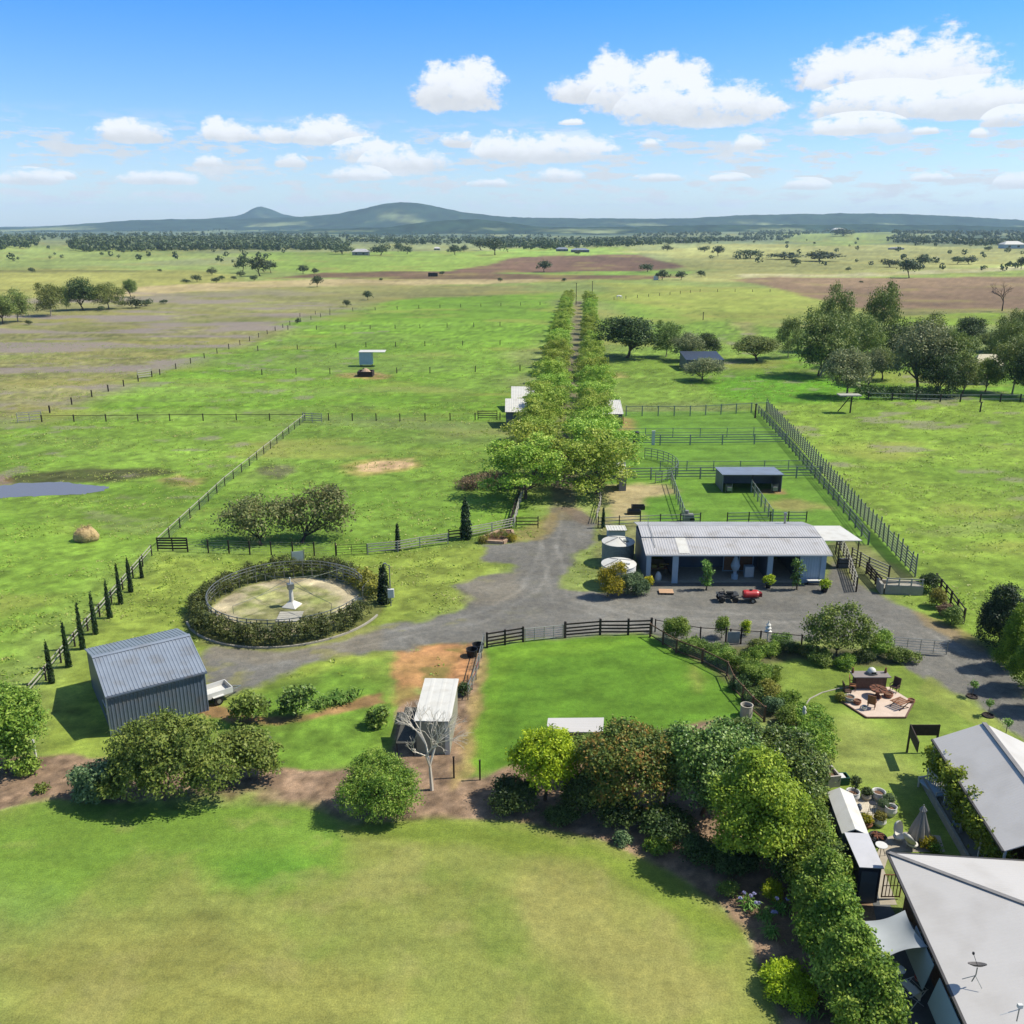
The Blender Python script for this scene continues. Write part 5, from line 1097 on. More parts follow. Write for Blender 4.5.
def gable_shed(name, label, cat, o, u, W, D, he, hr, roof, wall, ridge_along='x', over=.15, corr=.3, group=None, door=True, window=True):
    """corner o, front wall along u (W long), depth D behind it"""
    rz = math.atan2(u[1], u[0]); r = thing(name, label, cat, (o[0], o[1], 0), rz, group)
    f = MB()
    w = MB(); t = .06
    # walls as ribbed sheets: front, back, and gable ends
    w.corr((0, 0, 0), (W, 0, 0), (W, 0, he), (0, 0, he), corr, .03, t)
    w.corr((W, D, 0), (0, D, 0), (0, D, he), (W, D, he), corr, .03, t)
    for x, sgn in ((t, -1), (W - t, 1)):
        pts = [(x, t, 0), (x, D - t, 0), (x, D - t, he), (x, D / 2, hr - .02), (x, t, he)]
        q = [(x + sgn * .04, p[1], p[2]) for p in pts]
        w.add(pts + q, [(0, 1, 2, 3, 4), (9, 8, 7, 6, 5)] + [(i, (i + 1) % 5, 5 + (i + 1) % 5, 5 + i) for i in range(5)])
    w.build('wall', wall, r, world=False)
    m = MB()
    k = (hr - he) / (D / 2) * over
    m.corr((-over, -over, he - k + .05), (W + over, -over, he - k + .05), (W + over, D / 2, hr + .05), (-over, D / 2, hr + .05), corr, .035, .03)
    m.corr((W + over, D + over, he - k + .05), (-over, D + over, he - k + .05), (-over, D / 2 + .004, hr + .05), (W + over, D / 2 + .004, hr + .05), corr, .035, .03)
    m.slab((-over - .01, D / 2 - .22, hr + .06), (W + over + .01, D / 2 - .22, hr + .06), (W + over + .01, D / 2, hr + .115), (-over - .01, D / 2, hr + .115), .02)
    m.slab((-over - .01, D / 2, hr + .115), (W + over + .01, D / 2, hr + .115), (W + over + .01, D / 2 + .22, hr + .06), (-over - .01, D / 2 + .22, hr + .06), .02)
    m.build('roof', roof, r, world=False)
    g = MB(); g.box((W / 2, -over - .06, he - k - .02), (W + 2 * over, .11, .1)); g.build('gutter', wall, r, world=False)
    return r

# ---- blue-grey shed on the left
E1 = P(106.7, 696, 3.1); E2 = P(205.5, 672.5, 3.1)
su = (E2[0] - E1[0], E2[1] - E1[1]); SW = math.hypot(*su)
shed = gable_shed('shed', 'blue grey ribbed metal gable shed at the end of the gravel', 'shed', E1, (math.cos(math.atan2(su[1], su[0]) + .035), math.sin(math.atan2(su[1], su[0]) + .035)), SW, 8.2, 3.1, 4.2, ROOFBLUE, WALLBLUE, over=.12, corr=.24)
L_ = local(shed)
m = MB(); m.box((-.07, .12, 1.5), (.09, .09, 3.0)); m.build('downpipe', TRIMW, shed, world=False)
m = MB(); m.box((-.02, 1.9, 1.35), (.05, 1.3, .55)); wf = m.build('window', TRIMW, shed, world=False)
m = MB(); m.box((-.05, 1.9, 1.35), (.03, 1.18, .43)); m.build('pane', GLASS, wf, world=False)
m = MB(); m.box((SW + .02, 3.6, 1.3), (.05, 2.8, 2.6)); m.build('roller_door', WALLGREY, shed, world=False)
# ---- white box trailer behind it
tx, ty = P(216, 700)
tr = thing('trailer', 'white tipping box trailer parked at the right end of the blue grey shed', 'trailer', (tx, ty, 0), math.atan2(su[1], su[0]) + .15)
m = MB()
for s in (-1, 1): m.box((0, s * .72, .82), (2.1, .05, .42)); m.box((s * 1.03, 0, .82), (.05, 1.4, .42))
m.box((0, 0, .62), (2.1, 1.48, .06)); m.build('tray', TRIMW, tr, world=False)
m = MB(); m.beam((1.0, .4, .55), (1.95, 0, .5), .07, .07); m.beam((1.0, -.4, .55), (1.95, 0, .5), .07, .07); m.build('drawbar', STEEL, tr, world=False)
for s in (-1, 1):
    m = MB(); m.tube((-.1, s * .82 - .09, .32), (-.1, s * .82 + .09, .32), .32, n=14); wh = m.build('wheel', BLACK, tr, world=False)
    m = MB(); m.tube((-.1, s * .92 - .02, .32), (-.1, s * .92 + .02, .32), .16, n=10); m.build('rim', STEEL, wh, world=False)
    m = MB(); m.box((-.1, s * .83, .7), (.8, .24, .04)); m.build('mudguard', TRIMW, tr, world=False)

# ---- stable
SX0, SX1, SY0, SY1, SH = 12.95, 30.2, 80.9, 89.0, 3.2
st = thing('stable', 'long low stable with pale ribbed roof and open bays facing the drive', 'stable', (SX0, SY0, 0))
W_, D_ = SX1 - SX0, SY1 - SY0
m = MB()   # shell: back and side walls, bay dividers, closed right bay
m.box((W_ / 2, D_ - .06, 1.55), (W_, .12, 3.1)); m.box((.06, D_ / 2, 1.5), (.12, D_ - .3, 3.0)); m.box((W_ - .06, D_ / 2, 1.5), (.12, D_ - .3, 3.0))
m.box((2.75, D_ / 2 + .1, 1.5), (.1, D_ - .5, 3.0)); m.box((11.85, D_ / 2 + .1, 1.5), (.1, D_ - .5, 3.0)); m.box((14.75, D_ / 2 + .1, 1.5), (.1, D_ - .5, 3.0))
m.box((7.3, 4.2, 1.5), (9.0, .1, 3.0)); m.build('wall', WALLBLUE, st, world=False)
m = MB(); m.corr((14.7, .0, 0), (W_ - .55, .0, 0), (W_ - .55, .0, 2.95), (14.7, .0, 2.95), .25, .015, .05); m.build('front_wall', WALLLIGHT, st, world=False)
m = MB(); m.box((W_ / 2, 3.2, .03), (W_ - .2, 6.2, .06)); m.build('floor_slab', CONC, st, world=False)
for x, wd in ((.18, .42), (2.75, .56), (11.85, .5), (W_ - .3, .5)):
    m = MB(); m.box((x, -.03, 1.5), (wd, .2, 3.0)); m.build('pillar', WALLLIGHT, st, world=False)
m = MB(); m.box((W_ / 2, -.02, 3.02), (W_, .16, .2)); m.build('fascia', WALLLIGHT, st, world=False)
m = MB(); m.corr((-.25, -.55, 3.15), (W_ + .3, -.55, 3.15), (W_ + .3, 2.6, 3.78), (-.25, 2.6, 3.78), .25, .025, .04)
m.corr((-.25, 2.45, 3.86), (W_ + .15, 2.45, 3.86), (W_ + .15, 5.0, 4.15), (-.25, 5.0, 4.15), .25, .025, .04)
m.corr((W_ + .15, D_ + .3, 3.45), (-.25, D_ + .3, 3.45), (-.25, 5.004, 4.15), (W_ + .15, 5.004, 4.15), .25, .025, .04)
roof = m.build('roof', ROOFGREY, st, world=False)
m = MB(); m.slab((3.0, -.4, 3.225), (4.0, -.4, 3.225), (4.0, 2.4, 3.785), (3.0, 2.4, 3.785), .012); m.build('skylight', ROOFWHITE, roof, world=False)
m = MB(); m.box((W_ / 2, 2.55, 3.81), (W_ + .35, .12, .09)); m.build('flashing', ROOFGREY, roof, world=False)
m = MB(); m.box((W_ / 2 + .02, -.62, 3.06), (W_ + .5, .13, .12)); m.build('gutter', TRIMW, st, world=False)
m = MB()
for a, b in (((.8, .6, 3.4), (.8, 5.4, 4.2)),): m.path([a, (.8, 2.5, 3.95), b], .03, 5)
m.tube((.8, 5.4, 4.1), (.8, 5.4, 4.9), .03, n=6); m.build('vent_pipe', STEEL, roof, world=False)
m = MB(); m.tube((W_ - 2.2, 6.8, 3.6), (W_ - 2.2, 6.8, 4.7), .11, n=10); m.tube((W_ - 2.2, 6.8, 4.7), (W_ - 2.2, 6.8, 4.95), .18, n=10); m.build('flue', STEEL, roof, world=False)
def wat(x, y, z=0): return (SX0 + x, SY0 + y, z)
# things kept in the bays
for x, wd, lab in ((8.75, 1.3, 'orange brown stall panel left in the open bay'), (10.35, 1.35, 'orange brown stall panel right in the open bay')):
    t = thing('stall_panel', lab, 'stall door', wat(x, 3.0)); m = MB(); m.box((0, 0, 1.3), (wd, .06, 2.3)); m.build('panel', BROWNT, t, world=False)
    m = MB()
    for s in (-1, 1): m.box((s * wd / 2, -.03, 1.3), (.08, .1, 2.5))
    m.box((0, -.03, 2.5), (wd, .1, .08)); m.box((0, -.03, .12), (wd, .1, .08)); m.build('frame', WALLLIGHT, t, world=False)
t = thing('fountain', 'pale blue white pointed statue standing between the stall panels', 'statue', wat(8.8, 1.0))
m = MB(); m.lathe((0, 0, 0), [(.34, .06), (.34, .5), (.2, .55), (.16, .8), (.4, 1.2), (.46, 1.45), (.3, 1.9), (.14, 2.4), (.05, 2.7)], 12); m.build('body', WALLLIGHT, t, world=False)
t = thing('tool_cabinet', 'white fridge like cabinet in the open bay', 'cabinet', wat(10.3, 1.6)); m = MB(); m.box((0, 0, .62), (.9, .6, 1.1)); m.build('body', WALLLIGHT, t, world=False)
m = MB(); m.box((0, -.31, .62), (.84, .03, 1.0)); m.build('door', TRIMW, t, world=False)
t = thing('workbench', 'cluttered timber bench inside the left stable bay', 'bench', wat(1.4, 1.8)); m = MB(); m.box((0, 0, .9), (1.8, .7, .06)); m.build('top', BROWNT, t, world=False)
for sx in (-1, 1):
    for sy in (-1, 1): m = MB(); m.box((sx * .82, sy * .28, .46), (.08, .08, .82)); m.build('leg', TIMBER, t, world=False)
m = MB(); m.box((-.4, 0, 1.08), (.5, .4, .28)); m.box((.35, .05, 1.02), (.4, .3, .18)); m.box((.6, -.1, 1.3), (.9, .1, .08)); m.build('tools', MATS['yellow_leaf'] if False else mat('ochre_paint', A(168, 150, 70), .6), t, world=False)
t = thing('feed_sack', 'white sack slumped at the front of the left stable bay', 'sack', wat(1.25, .55)); m = MB(); m.lathe((0, 0, .06), [(.3, 0), (.36, .15), (.33, .5), (.2, .8), (.08, .9)], 10, .8); m.build('sack', TRIMW, t, world=False, smooth=True)
t = thing('bench_seat', 'low white bench against the light blue stable wall', 'bench', wat(16.2, -.45)); m = MB(); m.box((0, 0, .45), (1.7, .38, .06)); m.build('seat', TRIMW, t, world=False)
for s in (-1, 1): m = MB(); m.box((s * .7, 0, .21), (.08, .34, .42)); m.build('leg', BLACK, t, world=False)

# ---- white carport roof right of the stable
c = P(842, 556, 0)
cp = thing('carport', 'flat white roofed shelter beside the right end of the stable', 'shelter', (30.6, 84.7, 0))
m = MB(); m.slab((.1, 0, 3.0), (4.35, 0, 3.0), (3.6, 4.3, 3.12), (.1, 4.3, 3.12), .07); m.build('roof', ROOFWHITE, cp, world=False)
for x, y in ((.25, .15), (2.2, .15), (4.1, .15), (3.4, 4.1)): m = MB(); m.box((x, y, 1.46), (.09, .09, 2.92)); m.build('post', DTIMBER, cp, world=False)
m = MB()
for z in (.5, .9, 1.3): m.beam((2.2, .15, z), (4.1, .15, z), .05, .08)
m.build('rail', DTIMBER, cp, world=False)
m = MB(); m.box((3.1, .4, .45), (1.4, .5, .9)); m.build('trough', DCONC, cp, world=False)

# ---- two bay horse shelter in the yards
def shelter(name, label, x0, x1, y0, y1, hf, hb, roof, wall, bays=2, group=None, cat='shelter', open_=True, rz=0.0):
    t = thing(name, label, cat, (x0, y0, 0), rz, group); W, D = x1 - x0, y1 - y0
    m = MB(); m.box((W / 2, D - .04, hb / 2), (W, .08, hb))
    hm = min(hf, hb)
    for x in (.04, W - .04):
        m.add([(x - .04, 0, 0), (x - .04, D - .08, 0), (x - .04, D - .08, hb), (x - .04, 0, hf), (x + .04, 0, 0), (x + .04, D - .08, 0), (x + .04, D - .08, hb), (x + .04, 0, hf)],
              [(0, 3, 2, 1), (4, 5, 6, 7), (0, 1, 5, 4), (1, 2, 6, 5), (2, 3, 7, 6), (3, 0, 4, 7)])
    if not open_: m.box((W / 2, .04, hf / 2), (W - .16, .08, hf))
    m.build('wall', wall, t, world=False)
    m = MB(); m.corr((-.15, -.3, hf + .05), (W + .15, -.3, hf + .05), (W + .15, D + .15, hb + .05), (-.15, D + .15, hb + .05), .3, .03, .04); m.build('roof', roof, t, world=False)
    if open_:
        for k in range(1, bays): m = MB(); m.box((W * k / bays, .05, hf / 2), (.12, .12, hf)); m.build('post', DTIMBER, t, world=False)
        m = MB(); m.box((W / 2, .03, hf - .09), (W - .2, .08, .18)); m.build('lintel', wall, t, world=False)
    return t
S0 = P(722, 492); S1 = P(781, 492)
hs = shelter('horse_shelter', 'grey two bay open horse shelter in the green yards', S0[0], S1[0], S0[1], S0[1] + 4.2, 2.35, 2.15, ROOFBLUE, WALLGREY)
for dx in (.8, 6.7):
    t = thing('feed_bin', 'pale feed bin at the ' + ('left' if dx < 3 else 'right') + ' post of the two bay horse shelter', 'feed bin', (S0[0] + dx, S0[1] - .35, 0))
    m = MB(); m.box((0, 0, .55), (.6, .5, .5)); m.build('bin', STEEL, t, world=False)
    m = MB(); m.box((0, .1, 1.0), (.9, .05, .06)); m.box((0, .1, .8), (.9, .05, .06)); m.box((.42, .1, .6), (.05, .05, 1.2)); m.box((-.42, .1, .6), (.05, .05, 1.2)); m.build('rack', STEEL, t, world=False)
def sh_px(name, label, xl, xr, base, top, depth, roof=ROOFWHITE, wall=WALLBLUE, drop=.25, open_=False, bays=1, cat='shelter'):
    a, b = P(xl, base), P(xr, base); h = HT((xl + xr) / 2, base, top)
    return shelter(name, label, a[0], b[0], a[1], a[1] + depth, h, h - drop, roof, wall, bays, None, cat, open_)
sh_px('small_shed', 'small white roofed shed left of the avenue, nearer of two', 506, 526, 428, 412, 5, drop=-1.3)
sh_px('small_shed', 'small white roofed shed left of the avenue, farther of two', 512, 535, 412, 401, 6, drop=-1.6)
sh_px('small_shed', 'white roofed shed right of the avenue beside the red dirt', 602, 622, 428, 414, 5, drop=-1.4)
sh_px('small_shed', 'tiny white roofed shed right of the avenue, farther of the pair', 611, 624, 479, 464, 3, wall=WALLGREY, drop=-.7)
sh_px('small_shed', 'narrow white roofed shed right of the avenue, nearer of the pair', 619, 626, 491, 475, 2.6, wall=WALLGREY, drop=-.6)
sh_px('dark_shed', 'dark blue gabled shed under the trees right of the avenue', 686, 723, 371, 360, 9, roof=mat('navy_metal', A(72, 82, 100), .5), wall=WALLBLUE, drop=-.8, cat='shed')
sh_px('pump_house', 'tiny blue fronted pump shed behind the water tanks', 608, 625, 540, 530, 1.6, wall=WALLLIGHT, drop=.1)
# ---- feeder tank shelter in the far paddock
x, y = P(369, 366)
t = thing('tank_shelter', 'blue grey tank box with white awning alone in the green paddock', 'water tank', (x, y, 0))
m = MB(); m.box((-.6, 0, 2.0), (3.0, 2.6, 3.0)); m.build('tank', WALLLIGHT, t, world=False)
m = MB(); m.slab((-2.2, -1.5, 3.6), (4.2, -1.5, 3.6), (4.2, 1.5, 3.75), (-2.2, 1.5, 3.75), .08); m.build('awning', ROOFWHITE, t, world=False)
for sx in (-1.9, .7):
    for sy in (-1.1, 1.1): m = MB(); m.box((sx, sy, .25), (.12, .12, .5)); m.build('leg', DTIMBER, t, world=False)
x, y = P(366, 376)
t = thing('trough', 'dark square trough heaped with rubble in front of the tank box', 'trough', (x, y, 0))
m = MB()
for s in (-1, 1): m.box((s * 1.6, 0, .6), (.25, 3.2, 1.2)); m.box((0, s * 1.5, .6), (2.95, .2, 1.2))
m.build('wall', DTIMBER, t, world=False)
m = MB(); m.lathe((0, 0, .3), [(1.3, 0), (1.2, .7), (.7, 1.2), (.2, 1.5)], 9); m.build('rubble', STONE, t, world=False)
# ---- hay heap
x, y = P(87, 540)
rng = np.random.default_rng(4)
HAY = mat('straw', A(214, 188, 140), .95, var=.3, scale=5, bump=1, bscale=18)
t = thing('hay_heap', 'round straw heap alone in the left green paddock', 'hay bale', (x, y, 0))
m = MB(); m.lathe((0, 0, 0), [(1.25, 0), (1.3, .45), (1.2, .95), (.85, 1.3), (.3, 1.42)], 14, .85); m.v = [(a * rnd.uniform(.84, 1.12), b_ * rnd.uniform(.84, 1.12), c_ * rnd.uniform(.9, 1.06)) for a, b_, c_ in m.v]; m.build('bale', HAY, t, world=False, smooth=True)
v = crown_verts([(0, 0, .5, 1.25, 1.1, .95)], 260, 5, .12, .1, rng, aspect=.15); v[:, 2] = np.maximum(v[:, 2], .02); link_mesh('loose_straw', quads_mesh('loose_straw', v, HAY), t)

# ---- water tanks
def tank(label, px, py, r, h, mroof, mwall):
    x, y = P(px, py); t = thing('water_tank', label, 'water tank', (x, y, 0))
    m = MB(); n = 40
    prof = []
    for k in range(14): prof += [(r, k * h / 14), (r + .025, (k + .5) * h / 14)]
    m.lathe((0, 0, 0), prof + [(r, h)], n); m.build('wall', mwall, t, world=False)
    m = MB(); m.lathe((0, 0, h), [(r + .06, -.03), (r + .06, .03), (r * .5, .22), (.25, .38), (.05, .4)], n); rf = m.build('roof', mroof, t, world=False)
    m = MB()
    for k in range(4): a = .5 + k * math.pi / 2; m.beam((0.1 * math.cos(a), .1 * math.sin(a), h + .43), (r * math.cos(a), r * math.sin(a), h + .08), .07, .03)
    m.build('seam', WALLGREY, rf, world=False)
    m = MB(); m.box((r * .45, -r * .3, h + .26), (.5, .5, .1)); m.build('hatch', mwall, rf, world=False)
    return t
tank('round white roofed water tank beside the stable, farther of two', 617.5, 563, 1.62, 2.35, ROOFWHITE, mat('tank_green', A(150, 158, 152), .6, var=.08))
tank('round pale water tank behind the yellow bush, nearer of two', 618, 585, 1.62, 2.2, ROOFWHITE, TRIMW)

# ---- shelter with white roof on the red dirt
A1, A2 = P(415, 720, 2.5), P(448, 720, 2.5); B1, B2 = P(425, 680, 2.5), P(458, 680, 2.5)
t = thing('white_roofed_shelter', 'white flat roofed grey walled shelter standing behind the bare tree', 'shelter', (A1[0], A1[1], 0), -.04)
Wd, Dp = A2[0] - A1[0] + .1, B1[1] - A1[1]
m = MB(); m.box((Wd / 2, .05, 1.22), (Wd - .1, .07, 2.44)); m.box((.05, Dp / 2, 1.22), (.07, Dp - .2, 2.44)); m.box((Wd - .05, Dp / 2, 1.22), (.07, Dp - .2, 2.44)); m.box((Wd / 2, Dp - .06, 1.22), (Wd - .1, .07, 2.44)); m.build('wall', mat('olive_grey_wall', A(168, 168, 152), .7, var=.12), t, world=False)
m = MB(); m.corr((-.08, -.1, 2.5), (Wd + .08, -.1, 2.5), (Wd + .08, Dp + .1, 2.6), (-.08, Dp + .1, 2.6), .75, .012, .05); m.build('roof', ROOFWHITE, t, world=False)
m = MB(); m.box((Wd - .16, 0, 1.2), (.3, .06, 2.4)); m.build('door', ROOFWHITE, t, world=False)
t = thing('lean_to', 'dark mesh walled pen at the left of the white roofed shelter', 'pen', (A1[0] - 1.25, A1[1] - .35, 0))
m = MB(); m.slab((0, 0, 1.0), (1.2, 0, 1.0), (1.2, 2.5, 2.2), (.35, 2.5, 2.2), .04); m.build('cover', mat('shade_mesh', A(92, 92, 88), .9, var=.35, scale=6), t, world=False)
for x, y, h in ((.05, .05, .98), (1.12, .05, .98), (1.12, 2.4, 2.1), (.4, 2.4, 2.1)): m = MB(); m.box((x, y, h / 2), (.06, .06, h)); m.build('post', DTIMBER, t, world=False)
# ---- white shelter roof above the screen trees
C = [P(a, b, 2.3) for a, b in ((546, 732), (603, 732), (604, 717.5), (548, 718))]
t = thing('white_shade_roof', 'white flat roof on posts behind the lime and reddish trees', 'shelter', (C[0][0], C[0][1], 0))
m = MB(); m.slab(*[(q[0] - C[0][0], q[1] - C[0][1], 2.3) for q in C], .07); m.build('roof', ROOFPALE, t, world=False)
for q in C: m = MB(); m.box(((q[0] - C[0][0]) * .94 + .1, (q[1] - C[0][1]) * .94 + .05, 1.1), (.09, .09, 2.2)); m.build('post', DTIMBER, t, world=False)
m = MB(); m.box((1.8, 1.5, 1.0), (3.2, .06, 2.0)); m.build('back_wall', WALLGREY, t, world=False)

# ---- bare pale tree in front
x, y = P(432, 790)
bare_tree('leafless pale branched tree before the white roofed shelter', x, y, 4.8, 6.0, 9, mat('white_bark', A(222, 214, 204, 1.2), .8, var=.12), fine=6, r0=.13)

# ---- house, two wings
hx, hy = P(889, 853, 3.0)
HW = [(hx, hy), P(967, 1024, 3.0), P(1024, 859, 3.0)]
house = thing('house', 'main house wing with a pale metal hip roof at the lower right', 'house', (hx, hy, 0))
e = Vector((HW[1][0] - hx, HW[1][1] - hy, 0)); e.normalize()       # along the left eave towards the camera
n = Vector((-e.y, e.x, 0)); n = n if n.x > 0 else -n
LEN, WID, HE, HR = 17.0, 15.0, 3.0, 4.9
def hp(a, b, z=0.0): q = e * a + n * b; return (q.x, q.y, z)        # a along eave, b into the house
k = WID / 2
m = MB()
def roofpan(mb, pts, t=.06): mb.add(pts + [(p[0], p[1], p[2] - t) for p in pts], [tuple(range(len(pts))), tuple(reversed(range(len(pts), 2 * len(pts))))] + [(i, len(pts) + i, len(pts) + (i + 1) % len(pts), (i + 1) % len(pts)) for i in range(len(pts))])
roofpan(m, [hp(0, 0, HE), hp(LEN, 0, HE), hp(LEN - k, k, HR), hp(k, k, HR)])
roofpan(m, [hp(0, WID, HE), hp(0, .0001, HE), hp(k - .0001, k, HR)])
roofpan(m, [hp(LEN, WID, HE), hp(0, WID, HE), hp(k, k + .001, HR), hp(LEN - k, k + .001, HR)])
roofpan(m, [hp(LEN, 0, HE), hp(LEN, WID, HE), hp(LEN - k, k, HR)])
hr_ = m.build('roof', ROOFPALE, house, world=False)
m = MB(); m.beam(hp(0, 0, HE + .03), hp(k, k, HR + .03), .22, .05); m.build('hip_cap', mat('hip_cap', A(150, 148, 150), .6), hr_, world=False)
m = MB(); m.beam(hp(0, -.06, HE - .06), hp(LEN, -.06, HE - .06), .12, .12); m.beam(hp(-.06, -.1, HE - .06), hp(-.06, WID, HE - .06), .12, .12); m.build('gutter', mat('dark_gutter', A(84, 82, 82), .5), house, world=False)
m = MB(); m.add([hp(.7, .8), hp(LEN - .7, .8), hp(LEN - .7, WID - .8), hp(.7, WID - .8)] + [hp(.7, .8, HE - .08), hp(LEN - .7, .8, HE - .08), hp(LEN - .7, WID - .8, HE - .08), hp(.7, WID - .8, HE - .08)], [(0, 1, 5, 4), (1, 2, 6, 5), (2, 3, 7, 6), (3, 0, 4, 7)]); m.build('wall', BRICK, house, world=False)
for a in (3.2, 7.0, 10.5):
    m = MB(); m.beam(hp(a, .76, 1.6), hp(a + 1.7, .76, 1.6), .06, 1.2); wn = m.build('window', TRIMW, house, world=False)
    m = MB(); m.beam(hp(a + .1, .72, 1.6), hp(a + 1.6, .72, 1.6), .03, 1.0); m.build('pane', GLASS, wn, world=False)
for i, (a0, a1) in enumerate(((4.6, 6.9), (7.6, 10.2))):   # light blue window blinds let down outside the eave
    m = MB(); p = [hp(a0, -.12, 2.7), hp(a1, -.12, 2.7), hp(a1, -.42, 1.3), hp(a0, -.42, 1.3)]; m.slab(p[3], p[2], p[1], p[0], .03); m.build('blind', WALLLIGHT, house, world=False)
# satellite dish on the roof
dx, dy = P(973, 975, 3.75)
sd0 = thing('satellite_dish', 'grey satellite dish on a bent arm fixed to the house roof', 'satellite dish', (dx, dy, 3.42))
m = MB(); m.path([(0, 0, 0), (.12, 0, .35), (.12, 0, .7)], .025, 6); m.path([(-.35, .1, .02), (.1, 0, .3)], .015, 5); m.path([(.25, -.35, -.02), (.1, 0, .3)], .015, 5); m.build('arm', STEEL, sd0, world=False)
m = MB(); cz = Vector((.12, 0, .78)); ax_ = Vector((.0, .55, .85)).normalized(); q1 = ax_.orthogonal().normalized(); q2 = ax_.cross(q1)
vs = []; 
for j, (r_, d_) in enumerate(((.02, 0), (.2, .03), (.36, .1))):
    for i in range(18): a = i * math.pi / 9; vs.append(cz + q1 * r_ * math.cos(a) + q2 * r_ * math.sin(a) + ax_ * d_)
m.add(vs, [(j * 18 + i, j * 18 + (i + 1) % 18, (j + 1) * 18 + (i + 1) % 18, (j + 1) * 18 + i) for j in range(2) for i in range(18)])
m.add([v - ax_ * .02 for v in vs], [(j * 18 + i, (j + 1) * 18 + i, (j + 1) * 18 + (i + 1) % 18, j * 18 + (i + 1) % 18) for j in range(2) for i in range(18)])
m.build('dish', mat('dish_grey', A(120, 116, 116), .6), sd0, world=False)
m = MB(); m.path([cz, cz + ax_ * .45 + q2 * .1], .012, 5); m.box(tuple(cz + ax_ * .47 + q2 * .1), (.07, .07, .1)); m.build('feed_horn', BLACK, sd0, world=False)
x, y = P(1018, 1015, 3.9)
t = thing('roof_bracket', 'small aerial mast on the roof at the lower right corner', 'aerial', (x, y, 3.6)); m = MB(); m.tube((0, 0, 0), (0, 0, .7), .025, n=6); m.build('mast', STEEL, t, world=False); m = MB(); m.path([(-.7, 0, .3), (.1, 0, .62)], .015, 5); m.box((0, 0, .75), (.18, .12, .16)); m.build('head', TRIMW, t, world=False)

# wing with gable end towards the lawn
G1, G2 = P(933, 739, 3.0), P(1004.5, 851, 3.0)
wing = thing('house_wing', 'gabled house wing with pale roof and vines along its verandah', 'house', (G1[0], G1[1], 0))
ee = Vector((G2[0] - G1[0], G2[1] - G1[1], 0)); WL = ee.length; ee.normalize(); nn_ = Vector((-ee.y, ee.x, 0)); nn_ = nn_ if nn_.x > 0 else -nn_
def wp(a, b, z=0.0): q = ee * a + nn_ * b; return (q.x, q.y, z)
RB = 3.3; RZ = 4.35
rq = P(984, 723, RZ); RA = (rq[0] - G1[0]) * ee.x + (rq[1] - G1[1]) * ee.y; RB = (rq[0] - G1[0]) * nn_.x + (rq[1] - G1[1]) * nn_.y
m = MB()
roofpan(m, [wp(0, 0, 3.0), wp(WL, 0, 3.0), wp(WL, RB, RZ), wp(RA, RB, RZ)])
roofpan(m, [wp(RA, RB + .001, RZ), wp(WL, RB + .001, RZ), wp(WL, 2 * RB, 3.0), wp(0, 2 * RB, 3.0)])
wr = m.build('roof', ROOFPALE, wing, world=False)
m = MB(); m.beam(wp(RA, RB, RZ + .03), wp(WL, RB, RZ + .03), .25, .05); m.build('ridge_cap', mat('hip_cap', A(150, 148, 150), .6), wr, world=False)
m = MB(); m.beam(wp(0, -.06, 2.95), wp(WL, -.06, 2.95), .12, .12); m.build('gutter', MATS['dark_gutter'], wing, world=False)
m = MB(); m.add([wp(.5, 1.9), wp(WL, 1.9), wp(WL, 2 * RB - .6), wp(.5, 2 * RB - .6), wp(.5, 1.9, 2.9), wp(WL, 1.9, 2.9), wp(WL, 2 * RB - .6, 2.9), wp(.5, 2 * RB - .6, 2.9), wp(.5, RB, RZ - .1)], [(0, 1, 5, 4), (1, 2, 6, 5), (2, 3, 7, 6), (3, 0, 4, 8, 7)]); m.build('wall', BRICK, wing, world=False)
for i in range(5):
    a = .15 + (WL - .3) * i / 4; m = MB(); b_ = wp(a, .12); m.box((b_[0], b_[1], 1.45), (.1, .1, 2.9)); m.build('post', TRIMW, wing, world=False)
m = MB(); p = [wp(.2, .0, .16), wp(.2, 1.9, .16), wp(WL, 1.9, .16), wp(WL, .0, .16)]; m.prism([(q[0], q[1]) for q in p], .0, .16); m.build('verandah_floor', CONC, wing, world=False)
m = MB(); p0, p1 = wp(.2, -.35, .25), wp(WL, -.35, .25); m.beam(p0, p1, .16, .5); m.build('plinth', CONC, wing, world=False)
rng = np.random.default_rng(77); vb = []
for i in range(56):
    a = -.5 + (WL + .5) * (i + .5) / 56; z = rng.uniform(.9, 2.75) if i > 4 else rng.uniform(.5, 2.2); q = wp(a, (.45 - .25 * (z > 2.2)) + rng.normal() * .15, z); vb.append((G1[0] + q[0], G1[1] + q[1], z, rng.uniform(.25, .5), rng.uniform(.25, .5), rng.uniform(.3, .6)))
vb = [(b[0] - G1[0], b[1] - G1[1]) + b[2:] for b in vb]
bush('vine', 'green climbing vines hanging along the verandah edge', 'vine', G1[0], G1[1], vb, LM['limeyel'], 2400, 7, .11, .17, 171, stem=False, under=1)

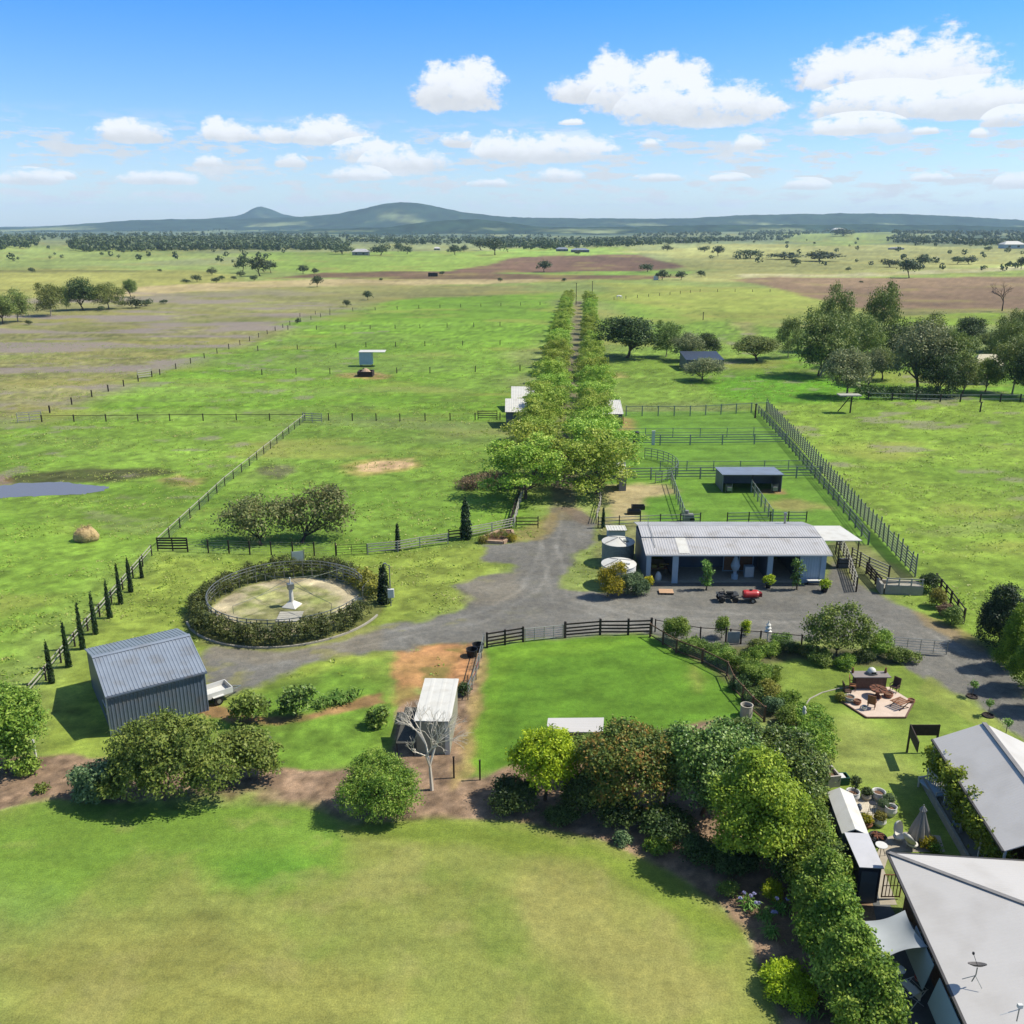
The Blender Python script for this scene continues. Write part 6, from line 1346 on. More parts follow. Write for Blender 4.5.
# grey gabled garden sheds in a row beside the hedge
q = [P(a, b, 2.4) for a, b in ((829, 790), (850, 790), (868, 833), (842, 832))]
gs = thing('garden_shed', 'long white roofed garden shed behind the hedge, upper of two', 'shed', (17.5, 40.3, 0), -.12); DD = 3.7; WW = 1.4
m = MB(); m.slab((0, 0, 2.25), (.65, 0, 2.6), (.65, DD, 2.6), (0, DD, 2.25), .05); m.slab((.65, 0, 2.6), (WW, 0, 2.25), (WW, DD, 2.25), (.65, DD, 2.6), .05); m.build('roof', ROOFWHITE, gs, world=False)
m = MB(); m.box((WW / 2, DD / 2, 1.08), (WW - .2, DD - .2, 2.16)); m.build('wall', WALLBLUE, gs, world=False)
gs = thing('garden_shed', 'lilac grey roofed garden shed next to the shade sail, lower of two', 'shed', (17.35, 37.75, 0), -.08); DD = 2.4; WW = 1.35
m = MB(); m.slab((.15, 0, 2.2), (WW, 0, 2.2), (WW - .1, DD, 2.45), (.0, DD, 2.45), .05); m.build('roof', mat('lilac_metal', A(208, 210, 222, 1.1), .5, var=.06), gs, world=False)
m = MB(); m.box((WW / 2 + .05, DD / 2, 1.05), (WW - .25, DD - .2, 2.1)); m.build('wall', mat('navy_wall', A(60, 66, 84), .6), gs, world=False)
m = MB(); m.box((WW / 2 + .05, .08, .95), (.8, .05, 1.85)); m.build('door', WALLBLUE, gs, world=False)
# shade sail
SSC = [P(864, 921, 2.3), P(881, 960, 2.4), P(928, 947, 2.75), P(905, 910, 2.75)]
zs = [2.3, 2.4, 2.75, 2.75]
ss = thing('shade_sail', 'pale grey shade sail stretched between the hedge and the house roof', 'shade sail', (SSC[0][0], SSC[0][1], 0))
N = 12; vs = []
for j in range(N + 1):
    for i in range(N + 1):
        u, v = i / N, j / N
        x = [(1 - u) * (1 - v), (1 - u) * v, u * v, u * (1 - v)]
        pxy = [sum(x[k_] * (SSC[k_][d] - SSC[0][d]) for k_ in range(4)) for d in (0, 1)]
        cxy = [sum(.25 * (SSC[k_][d] - SSC[0][d]) for k_ in range(4)) for d in (0, 1)]
        pull = .35 * ((4 * u * (1 - u)) * (abs(2 * v - 1) ** 3) + (4 * v * (1 - v)) * (abs(2 * u - 1) ** 3)) * .45
        z = sum(x[k_] * zs[k_] for k_ in range(4)) - .25 * (4 * u * (1 - u)) * (4 * v * (1 - v))
        vs.append((pxy[0] + (cxy[0] - pxy[0]) * pull, pxy[1] + (cxy[1] - pxy[1]) * pull, z))
fs = [(j * (N + 1) + i, j * (N + 1) + i + 1, (j + 1) * (N + 1) + i + 1, (j + 1) * (N + 1) + i) for j in range(N) for i in range(N)]
m = MB(); m.add(vs, fs); m.add([(a, b, c_ - .015) for a, b, c_ in vs], [tuple(reversed(f_)) for f_ in fs]); m.build('sail', mat('sail_cloth', A(186, 194, 204), .8, var=.05), ss, world=False, smooth=True)
for k_ in (0, 1): q = SSC[k_]; m = MB(); m.tube((q[0] - SSC[0][0], q[1] - SSC[0][1], 0), (q[0] - SSC[0][0], q[1] - SSC[0][1], zs[k_]), .05, n=8); m.build('post', STEEL, ss, world=False)

# far homesteads
def homestead(label, px, base, top, wpx, roof, wall, depth=.6, name='homestead'):
    x, y = P(px, base); z = float(relief(np.array([x]), np.array([y]))[0]); w = wpx / PXM(px, base); h = max(2.6, (base - top) / PXM(px, base) * .72); d = w * depth
    t = thing(name, label, 'house', (x, y, z))
    m = MB(); m.box((0, 0, h * .3), (w, d, h * .6)); m.build('wall', wall, t, world=False)
    m = MB(); o = w * .04; p = [(-w / 2 - o, -d / 2 - o, h * .6), (w / 2 + o, -d / 2 - o, h * .6), (w / 2 + o, d / 2 + o, h * .6), (-w / 2 - o, d / 2 + o, h * .6), (-w * .28, 0, h * 1.08), (w * .28, 0, h * 1.08)]
    m.add(p, [(0, 1, 5, 4), (1, 2, 5), (2, 3, 4, 5), (3, 0, 4), (3, 2, 1, 0)]); m.build('roof', roof, t, world=False)
    for s in (-.25, .2): m = MB(); m.box((s * w, -d / 2 - .05, h * .3), (w * .12, .1, h * .28)); m.build('window', GLASS, t, world=False)
    return t
CREAMROOF = mat('cream_roof', A(222, 212, 178), .6, var=.08)
homestead('cream roofed homestead among the gums on the right', 984, 376, 348, 30, CREAMROOF, CREAM)
homestead('cream roofed outbuilding in front of the homestead among the gums', 970, 384, 367, 30, CREAMROOF, CREAM, .4)
homestead('white roofed shed behind the homestead grove', 916, 356, 342, 17, ROOFWHITE, WALLGREY)
homestead('small white roof behind the tall pointed gum', 842, 330, 316, 9, ROOFWHITE, WALLGREY)
homestead('grey curved roof shed far off between dark trees', 361, 255, 247, 16, ROOFGREY, WALLGREY)
homestead('tiny white house far off in the green field', 437, 249, 245, 6, ROOFWHITE, WALLGREY)
homestead('long blue roofed farm buildings beyond the ploughed field, left', 562, 251, 246, 12, ROOFBLUE, WALLBLUE, .4)
homestead('long blue roofed farm buildings beyond the ploughed field, right', 580, 252, 247, 18, ROOFBLUE, WALLBLUE, .4)
homestead('white house in front of the far wood', 684, 242, 238, 16, ROOFWHITE, CREAM)
homestead('white house on the hilltop at right', 838, 233, 228.5, 11, ROOFWHITE, CREAM)
homestead('small white house right of the hilltop house', 861, 232, 228.5, 8, ROOFWHITE, CREAM)
homestead('large white roofed farmhouse at the far right edge', 1011, 249, 240, 20, ROOFWHITE, WALLLIGHT)
homestead('low grey roof shed in the far right field', 896, 250, 247, 14, WALLGREY, WALLGREY, .4)
# ================================================================ FENCES
def resample(pts, step):
    out = []
    for a, b in zip(pts[:-1], pts[1:]):
        l = math.hypot(b[0] - a[0], b[1] - a[1]); n = max(1, round(l / step))
        out += [(a[0] + (b[0] - a[0]) * i / n, a[1] + (b[1] - a[1]) * i / n) for i in range(n)]
    return out + [pts[-1]]
POSTME = {}
def fence(label, pts, h, step, rails, mp, mr, pw=.11, rw=.05, rh=.1, round_post=False, wires=(), mesh=None, name='fence', cat='fence', group=None, top=0.0, world_pts=False, jit=.0, dark_pts=None):
    """posts are parts; each rail or wire level is one part running the length"""
    w = pts if world_pts else PX(pts); ps = resample(w, step)
    root = thing(name, label, cat, (w[0][0], w[0][1], 0), 0, group)
    key = (round(h, 2), pw, mp.name, round_post, top)
    if key not in POSTME:
        m = MB(); 
        if round_post: m.tube((0, 0, -.1), (0, 0, h), pw / 2, pw / 2 * .92, 7)
        else: m.box((0, 0, h / 2 - .05), (pw, pw, h + .1))
        me = bpy.data.meshes.new('post'); me.from_pydata([tuple(q) for q in m.v], [], m.f); me.materials.append(mp); POSTME[key] = me
    for i, p in enumerate(ps[:99]):
        o = link_mesh('post', POSTME[key], root); o.location = (p[0] - w[0][0], p[1] - w[0][1], 0); o.rotation_euler = (rnd.uniform(-jit, jit), rnd.uniform(-jit, jit), rnd.uniform(0, .3)); 
        if jit: o.scale = (1, 1, rnd.uniform(.93, 1.07))
    nx = []
    L3 = lambda p, z, j=0: (p[0] - w[0][0], p[1] - w[0][1], z + j)
    for z in rails:
        m = MB(); js = [rnd.uniform(-.015, .015) for _ in ps]
        for k in range(len(ps) - 1): m.beam(L3(ps[k], z, js[k]), L3(ps[k + 1], z, js[k + 1]), rw, rh)
        m.build('rail', mr, root, world=False)
    for z in wires:
        m = MB()
        for k in range(len(ps) - 1):
            mid = ((ps[k][0] + ps[k + 1][0]) / 2, (ps[k][1] + ps[k + 1][1]) / 2); m.tube(L3(ps[k], z), L3(mid, z - .015), .009, n=3, cap=False); m.tube(L3(mid, z - .015), L3(ps[k + 1], z), .009, n=3, cap=False)
        m.build('wire', STEEL, root, world=False)
    if mesh:
        z0, z1, pitch, mm = mesh; m = MB()
        for k in range(len(ps) - 1):
            l = math.hypot(ps[k + 1][0] - ps[k][0], ps[k + 1][1] - ps[k][1]); n_ = max(1, int(l / pitch))
            for i in range(n_):
                t = i / n_; q = (ps[k][0] + (ps[k + 1][0] - ps[k][0]) * t, ps[k][1] + (ps[k + 1][1] - ps[k][1]) * t); m.tube(L3(q, z0), L3(q, z1), .006, n=3, cap=False)
            for i in range(int((z1 - z0) / pitch) + 1): m.tube(L3(ps[k], z0 + i * pitch), L3(ps[k + 1], z0 + i * pitch), .006, n=3, cap=False)
        m.build('wire_mesh', mm, root, world=False)
    return root
def gate(label, a, b, h, m, bars=5, name='gate', upr=1):
    A_, B_ = P(*a), P(*b); root = thing(name, label, 'gate', (A_[0], A_[1], 0)); d = (B_[0] - A_[0], B_[1] - A_[1])
    fr = MB(); fr.tube((0, 0, .12), (0, 0, h), .035, n=6); fr.tube((d[0], d[1], .12), (d[0], d[1], h), .035, n=6); fr.tube((0, 0, h), (d[0], d[1], h), .03, n=6); fr.tube((0, 0, .15), (d[0], d[1], .15), .03, n=6)
    fr.build('frame', m, root, world=False)
    br = MB()
    for i in range(1, bars): z = .15 + (h - .15) * i / bars; br.tube((0, 0, z), (d[0], d[1], z), .022, n=5)
    for i in range(1, upr + 1): t = i / (upr + 1); br.tube((d[0] * t, d[1] * t, .15), (d[0] * t, d[1] * t, h), .025, n=5)
    br.build('bars', m, root, world=False)
    return root
DT, PT = DTIMBER, PALETIMBER
# left diagonal fence with pale top rails
fence('pale railed fence on dark posts running diagonally behind the cypresses', [(30, 700), (100, 617), (152, 556)], 1.25, 3.2, [1.18, .8], DT, PT, rh=.07, wires=(.25, .5), group=None)
fence('long pale railed fence climbing the left paddock edge to the far corner', [(158, 549), (225, 486), (305, 421)], 1.3, 3.6, [1.2], DT, PT, rh=.09, wires=(.3, .6, .9), mesh=(.1, 1.15, .3, STEEL))
fence('dark timber boarded fence piece at the left paddock corner', [(158, 551), (188, 551)], 1.5, 1.5, [.3, .6, .9, 1.2, 1.45], DT, DT, rh=.16)
fence('wire fence on tall dark posts below the willowy trees', [(188, 552), (250, 554.5), (336, 556)], 1.5, 2.5, [], DT, DT, .13, wires=(.3, .6, .9, 1.2, 1.42), mesh=(.1, 1.0, .25, STEEL))
gate('dark timber rail gate in the paddock fence', (337, 556.5), (367, 555), 1.25, DT, 4)
fence('pale post and rail fence curving from the rail gate to the avenue', [(368, 555), (398, 552), (420, 548), (448, 544)], 1.25, 2.6, [.35, .65, .95, 1.2], PT, PT, rh=.09)
fence('short dark rail fence left of the tall cypress', [(449, 541), (466, 539)], 1.35, 1.6, [.4, .75, 1.1], DT, DT, rh=.12)
fence('curved white rail fence right of the tall cypress', [(468, 538), (492, 533), (514, 528)], 1.25, 2.4, [.35, .65, .95, 1.2], PT, PT, rh=.09)
fence('pale rail fence running up into the avenue trees', [(514, 528), (519, 508), (526, 487)], 1.3, 2.6, [.4, .8, 1.2], PT, PT, rh=.12)
fence('dark rail fence beside the pale one at the avenue end', [(510, 528), (516, 508), (522, 490)], 1.4, 2.6, [.4, .8, 1.2], DT, DT, rh=.1)
fence('dark rail fence stub closing the avenue on the left', [(516, 528), (538, 528)], 1.4, 2.2, [.4, .8, 1.2], DT, DT, rh=.1)
fence('paddock cross fence of wire left of the avenue', [(305, 420.5), (400, 421), (500, 420)], 1.35, 4.5, [], DT, DT, .16, wires=(.3, .6, .9, 1.25), mesh=(.1, 1.0, .3, STEEL))
fence('dark rail panel fence by the far corner of the left paddock', [(303, 422), (322, 423)], 1.7, 2.2, [.4, .8, 1.2, 1.6], PT, PT, rh=.12)
fence('grey rail panels left of the small white roofed sheds', [(478, 420), (497, 420)], 1.7, 3, [.4, .8, 1.2, 1.6], DT, DT, rh=.12)
fence('low wire fence from the left frame edge to the paddock corner', [(42, 422), (170, 421), (303, 420.5)], 1.3, 6, [1.1], DT, DT, .16, wires=(.4, .8), rh=.08)
fence('grey panel gate fence at the far left fence junction', [(18, 423), (42, 421)], 1.8, 2.5, [.4, .9, 1.4, 1.75], PT, PT, rh=.14)
fence('wire fence slanting away through the pasture on the left', [(50, 413), (92, 397), (152, 377)], 1.4, 6.5, [], DT, DT, .22, wires=(.4, .8, 1.2))
fence('slatted yard panel at the end of the slanting pasture fence', [(138, 379), (152, 377)], 2.0, 2.4, [.4, .9, 1.4, 1.9], PT, PT, rh=.2)
for (pts, lab) in (([(258, 351), (336, 348), (425, 346), (500, 345)], 'wire fence posts across the green paddock, third row from the near side'), ([(288, 330), (345, 329.5), (420, 328.5), (500, 326)], 'wire fence posts across the green paddock, fourth row from the near side'),
                   ([(300, 317), (330, 312), (440, 308), (540, 305)], 'wire fence posts across the green paddock, farthest row'), ([(262, 375), (330, 374), (430, 373), (520, 371)], 'wire fence posts across the green paddock, second row from the near side'), ([(330, 315), (290, 325), (240, 345), (160, 375)], 'wire fence posts along the left side of the green paddock'),
                   ([(614, 300), (700, 292), (770, 292)], 'wire fence posts in the pale pasture right of the avenue'), ([(600, 330), (598, 380), (604, 405)], 'wire fence posts close along the right avenue row')):
    fence(lab, pts, 1.4, 9, [], DT, DT, .19, wires=(.5, 1.0, 1.4), jit=.03)
# stock yards on the right
DYG = mat('dark_yard_steel', A(132, 140, 138), .6, .1, var=.25, scale=3)
YG = mat('pale_yard_steel', A(160, 170, 164), .5, .2, var=.2, scale=3)
fence('long grey stock yard fence with tall posts down the right side of the yards', [(766, 411), (800, 448), (850, 506), (915, 577)], 2.3, 1.5, [.3, .6, .9, 1.2, 1.5, 1.8], DYG, DYG, .16, round_post=True, rw=.07, rh=.11, jit=.03)
fence('second lower rail fence just inside the long right stock yard fence', [(756, 411), (789, 448), (838, 506), (868, 545)], 1.5, 2.6, [.5, 1.0, 1.4], DYG, DYG, .14, rh=.1)
fence('far cross fence of the yards with close wire mesh', [(626, 416), (690, 416), (766, 412)], 1.9, 3.2, [1.75], YG, YG, .16, rh=.1, mesh=(.1, 1.7, .25, YG), wires=(.5, 1.0))
fence('double rail cross fence, second from the far end of the yards', [(600, 445), (690, 445), (786, 444)], 1.7, 4.4, [.4, .8, 1.2, 1.6], YG, YG, .16, rw=.07, rh=.11)
fence('upper rail line just beyond the second yard cross fence', [(618, 437), (700, 437), (780, 436)], 1.5, 5, [.75, 1.4], YG, YG, .1, rh=.06)
fence('cross fence running behind the two bay shelter', [(626, 480), (700, 479), (820, 478)], 1.7, 3.4, [.4, .8, 1.2, 1.6], YG, YG, .16, rw=.07, rh=.11)
fence('upper rail line beyond the shelter cross fence', [(660, 471), (740, 471), (812, 470)], 1.5, 4, [.75, 1.4], YG, YG, .1, rh=.06)
fence('mesh fence from the cross fence down to the stable, left of the shelter', [(671, 484), (684, 522)], 1.7, 2.2, [1.6, .9], YG, YG, .12, rh=.07, mesh=(.1, 1.5, .22, STEEL))
fence('mesh fence from the two bay shelter down to the stable back', [(751, 492), (772, 523)], 1.7, 2.2, [1.6, .9], YG, YG, .12, rh=.07, mesh=(.1, 1.5, .22, STEEL))
fence('rail fence behind the stable, right part', [(727, 523), (770, 522), (806, 522)], 1.3, 2.6, [.4, .8, 1.2], DT, YG, .1, rh=.08)
fence('rail fence behind the stable, left part', [(598, 528), (640, 526), (700, 524)], 1.4, 2.4, [.4, .8, 1.2], DT, PT, .1, rh=.08)
fence('rail fence along the sandy yard beside the avenue end', [(596, 524), (601, 505), (598, 494)], 1.4, 2.4, [.4, .8, 1.2], DT, PT, .1, rh=.08)
# small curved pen
cx, cy = P(640, 470); pr = []
for k in range(15): a = R(-78) + R(150) * k / 14; pr.append((cx + 5.2 * math.cos(a), cy + 9 * math.sin(a) * .8))
fence('curved steel rail pen beside the avenue in the yards', pr, 1.6, 1.6, [.4, .8, 1.2, 1.55], STEEL, STEEL, .08, rh=.08, world_pts=True)
# races and loading ramp right of the stable
fence('dark rail race beside the right end of the stable', [(838, 545), (846, 562), (856, 592)], 1.5, 1.8, [.3, .6, .9, 1.2, 1.45], DT, PT, .12, rh=.1)
fence('rail race from the white carport to the loading ramp', [(851, 562), (868, 572), (888, 581)], 1.6, 1.8, [.3, .6, .9, 1.2, 1.5], DT, PT, .12, rh=.1)
fence('low dark plank fence of the inner race', [(866, 574), (880, 590)], 1.3, 1.6, [.3, .6, .9, 1.2], DT, DT, .12, rh=.18)
x, y = P(880, 592)
lr = thing('loading_ramp', 'grey concrete sided stock loading ramp at the end of the races', 'loading ramp', (x, y, 0), -.12)
m = MB(); m.box((0, .25, .5), (.25, 1.6, 1.0)); m.box((2.0, -.35, .45), (3.4, .2, .9)); m.box((2.0, .95, .45), (3.4, .2, .9)); m.build('side_wall', CONC, lr, world=False)
m = MB(); m.slab((.2, -.25, .5), (3.6, -.25, .85), (3.6, .85, .85), (.2, .85, .5), .1); m.build('deck', CONC, lr, world=False)
m = MB(); 
for z in (1.2, 1.55): m.beam((.3, -.35, z), (3.7, -.35, z), .05, .1)
for xx in (.4, 1.5, 2.6, 3.6): m.box((xx, -.35, 1.2), (.1, .1, .85))
m.build('rail', PT, lr, world=False)
fence('dark rail fence behind the shrubs right of the loading ramp', [(935, 588), (950, 606), (963, 624)], 1.5, 1.7, [.5, 1.0, 1.4], DT, DT, .14, rh=.12)
gate('steel barred gate across the right end of the drive', (893, 652), (946, 656), 1.3, STEEL, 5, upr=3)
# fenced lawn
fence('dark timber rail fence at the near left of the drive', [(487, 648), (505, 645), (523, 642)], 1.4, 1.7, [.3, .6, .9, 1.25], DT, DT, .16, rh=.13)
gate('pale wire gate between the two dark timber rail fences', (525, 642), (563, 638), 1.2, STEEL, 5, upr=3)
fence('dark timber rail fence along the drive above the fenced lawn', [(565, 638), (600, 635), (628, 635), (651, 634)], 1.5, 2.2, [.3, .6, .9, 1.25], DT, DT, .17, rh=.13)
fence('brown timber and mesh fence curving down the right of the fenced lawn', [(650, 637), (676, 653), (702, 663), (727, 676), (733, 690), (752, 712), (764, 722)], 1.25, 2.0, [1.15, .2], mat('brown_post', A(116, 92, 72), .85, var=.25), mat('brown_post', A(116, 92, 72), .85), .14, rh=.09, mesh=(.15, 1.1, .16, STEEL))
fence('thin steel post and wire fence along the garden edge of the drive', [(655, 632), (700, 640), (760, 644), (801, 648)], 1.2, 2.4, [1.12], DT, DT, .1, rh=.05, wires=(.3, .6, .9))
fence('old pipe fence between the red dirt and the fenced lawn', [(484, 648), (476, 680), (468, 700)], 1.3, 1.8, [1.2, .6], STEEL, STEEL, .07, rh=.05, wires=(.3, .9))
for px, py, h_, lab, m_ in ((36, 757, 1.25, 'short white post on the mulch by the left tree', TRIMW), (454, 778, 1.5, 'dark post behind the bare tree', DTIMBER), (480, 780, 1.4, 'thin dark post at the lower corner of the fenced lawn', DTIMBER)):
    x, y = P(px, py); m = MB(); m.box((x, y, h_ / 2), (.1, .1, h_)); m.box((x, y, h_ + .015), (.13, .13, .03)); o = m.build('post', m_); tag(o, lab, 'post')
# homestead grove fence and posts
fence('dark hedge line fence in front of the homestead grove', [(868, 400), (940, 402), (1040, 402)], 1.6, 4, [.6, 1.4], DT, PT, .2, rh=.12)
bush('hedge', 'dark clipped hedge along the homestead fence', 'hedge', *P(905, 400), [(i * 2.2 - 8, 1.2, 1.0, 1.6, 1.2, 1.2) for i in range(9)], LM['dark'], 420, 8, .2, .3, 191, stem=False)
x, y = P(850, 413)
t = thing('stock_platform', 'flat grey topped timber stand on one post left of the homestead hedge', 'stand', (x, y, 0)); m = MB(); m.tube((0, 0, 0), (0, 0, 3.2), .14, n=7); m.build('post', DT, t, world=False); m = MB(); m.box((-.4, .3, 3.3), (4.0, 2.0, .2)); m.build('top', PT, t, world=False); m = MB(); m.beam((-2.2, .3, .2), (-.2, .2, 3.0), .14, .14); m.build('brace', DT, t, world=False)
for px, py, tp, lab in ((980, 412, 402, 'lone dark pole in the right paddock before the homestead'), (703, 320, 312, 'lone post in the pale pasture'), (755, 418, 404, 'tall corner post at the far end of the yards'), (576, 305, 283, 'thin pole at the far end of the left avenue row'), (592, 302, 281, 'thin pole at the far end of the right avenue row')):
    x, y = P(px, py); h_ = HT(px, py, tp); m = MB(); m.tube((x, y, 0), (x, y, h_), .16, .12, 7); m.box((x, y, h_ * .97), (.5, .12, .12)); o = m.build('pole', DTIMBER); tag(o, lab, 'pole')
# ================================================================ SMALL THINGS
def at(px, py): return P(px, py)
# ---- horse walker: pipe ring fence, central tower and arms
fpts = [(WC[0] + 6.95 * math.cos(a), WC[1] + 6.95 * math.sin(a)) for a in np.linspace(R(24), R(345), 44)]
fence('pale steel pipe ring fence of the horse walker inside the round hedge', fpts, 1.75, 2.2, [.7, 1.1, 1.4, 1.7], STEEL, STEEL, .08, rw=.05, rh=.06, world_pts=True)
x, y = at(292, 606)
t = thing('horse_walker', 'white horse walker tower on a pyramid foot with four pipe arms', 'horse walker', (x, y, 0), .5)
m = MB(); m.lathe((0, 0, 0), [(.95, 0), (.95, .06), (.35, .45), (.3, .5)], 4); m.build('base', WHITE, t, world=False)
m = MB(); m.tube((0, 0, .55), (0, 0, 2.1), .2, .17, 10); m.build('mast', WHITE, t, world=False)
m = MB(); m.box((0, 0, 1.95), (.55, .55, .5)); m.build('motor', STEEL, t, world=False)
for i in range(4):
    a = i * math.pi / 2 + .35; m = MB(); q = (5.9 * math.cos(a), 5.9 * math.sin(a)); m.tube((0, 0, 2.15), (q[0], q[1], 1.95), .02, .018, 6); m.tube((q[0] * .55, q[1] * .55, 2.05), (0, 0, 2.75), .02, n=5); m.tube((q[0], q[1], 1.95), (q[0], q[1], 1.2), .02, n=5); m.build('arm', DARKSTEEL, t, world=False)
m = MB(); m.tube((0, 0, 2.1), (0, 0, 2.8), .06, n=8); m.build('king_post', WHITE, t, world=False)
x, y = at(290, 617); t = thing('ramp', 'grey plank ramp lying on the grass in front of the walker tower', 'ramp', (x, y, 0), .05); m = MB()
for k in range(5): m.box((0, -.9 + k * .42, .08), (2.1, .38, .06))
m.build('deck', PT, t, world=False); m = MB()
for s in (-1, 1): m.box((s * .85, 0, .025), (.1, 2.1, .05))
m.build('bearer', TIMBER, t, world=False)
x, y = at(299, 572); t = thing('steel_sheet', 'tall pale green steel sheet leaning on the far side of the ring fence', 'panel', (x, y, 0), .3); m = MB(); m.box((0, 0, 1.2), (1.1, .05, 2.0)); m.build('panel', mat('pale_green_steel', A(190, 208, 200), .5), t, world=False); m = MB(); m.tube((-.6, 0, 0), (-.6, 0, 2.3), .04, n=6); m.tube((.6, 0, 0), (.6, 0, 2.3), .04, n=6); m.build('frame', STEEL, t, world=False)
gate('open steel gate swung inward at the right of the horse walker ring', (325, 578), (357, 586), 1.7, STEEL, 5, upr=4)
gate('small steel barred gate panel at the walker entrance', (363, 602), (371, 592), 1.4, STEEL, 4)
x, y = at(391, 606); t = thing('light_pole', 'grey light pole with a white meter box beside the walker gate', 'pole', (x, y, 0)); m = MB(); m.tube((0, 0, 0), (0, 0, 4.0), .06, .05, 8); m.beam((0, 0, 3.9), (-.35, 0, 4.1), .06, .06); m.build('pole', STEEL, t, world=False); m = MB(); m.box((.06, -.1, 1.3), (.55, .28, .8)); m.build('meter_box', TRIMW, t, world=False); m = MB(); m.box((-.4, 0, 4.12), (.28, .16, .1)); m.build('lamp', STEEL, t, world=False)
# pale kerb round the near side of the hedge
m = MB(); kp = [(WC[0] + 8.75 * math.cos(a), WC[1] + 8.75 * math.sin(a)) for a in np.linspace(R(205), R(345), 40)]
for a_, b_ in zip(kp[:-1], kp[1:]): m.beam((a_[0], a_[1], .07), (b_[0], b_[1], .07), .16, .14)
o = m.build('kerb_edging', CONC); tag(o, 'pale concrete edging curving round the near side of the walker hedge', 'edging')

# ---- quad bike and red spray trailer in front of the stable
qx, qy = at(727, 601)
q = thing('quad_bike', 'black and grey quad bike parked in front of the stable', 'quad bike', (qx, qy, 0), .05)
for sx in (-.62, .62):
    for sy in (-.46, .46):
        m = MB(); m.lathe((0, 0, 0), [(.16, -.11), (.27, -.11), (.3, -.05), (.3, .05), (.27, .11), (.16, .11)], 14); m.v = [(sx + a, sy + c_, .3 + b_) for a, b_, c_ in m.v]; w_ = m.build('wheel', BLACK, q, world=False)
        m = MB(); m.tube((sx, sy - .09, .3), (sx, sy + .09, .3), .14, n=10); m.build('rim', STEEL, w_, world=False)
m = MB(); m.box((0, 0, .5), (1.2, .36, .3)); m.box((-.62, 0, .68), (.62, 1.0, .07), ry=.12); m.box((.62, 0, .68), (.62, 1.0, .07), ry=-.12); m.box((-.5, 0, .8), (.5, .4, .2)); m.build('body', mat('dark_plastic', A(74, 74, 78), .45), q, world=False)
m = MB(); m.box((.2, 0, .84), (.62, .32, .13)); m.build('seat', BLACK, q, world=False)
m = MB(); m.path([(-.42, -.4, 1.08), (-.34, -.12, 1.04), (-.34, .12, 1.04), (-.42, .4, 1.08)], .022, 6); m.tube((-.45, 0, .8), (-.34, 0, 1.04), .03, n=6); m.build('handlebar', BLACK, q, world=False)
for sx in (-.75, .72):
    m = MB()
    for k in range(4): m.tube((sx - .2, -.36 + k * .24, .8), (sx + .25, -.36 + k * .24, .8), .015, n=5)
    m.tube((sx - .2, -.4, .8), (sx - .2, .4, .8), .018, n=5); m.tube((sx + .25, -.4, .8), (sx + .25, .4, .8), .018, n=5); m.build('rack', STEEL, q, world=False)
for s in (-1, 1): m = MB(); m.box((-.93, s * .3, .66), (.05, .14, .1)); m.build('headlight', WHITE, q, world=False)
rx, ry = at(750, 601.5)
t = thing('spray_trailer', 'red spray tank trailer hitched behind the quad bike', 'trailer', (rx, ry, 0), .02)
m = MB(); n_ = 18
prof = [(-.72, .22), (-.68, .34), (-.5, .4), (.5, .4), (.68, .34), (.72, .22)]
vs = [(x_, r_ * 1.12 * math.cos(i * 2 * math.pi / n_), .78 + r_ * .86 * math.sin(i * 2 * math.pi / n_)) for x_, r_ in prof for i in range(n_)]
m.add(vs, [(j * n_ + i, (j + 1) * n_ + i, (j + 1) * n_ + (i + 1) % n_, j * n_ + (i + 1) % n_) for j in range(5) for i in range(n_)] + [tuple(range(n_)), tuple(reversed(range(5 * n_, 6 * n_)))]); m.build('tank', RED, t, world=False)
m = MB(); m.tube((0, 0, 1.08), (0, 0, 1.2), .14, n=12); m.build('lid', BLACK, t, world=False)
m = MB(); m.box((0, 0, .42), (1.5, .7, .07)); m.beam((-.7, 0, .42), (-1.35, 0, .45), .07, .07); m.build('frame', STEEL, t, world=False)
m = MB(); m.box((.85, 0, .72), (.3, .5, .36)); m.build('pump', mat('dark_red', A(150, 42, 44), .5), t, world=False)
for s in (-1, 1):
    m = MB(); m.tube((.1, s * .48 - .08, .26), (.1, s * .48 + .08, .26), .26, n=14); w_ = m.build('wheel', BLACK, t, world=False); m = MB(); m.tube((.1, s * .57 - .01, .26), (.1, s * .57 + .01, .26), .13, n=10); m.build('rim', STEEL, w_, world=False)
# pallet / tan board
x, y = at(666, 593); t = thing('pallet', 'tan board topped pallet on the drive in front of the left bay', 'pallet', (x, y, 0), -.05); m = MB()
for k in range(5): m.box((0, -.4 + k * .2, .2), (1.35, .185, .03))
m.build('deck', mat('tan_board', A(220, 182, 150), .8, var=.1), t, world=False); m = MB()
for s in (-.6, 0, .6): m.box((s, 0, .09), (.1, 1.0, .18))
m.build('bearer', TIMBER, t, world=False)

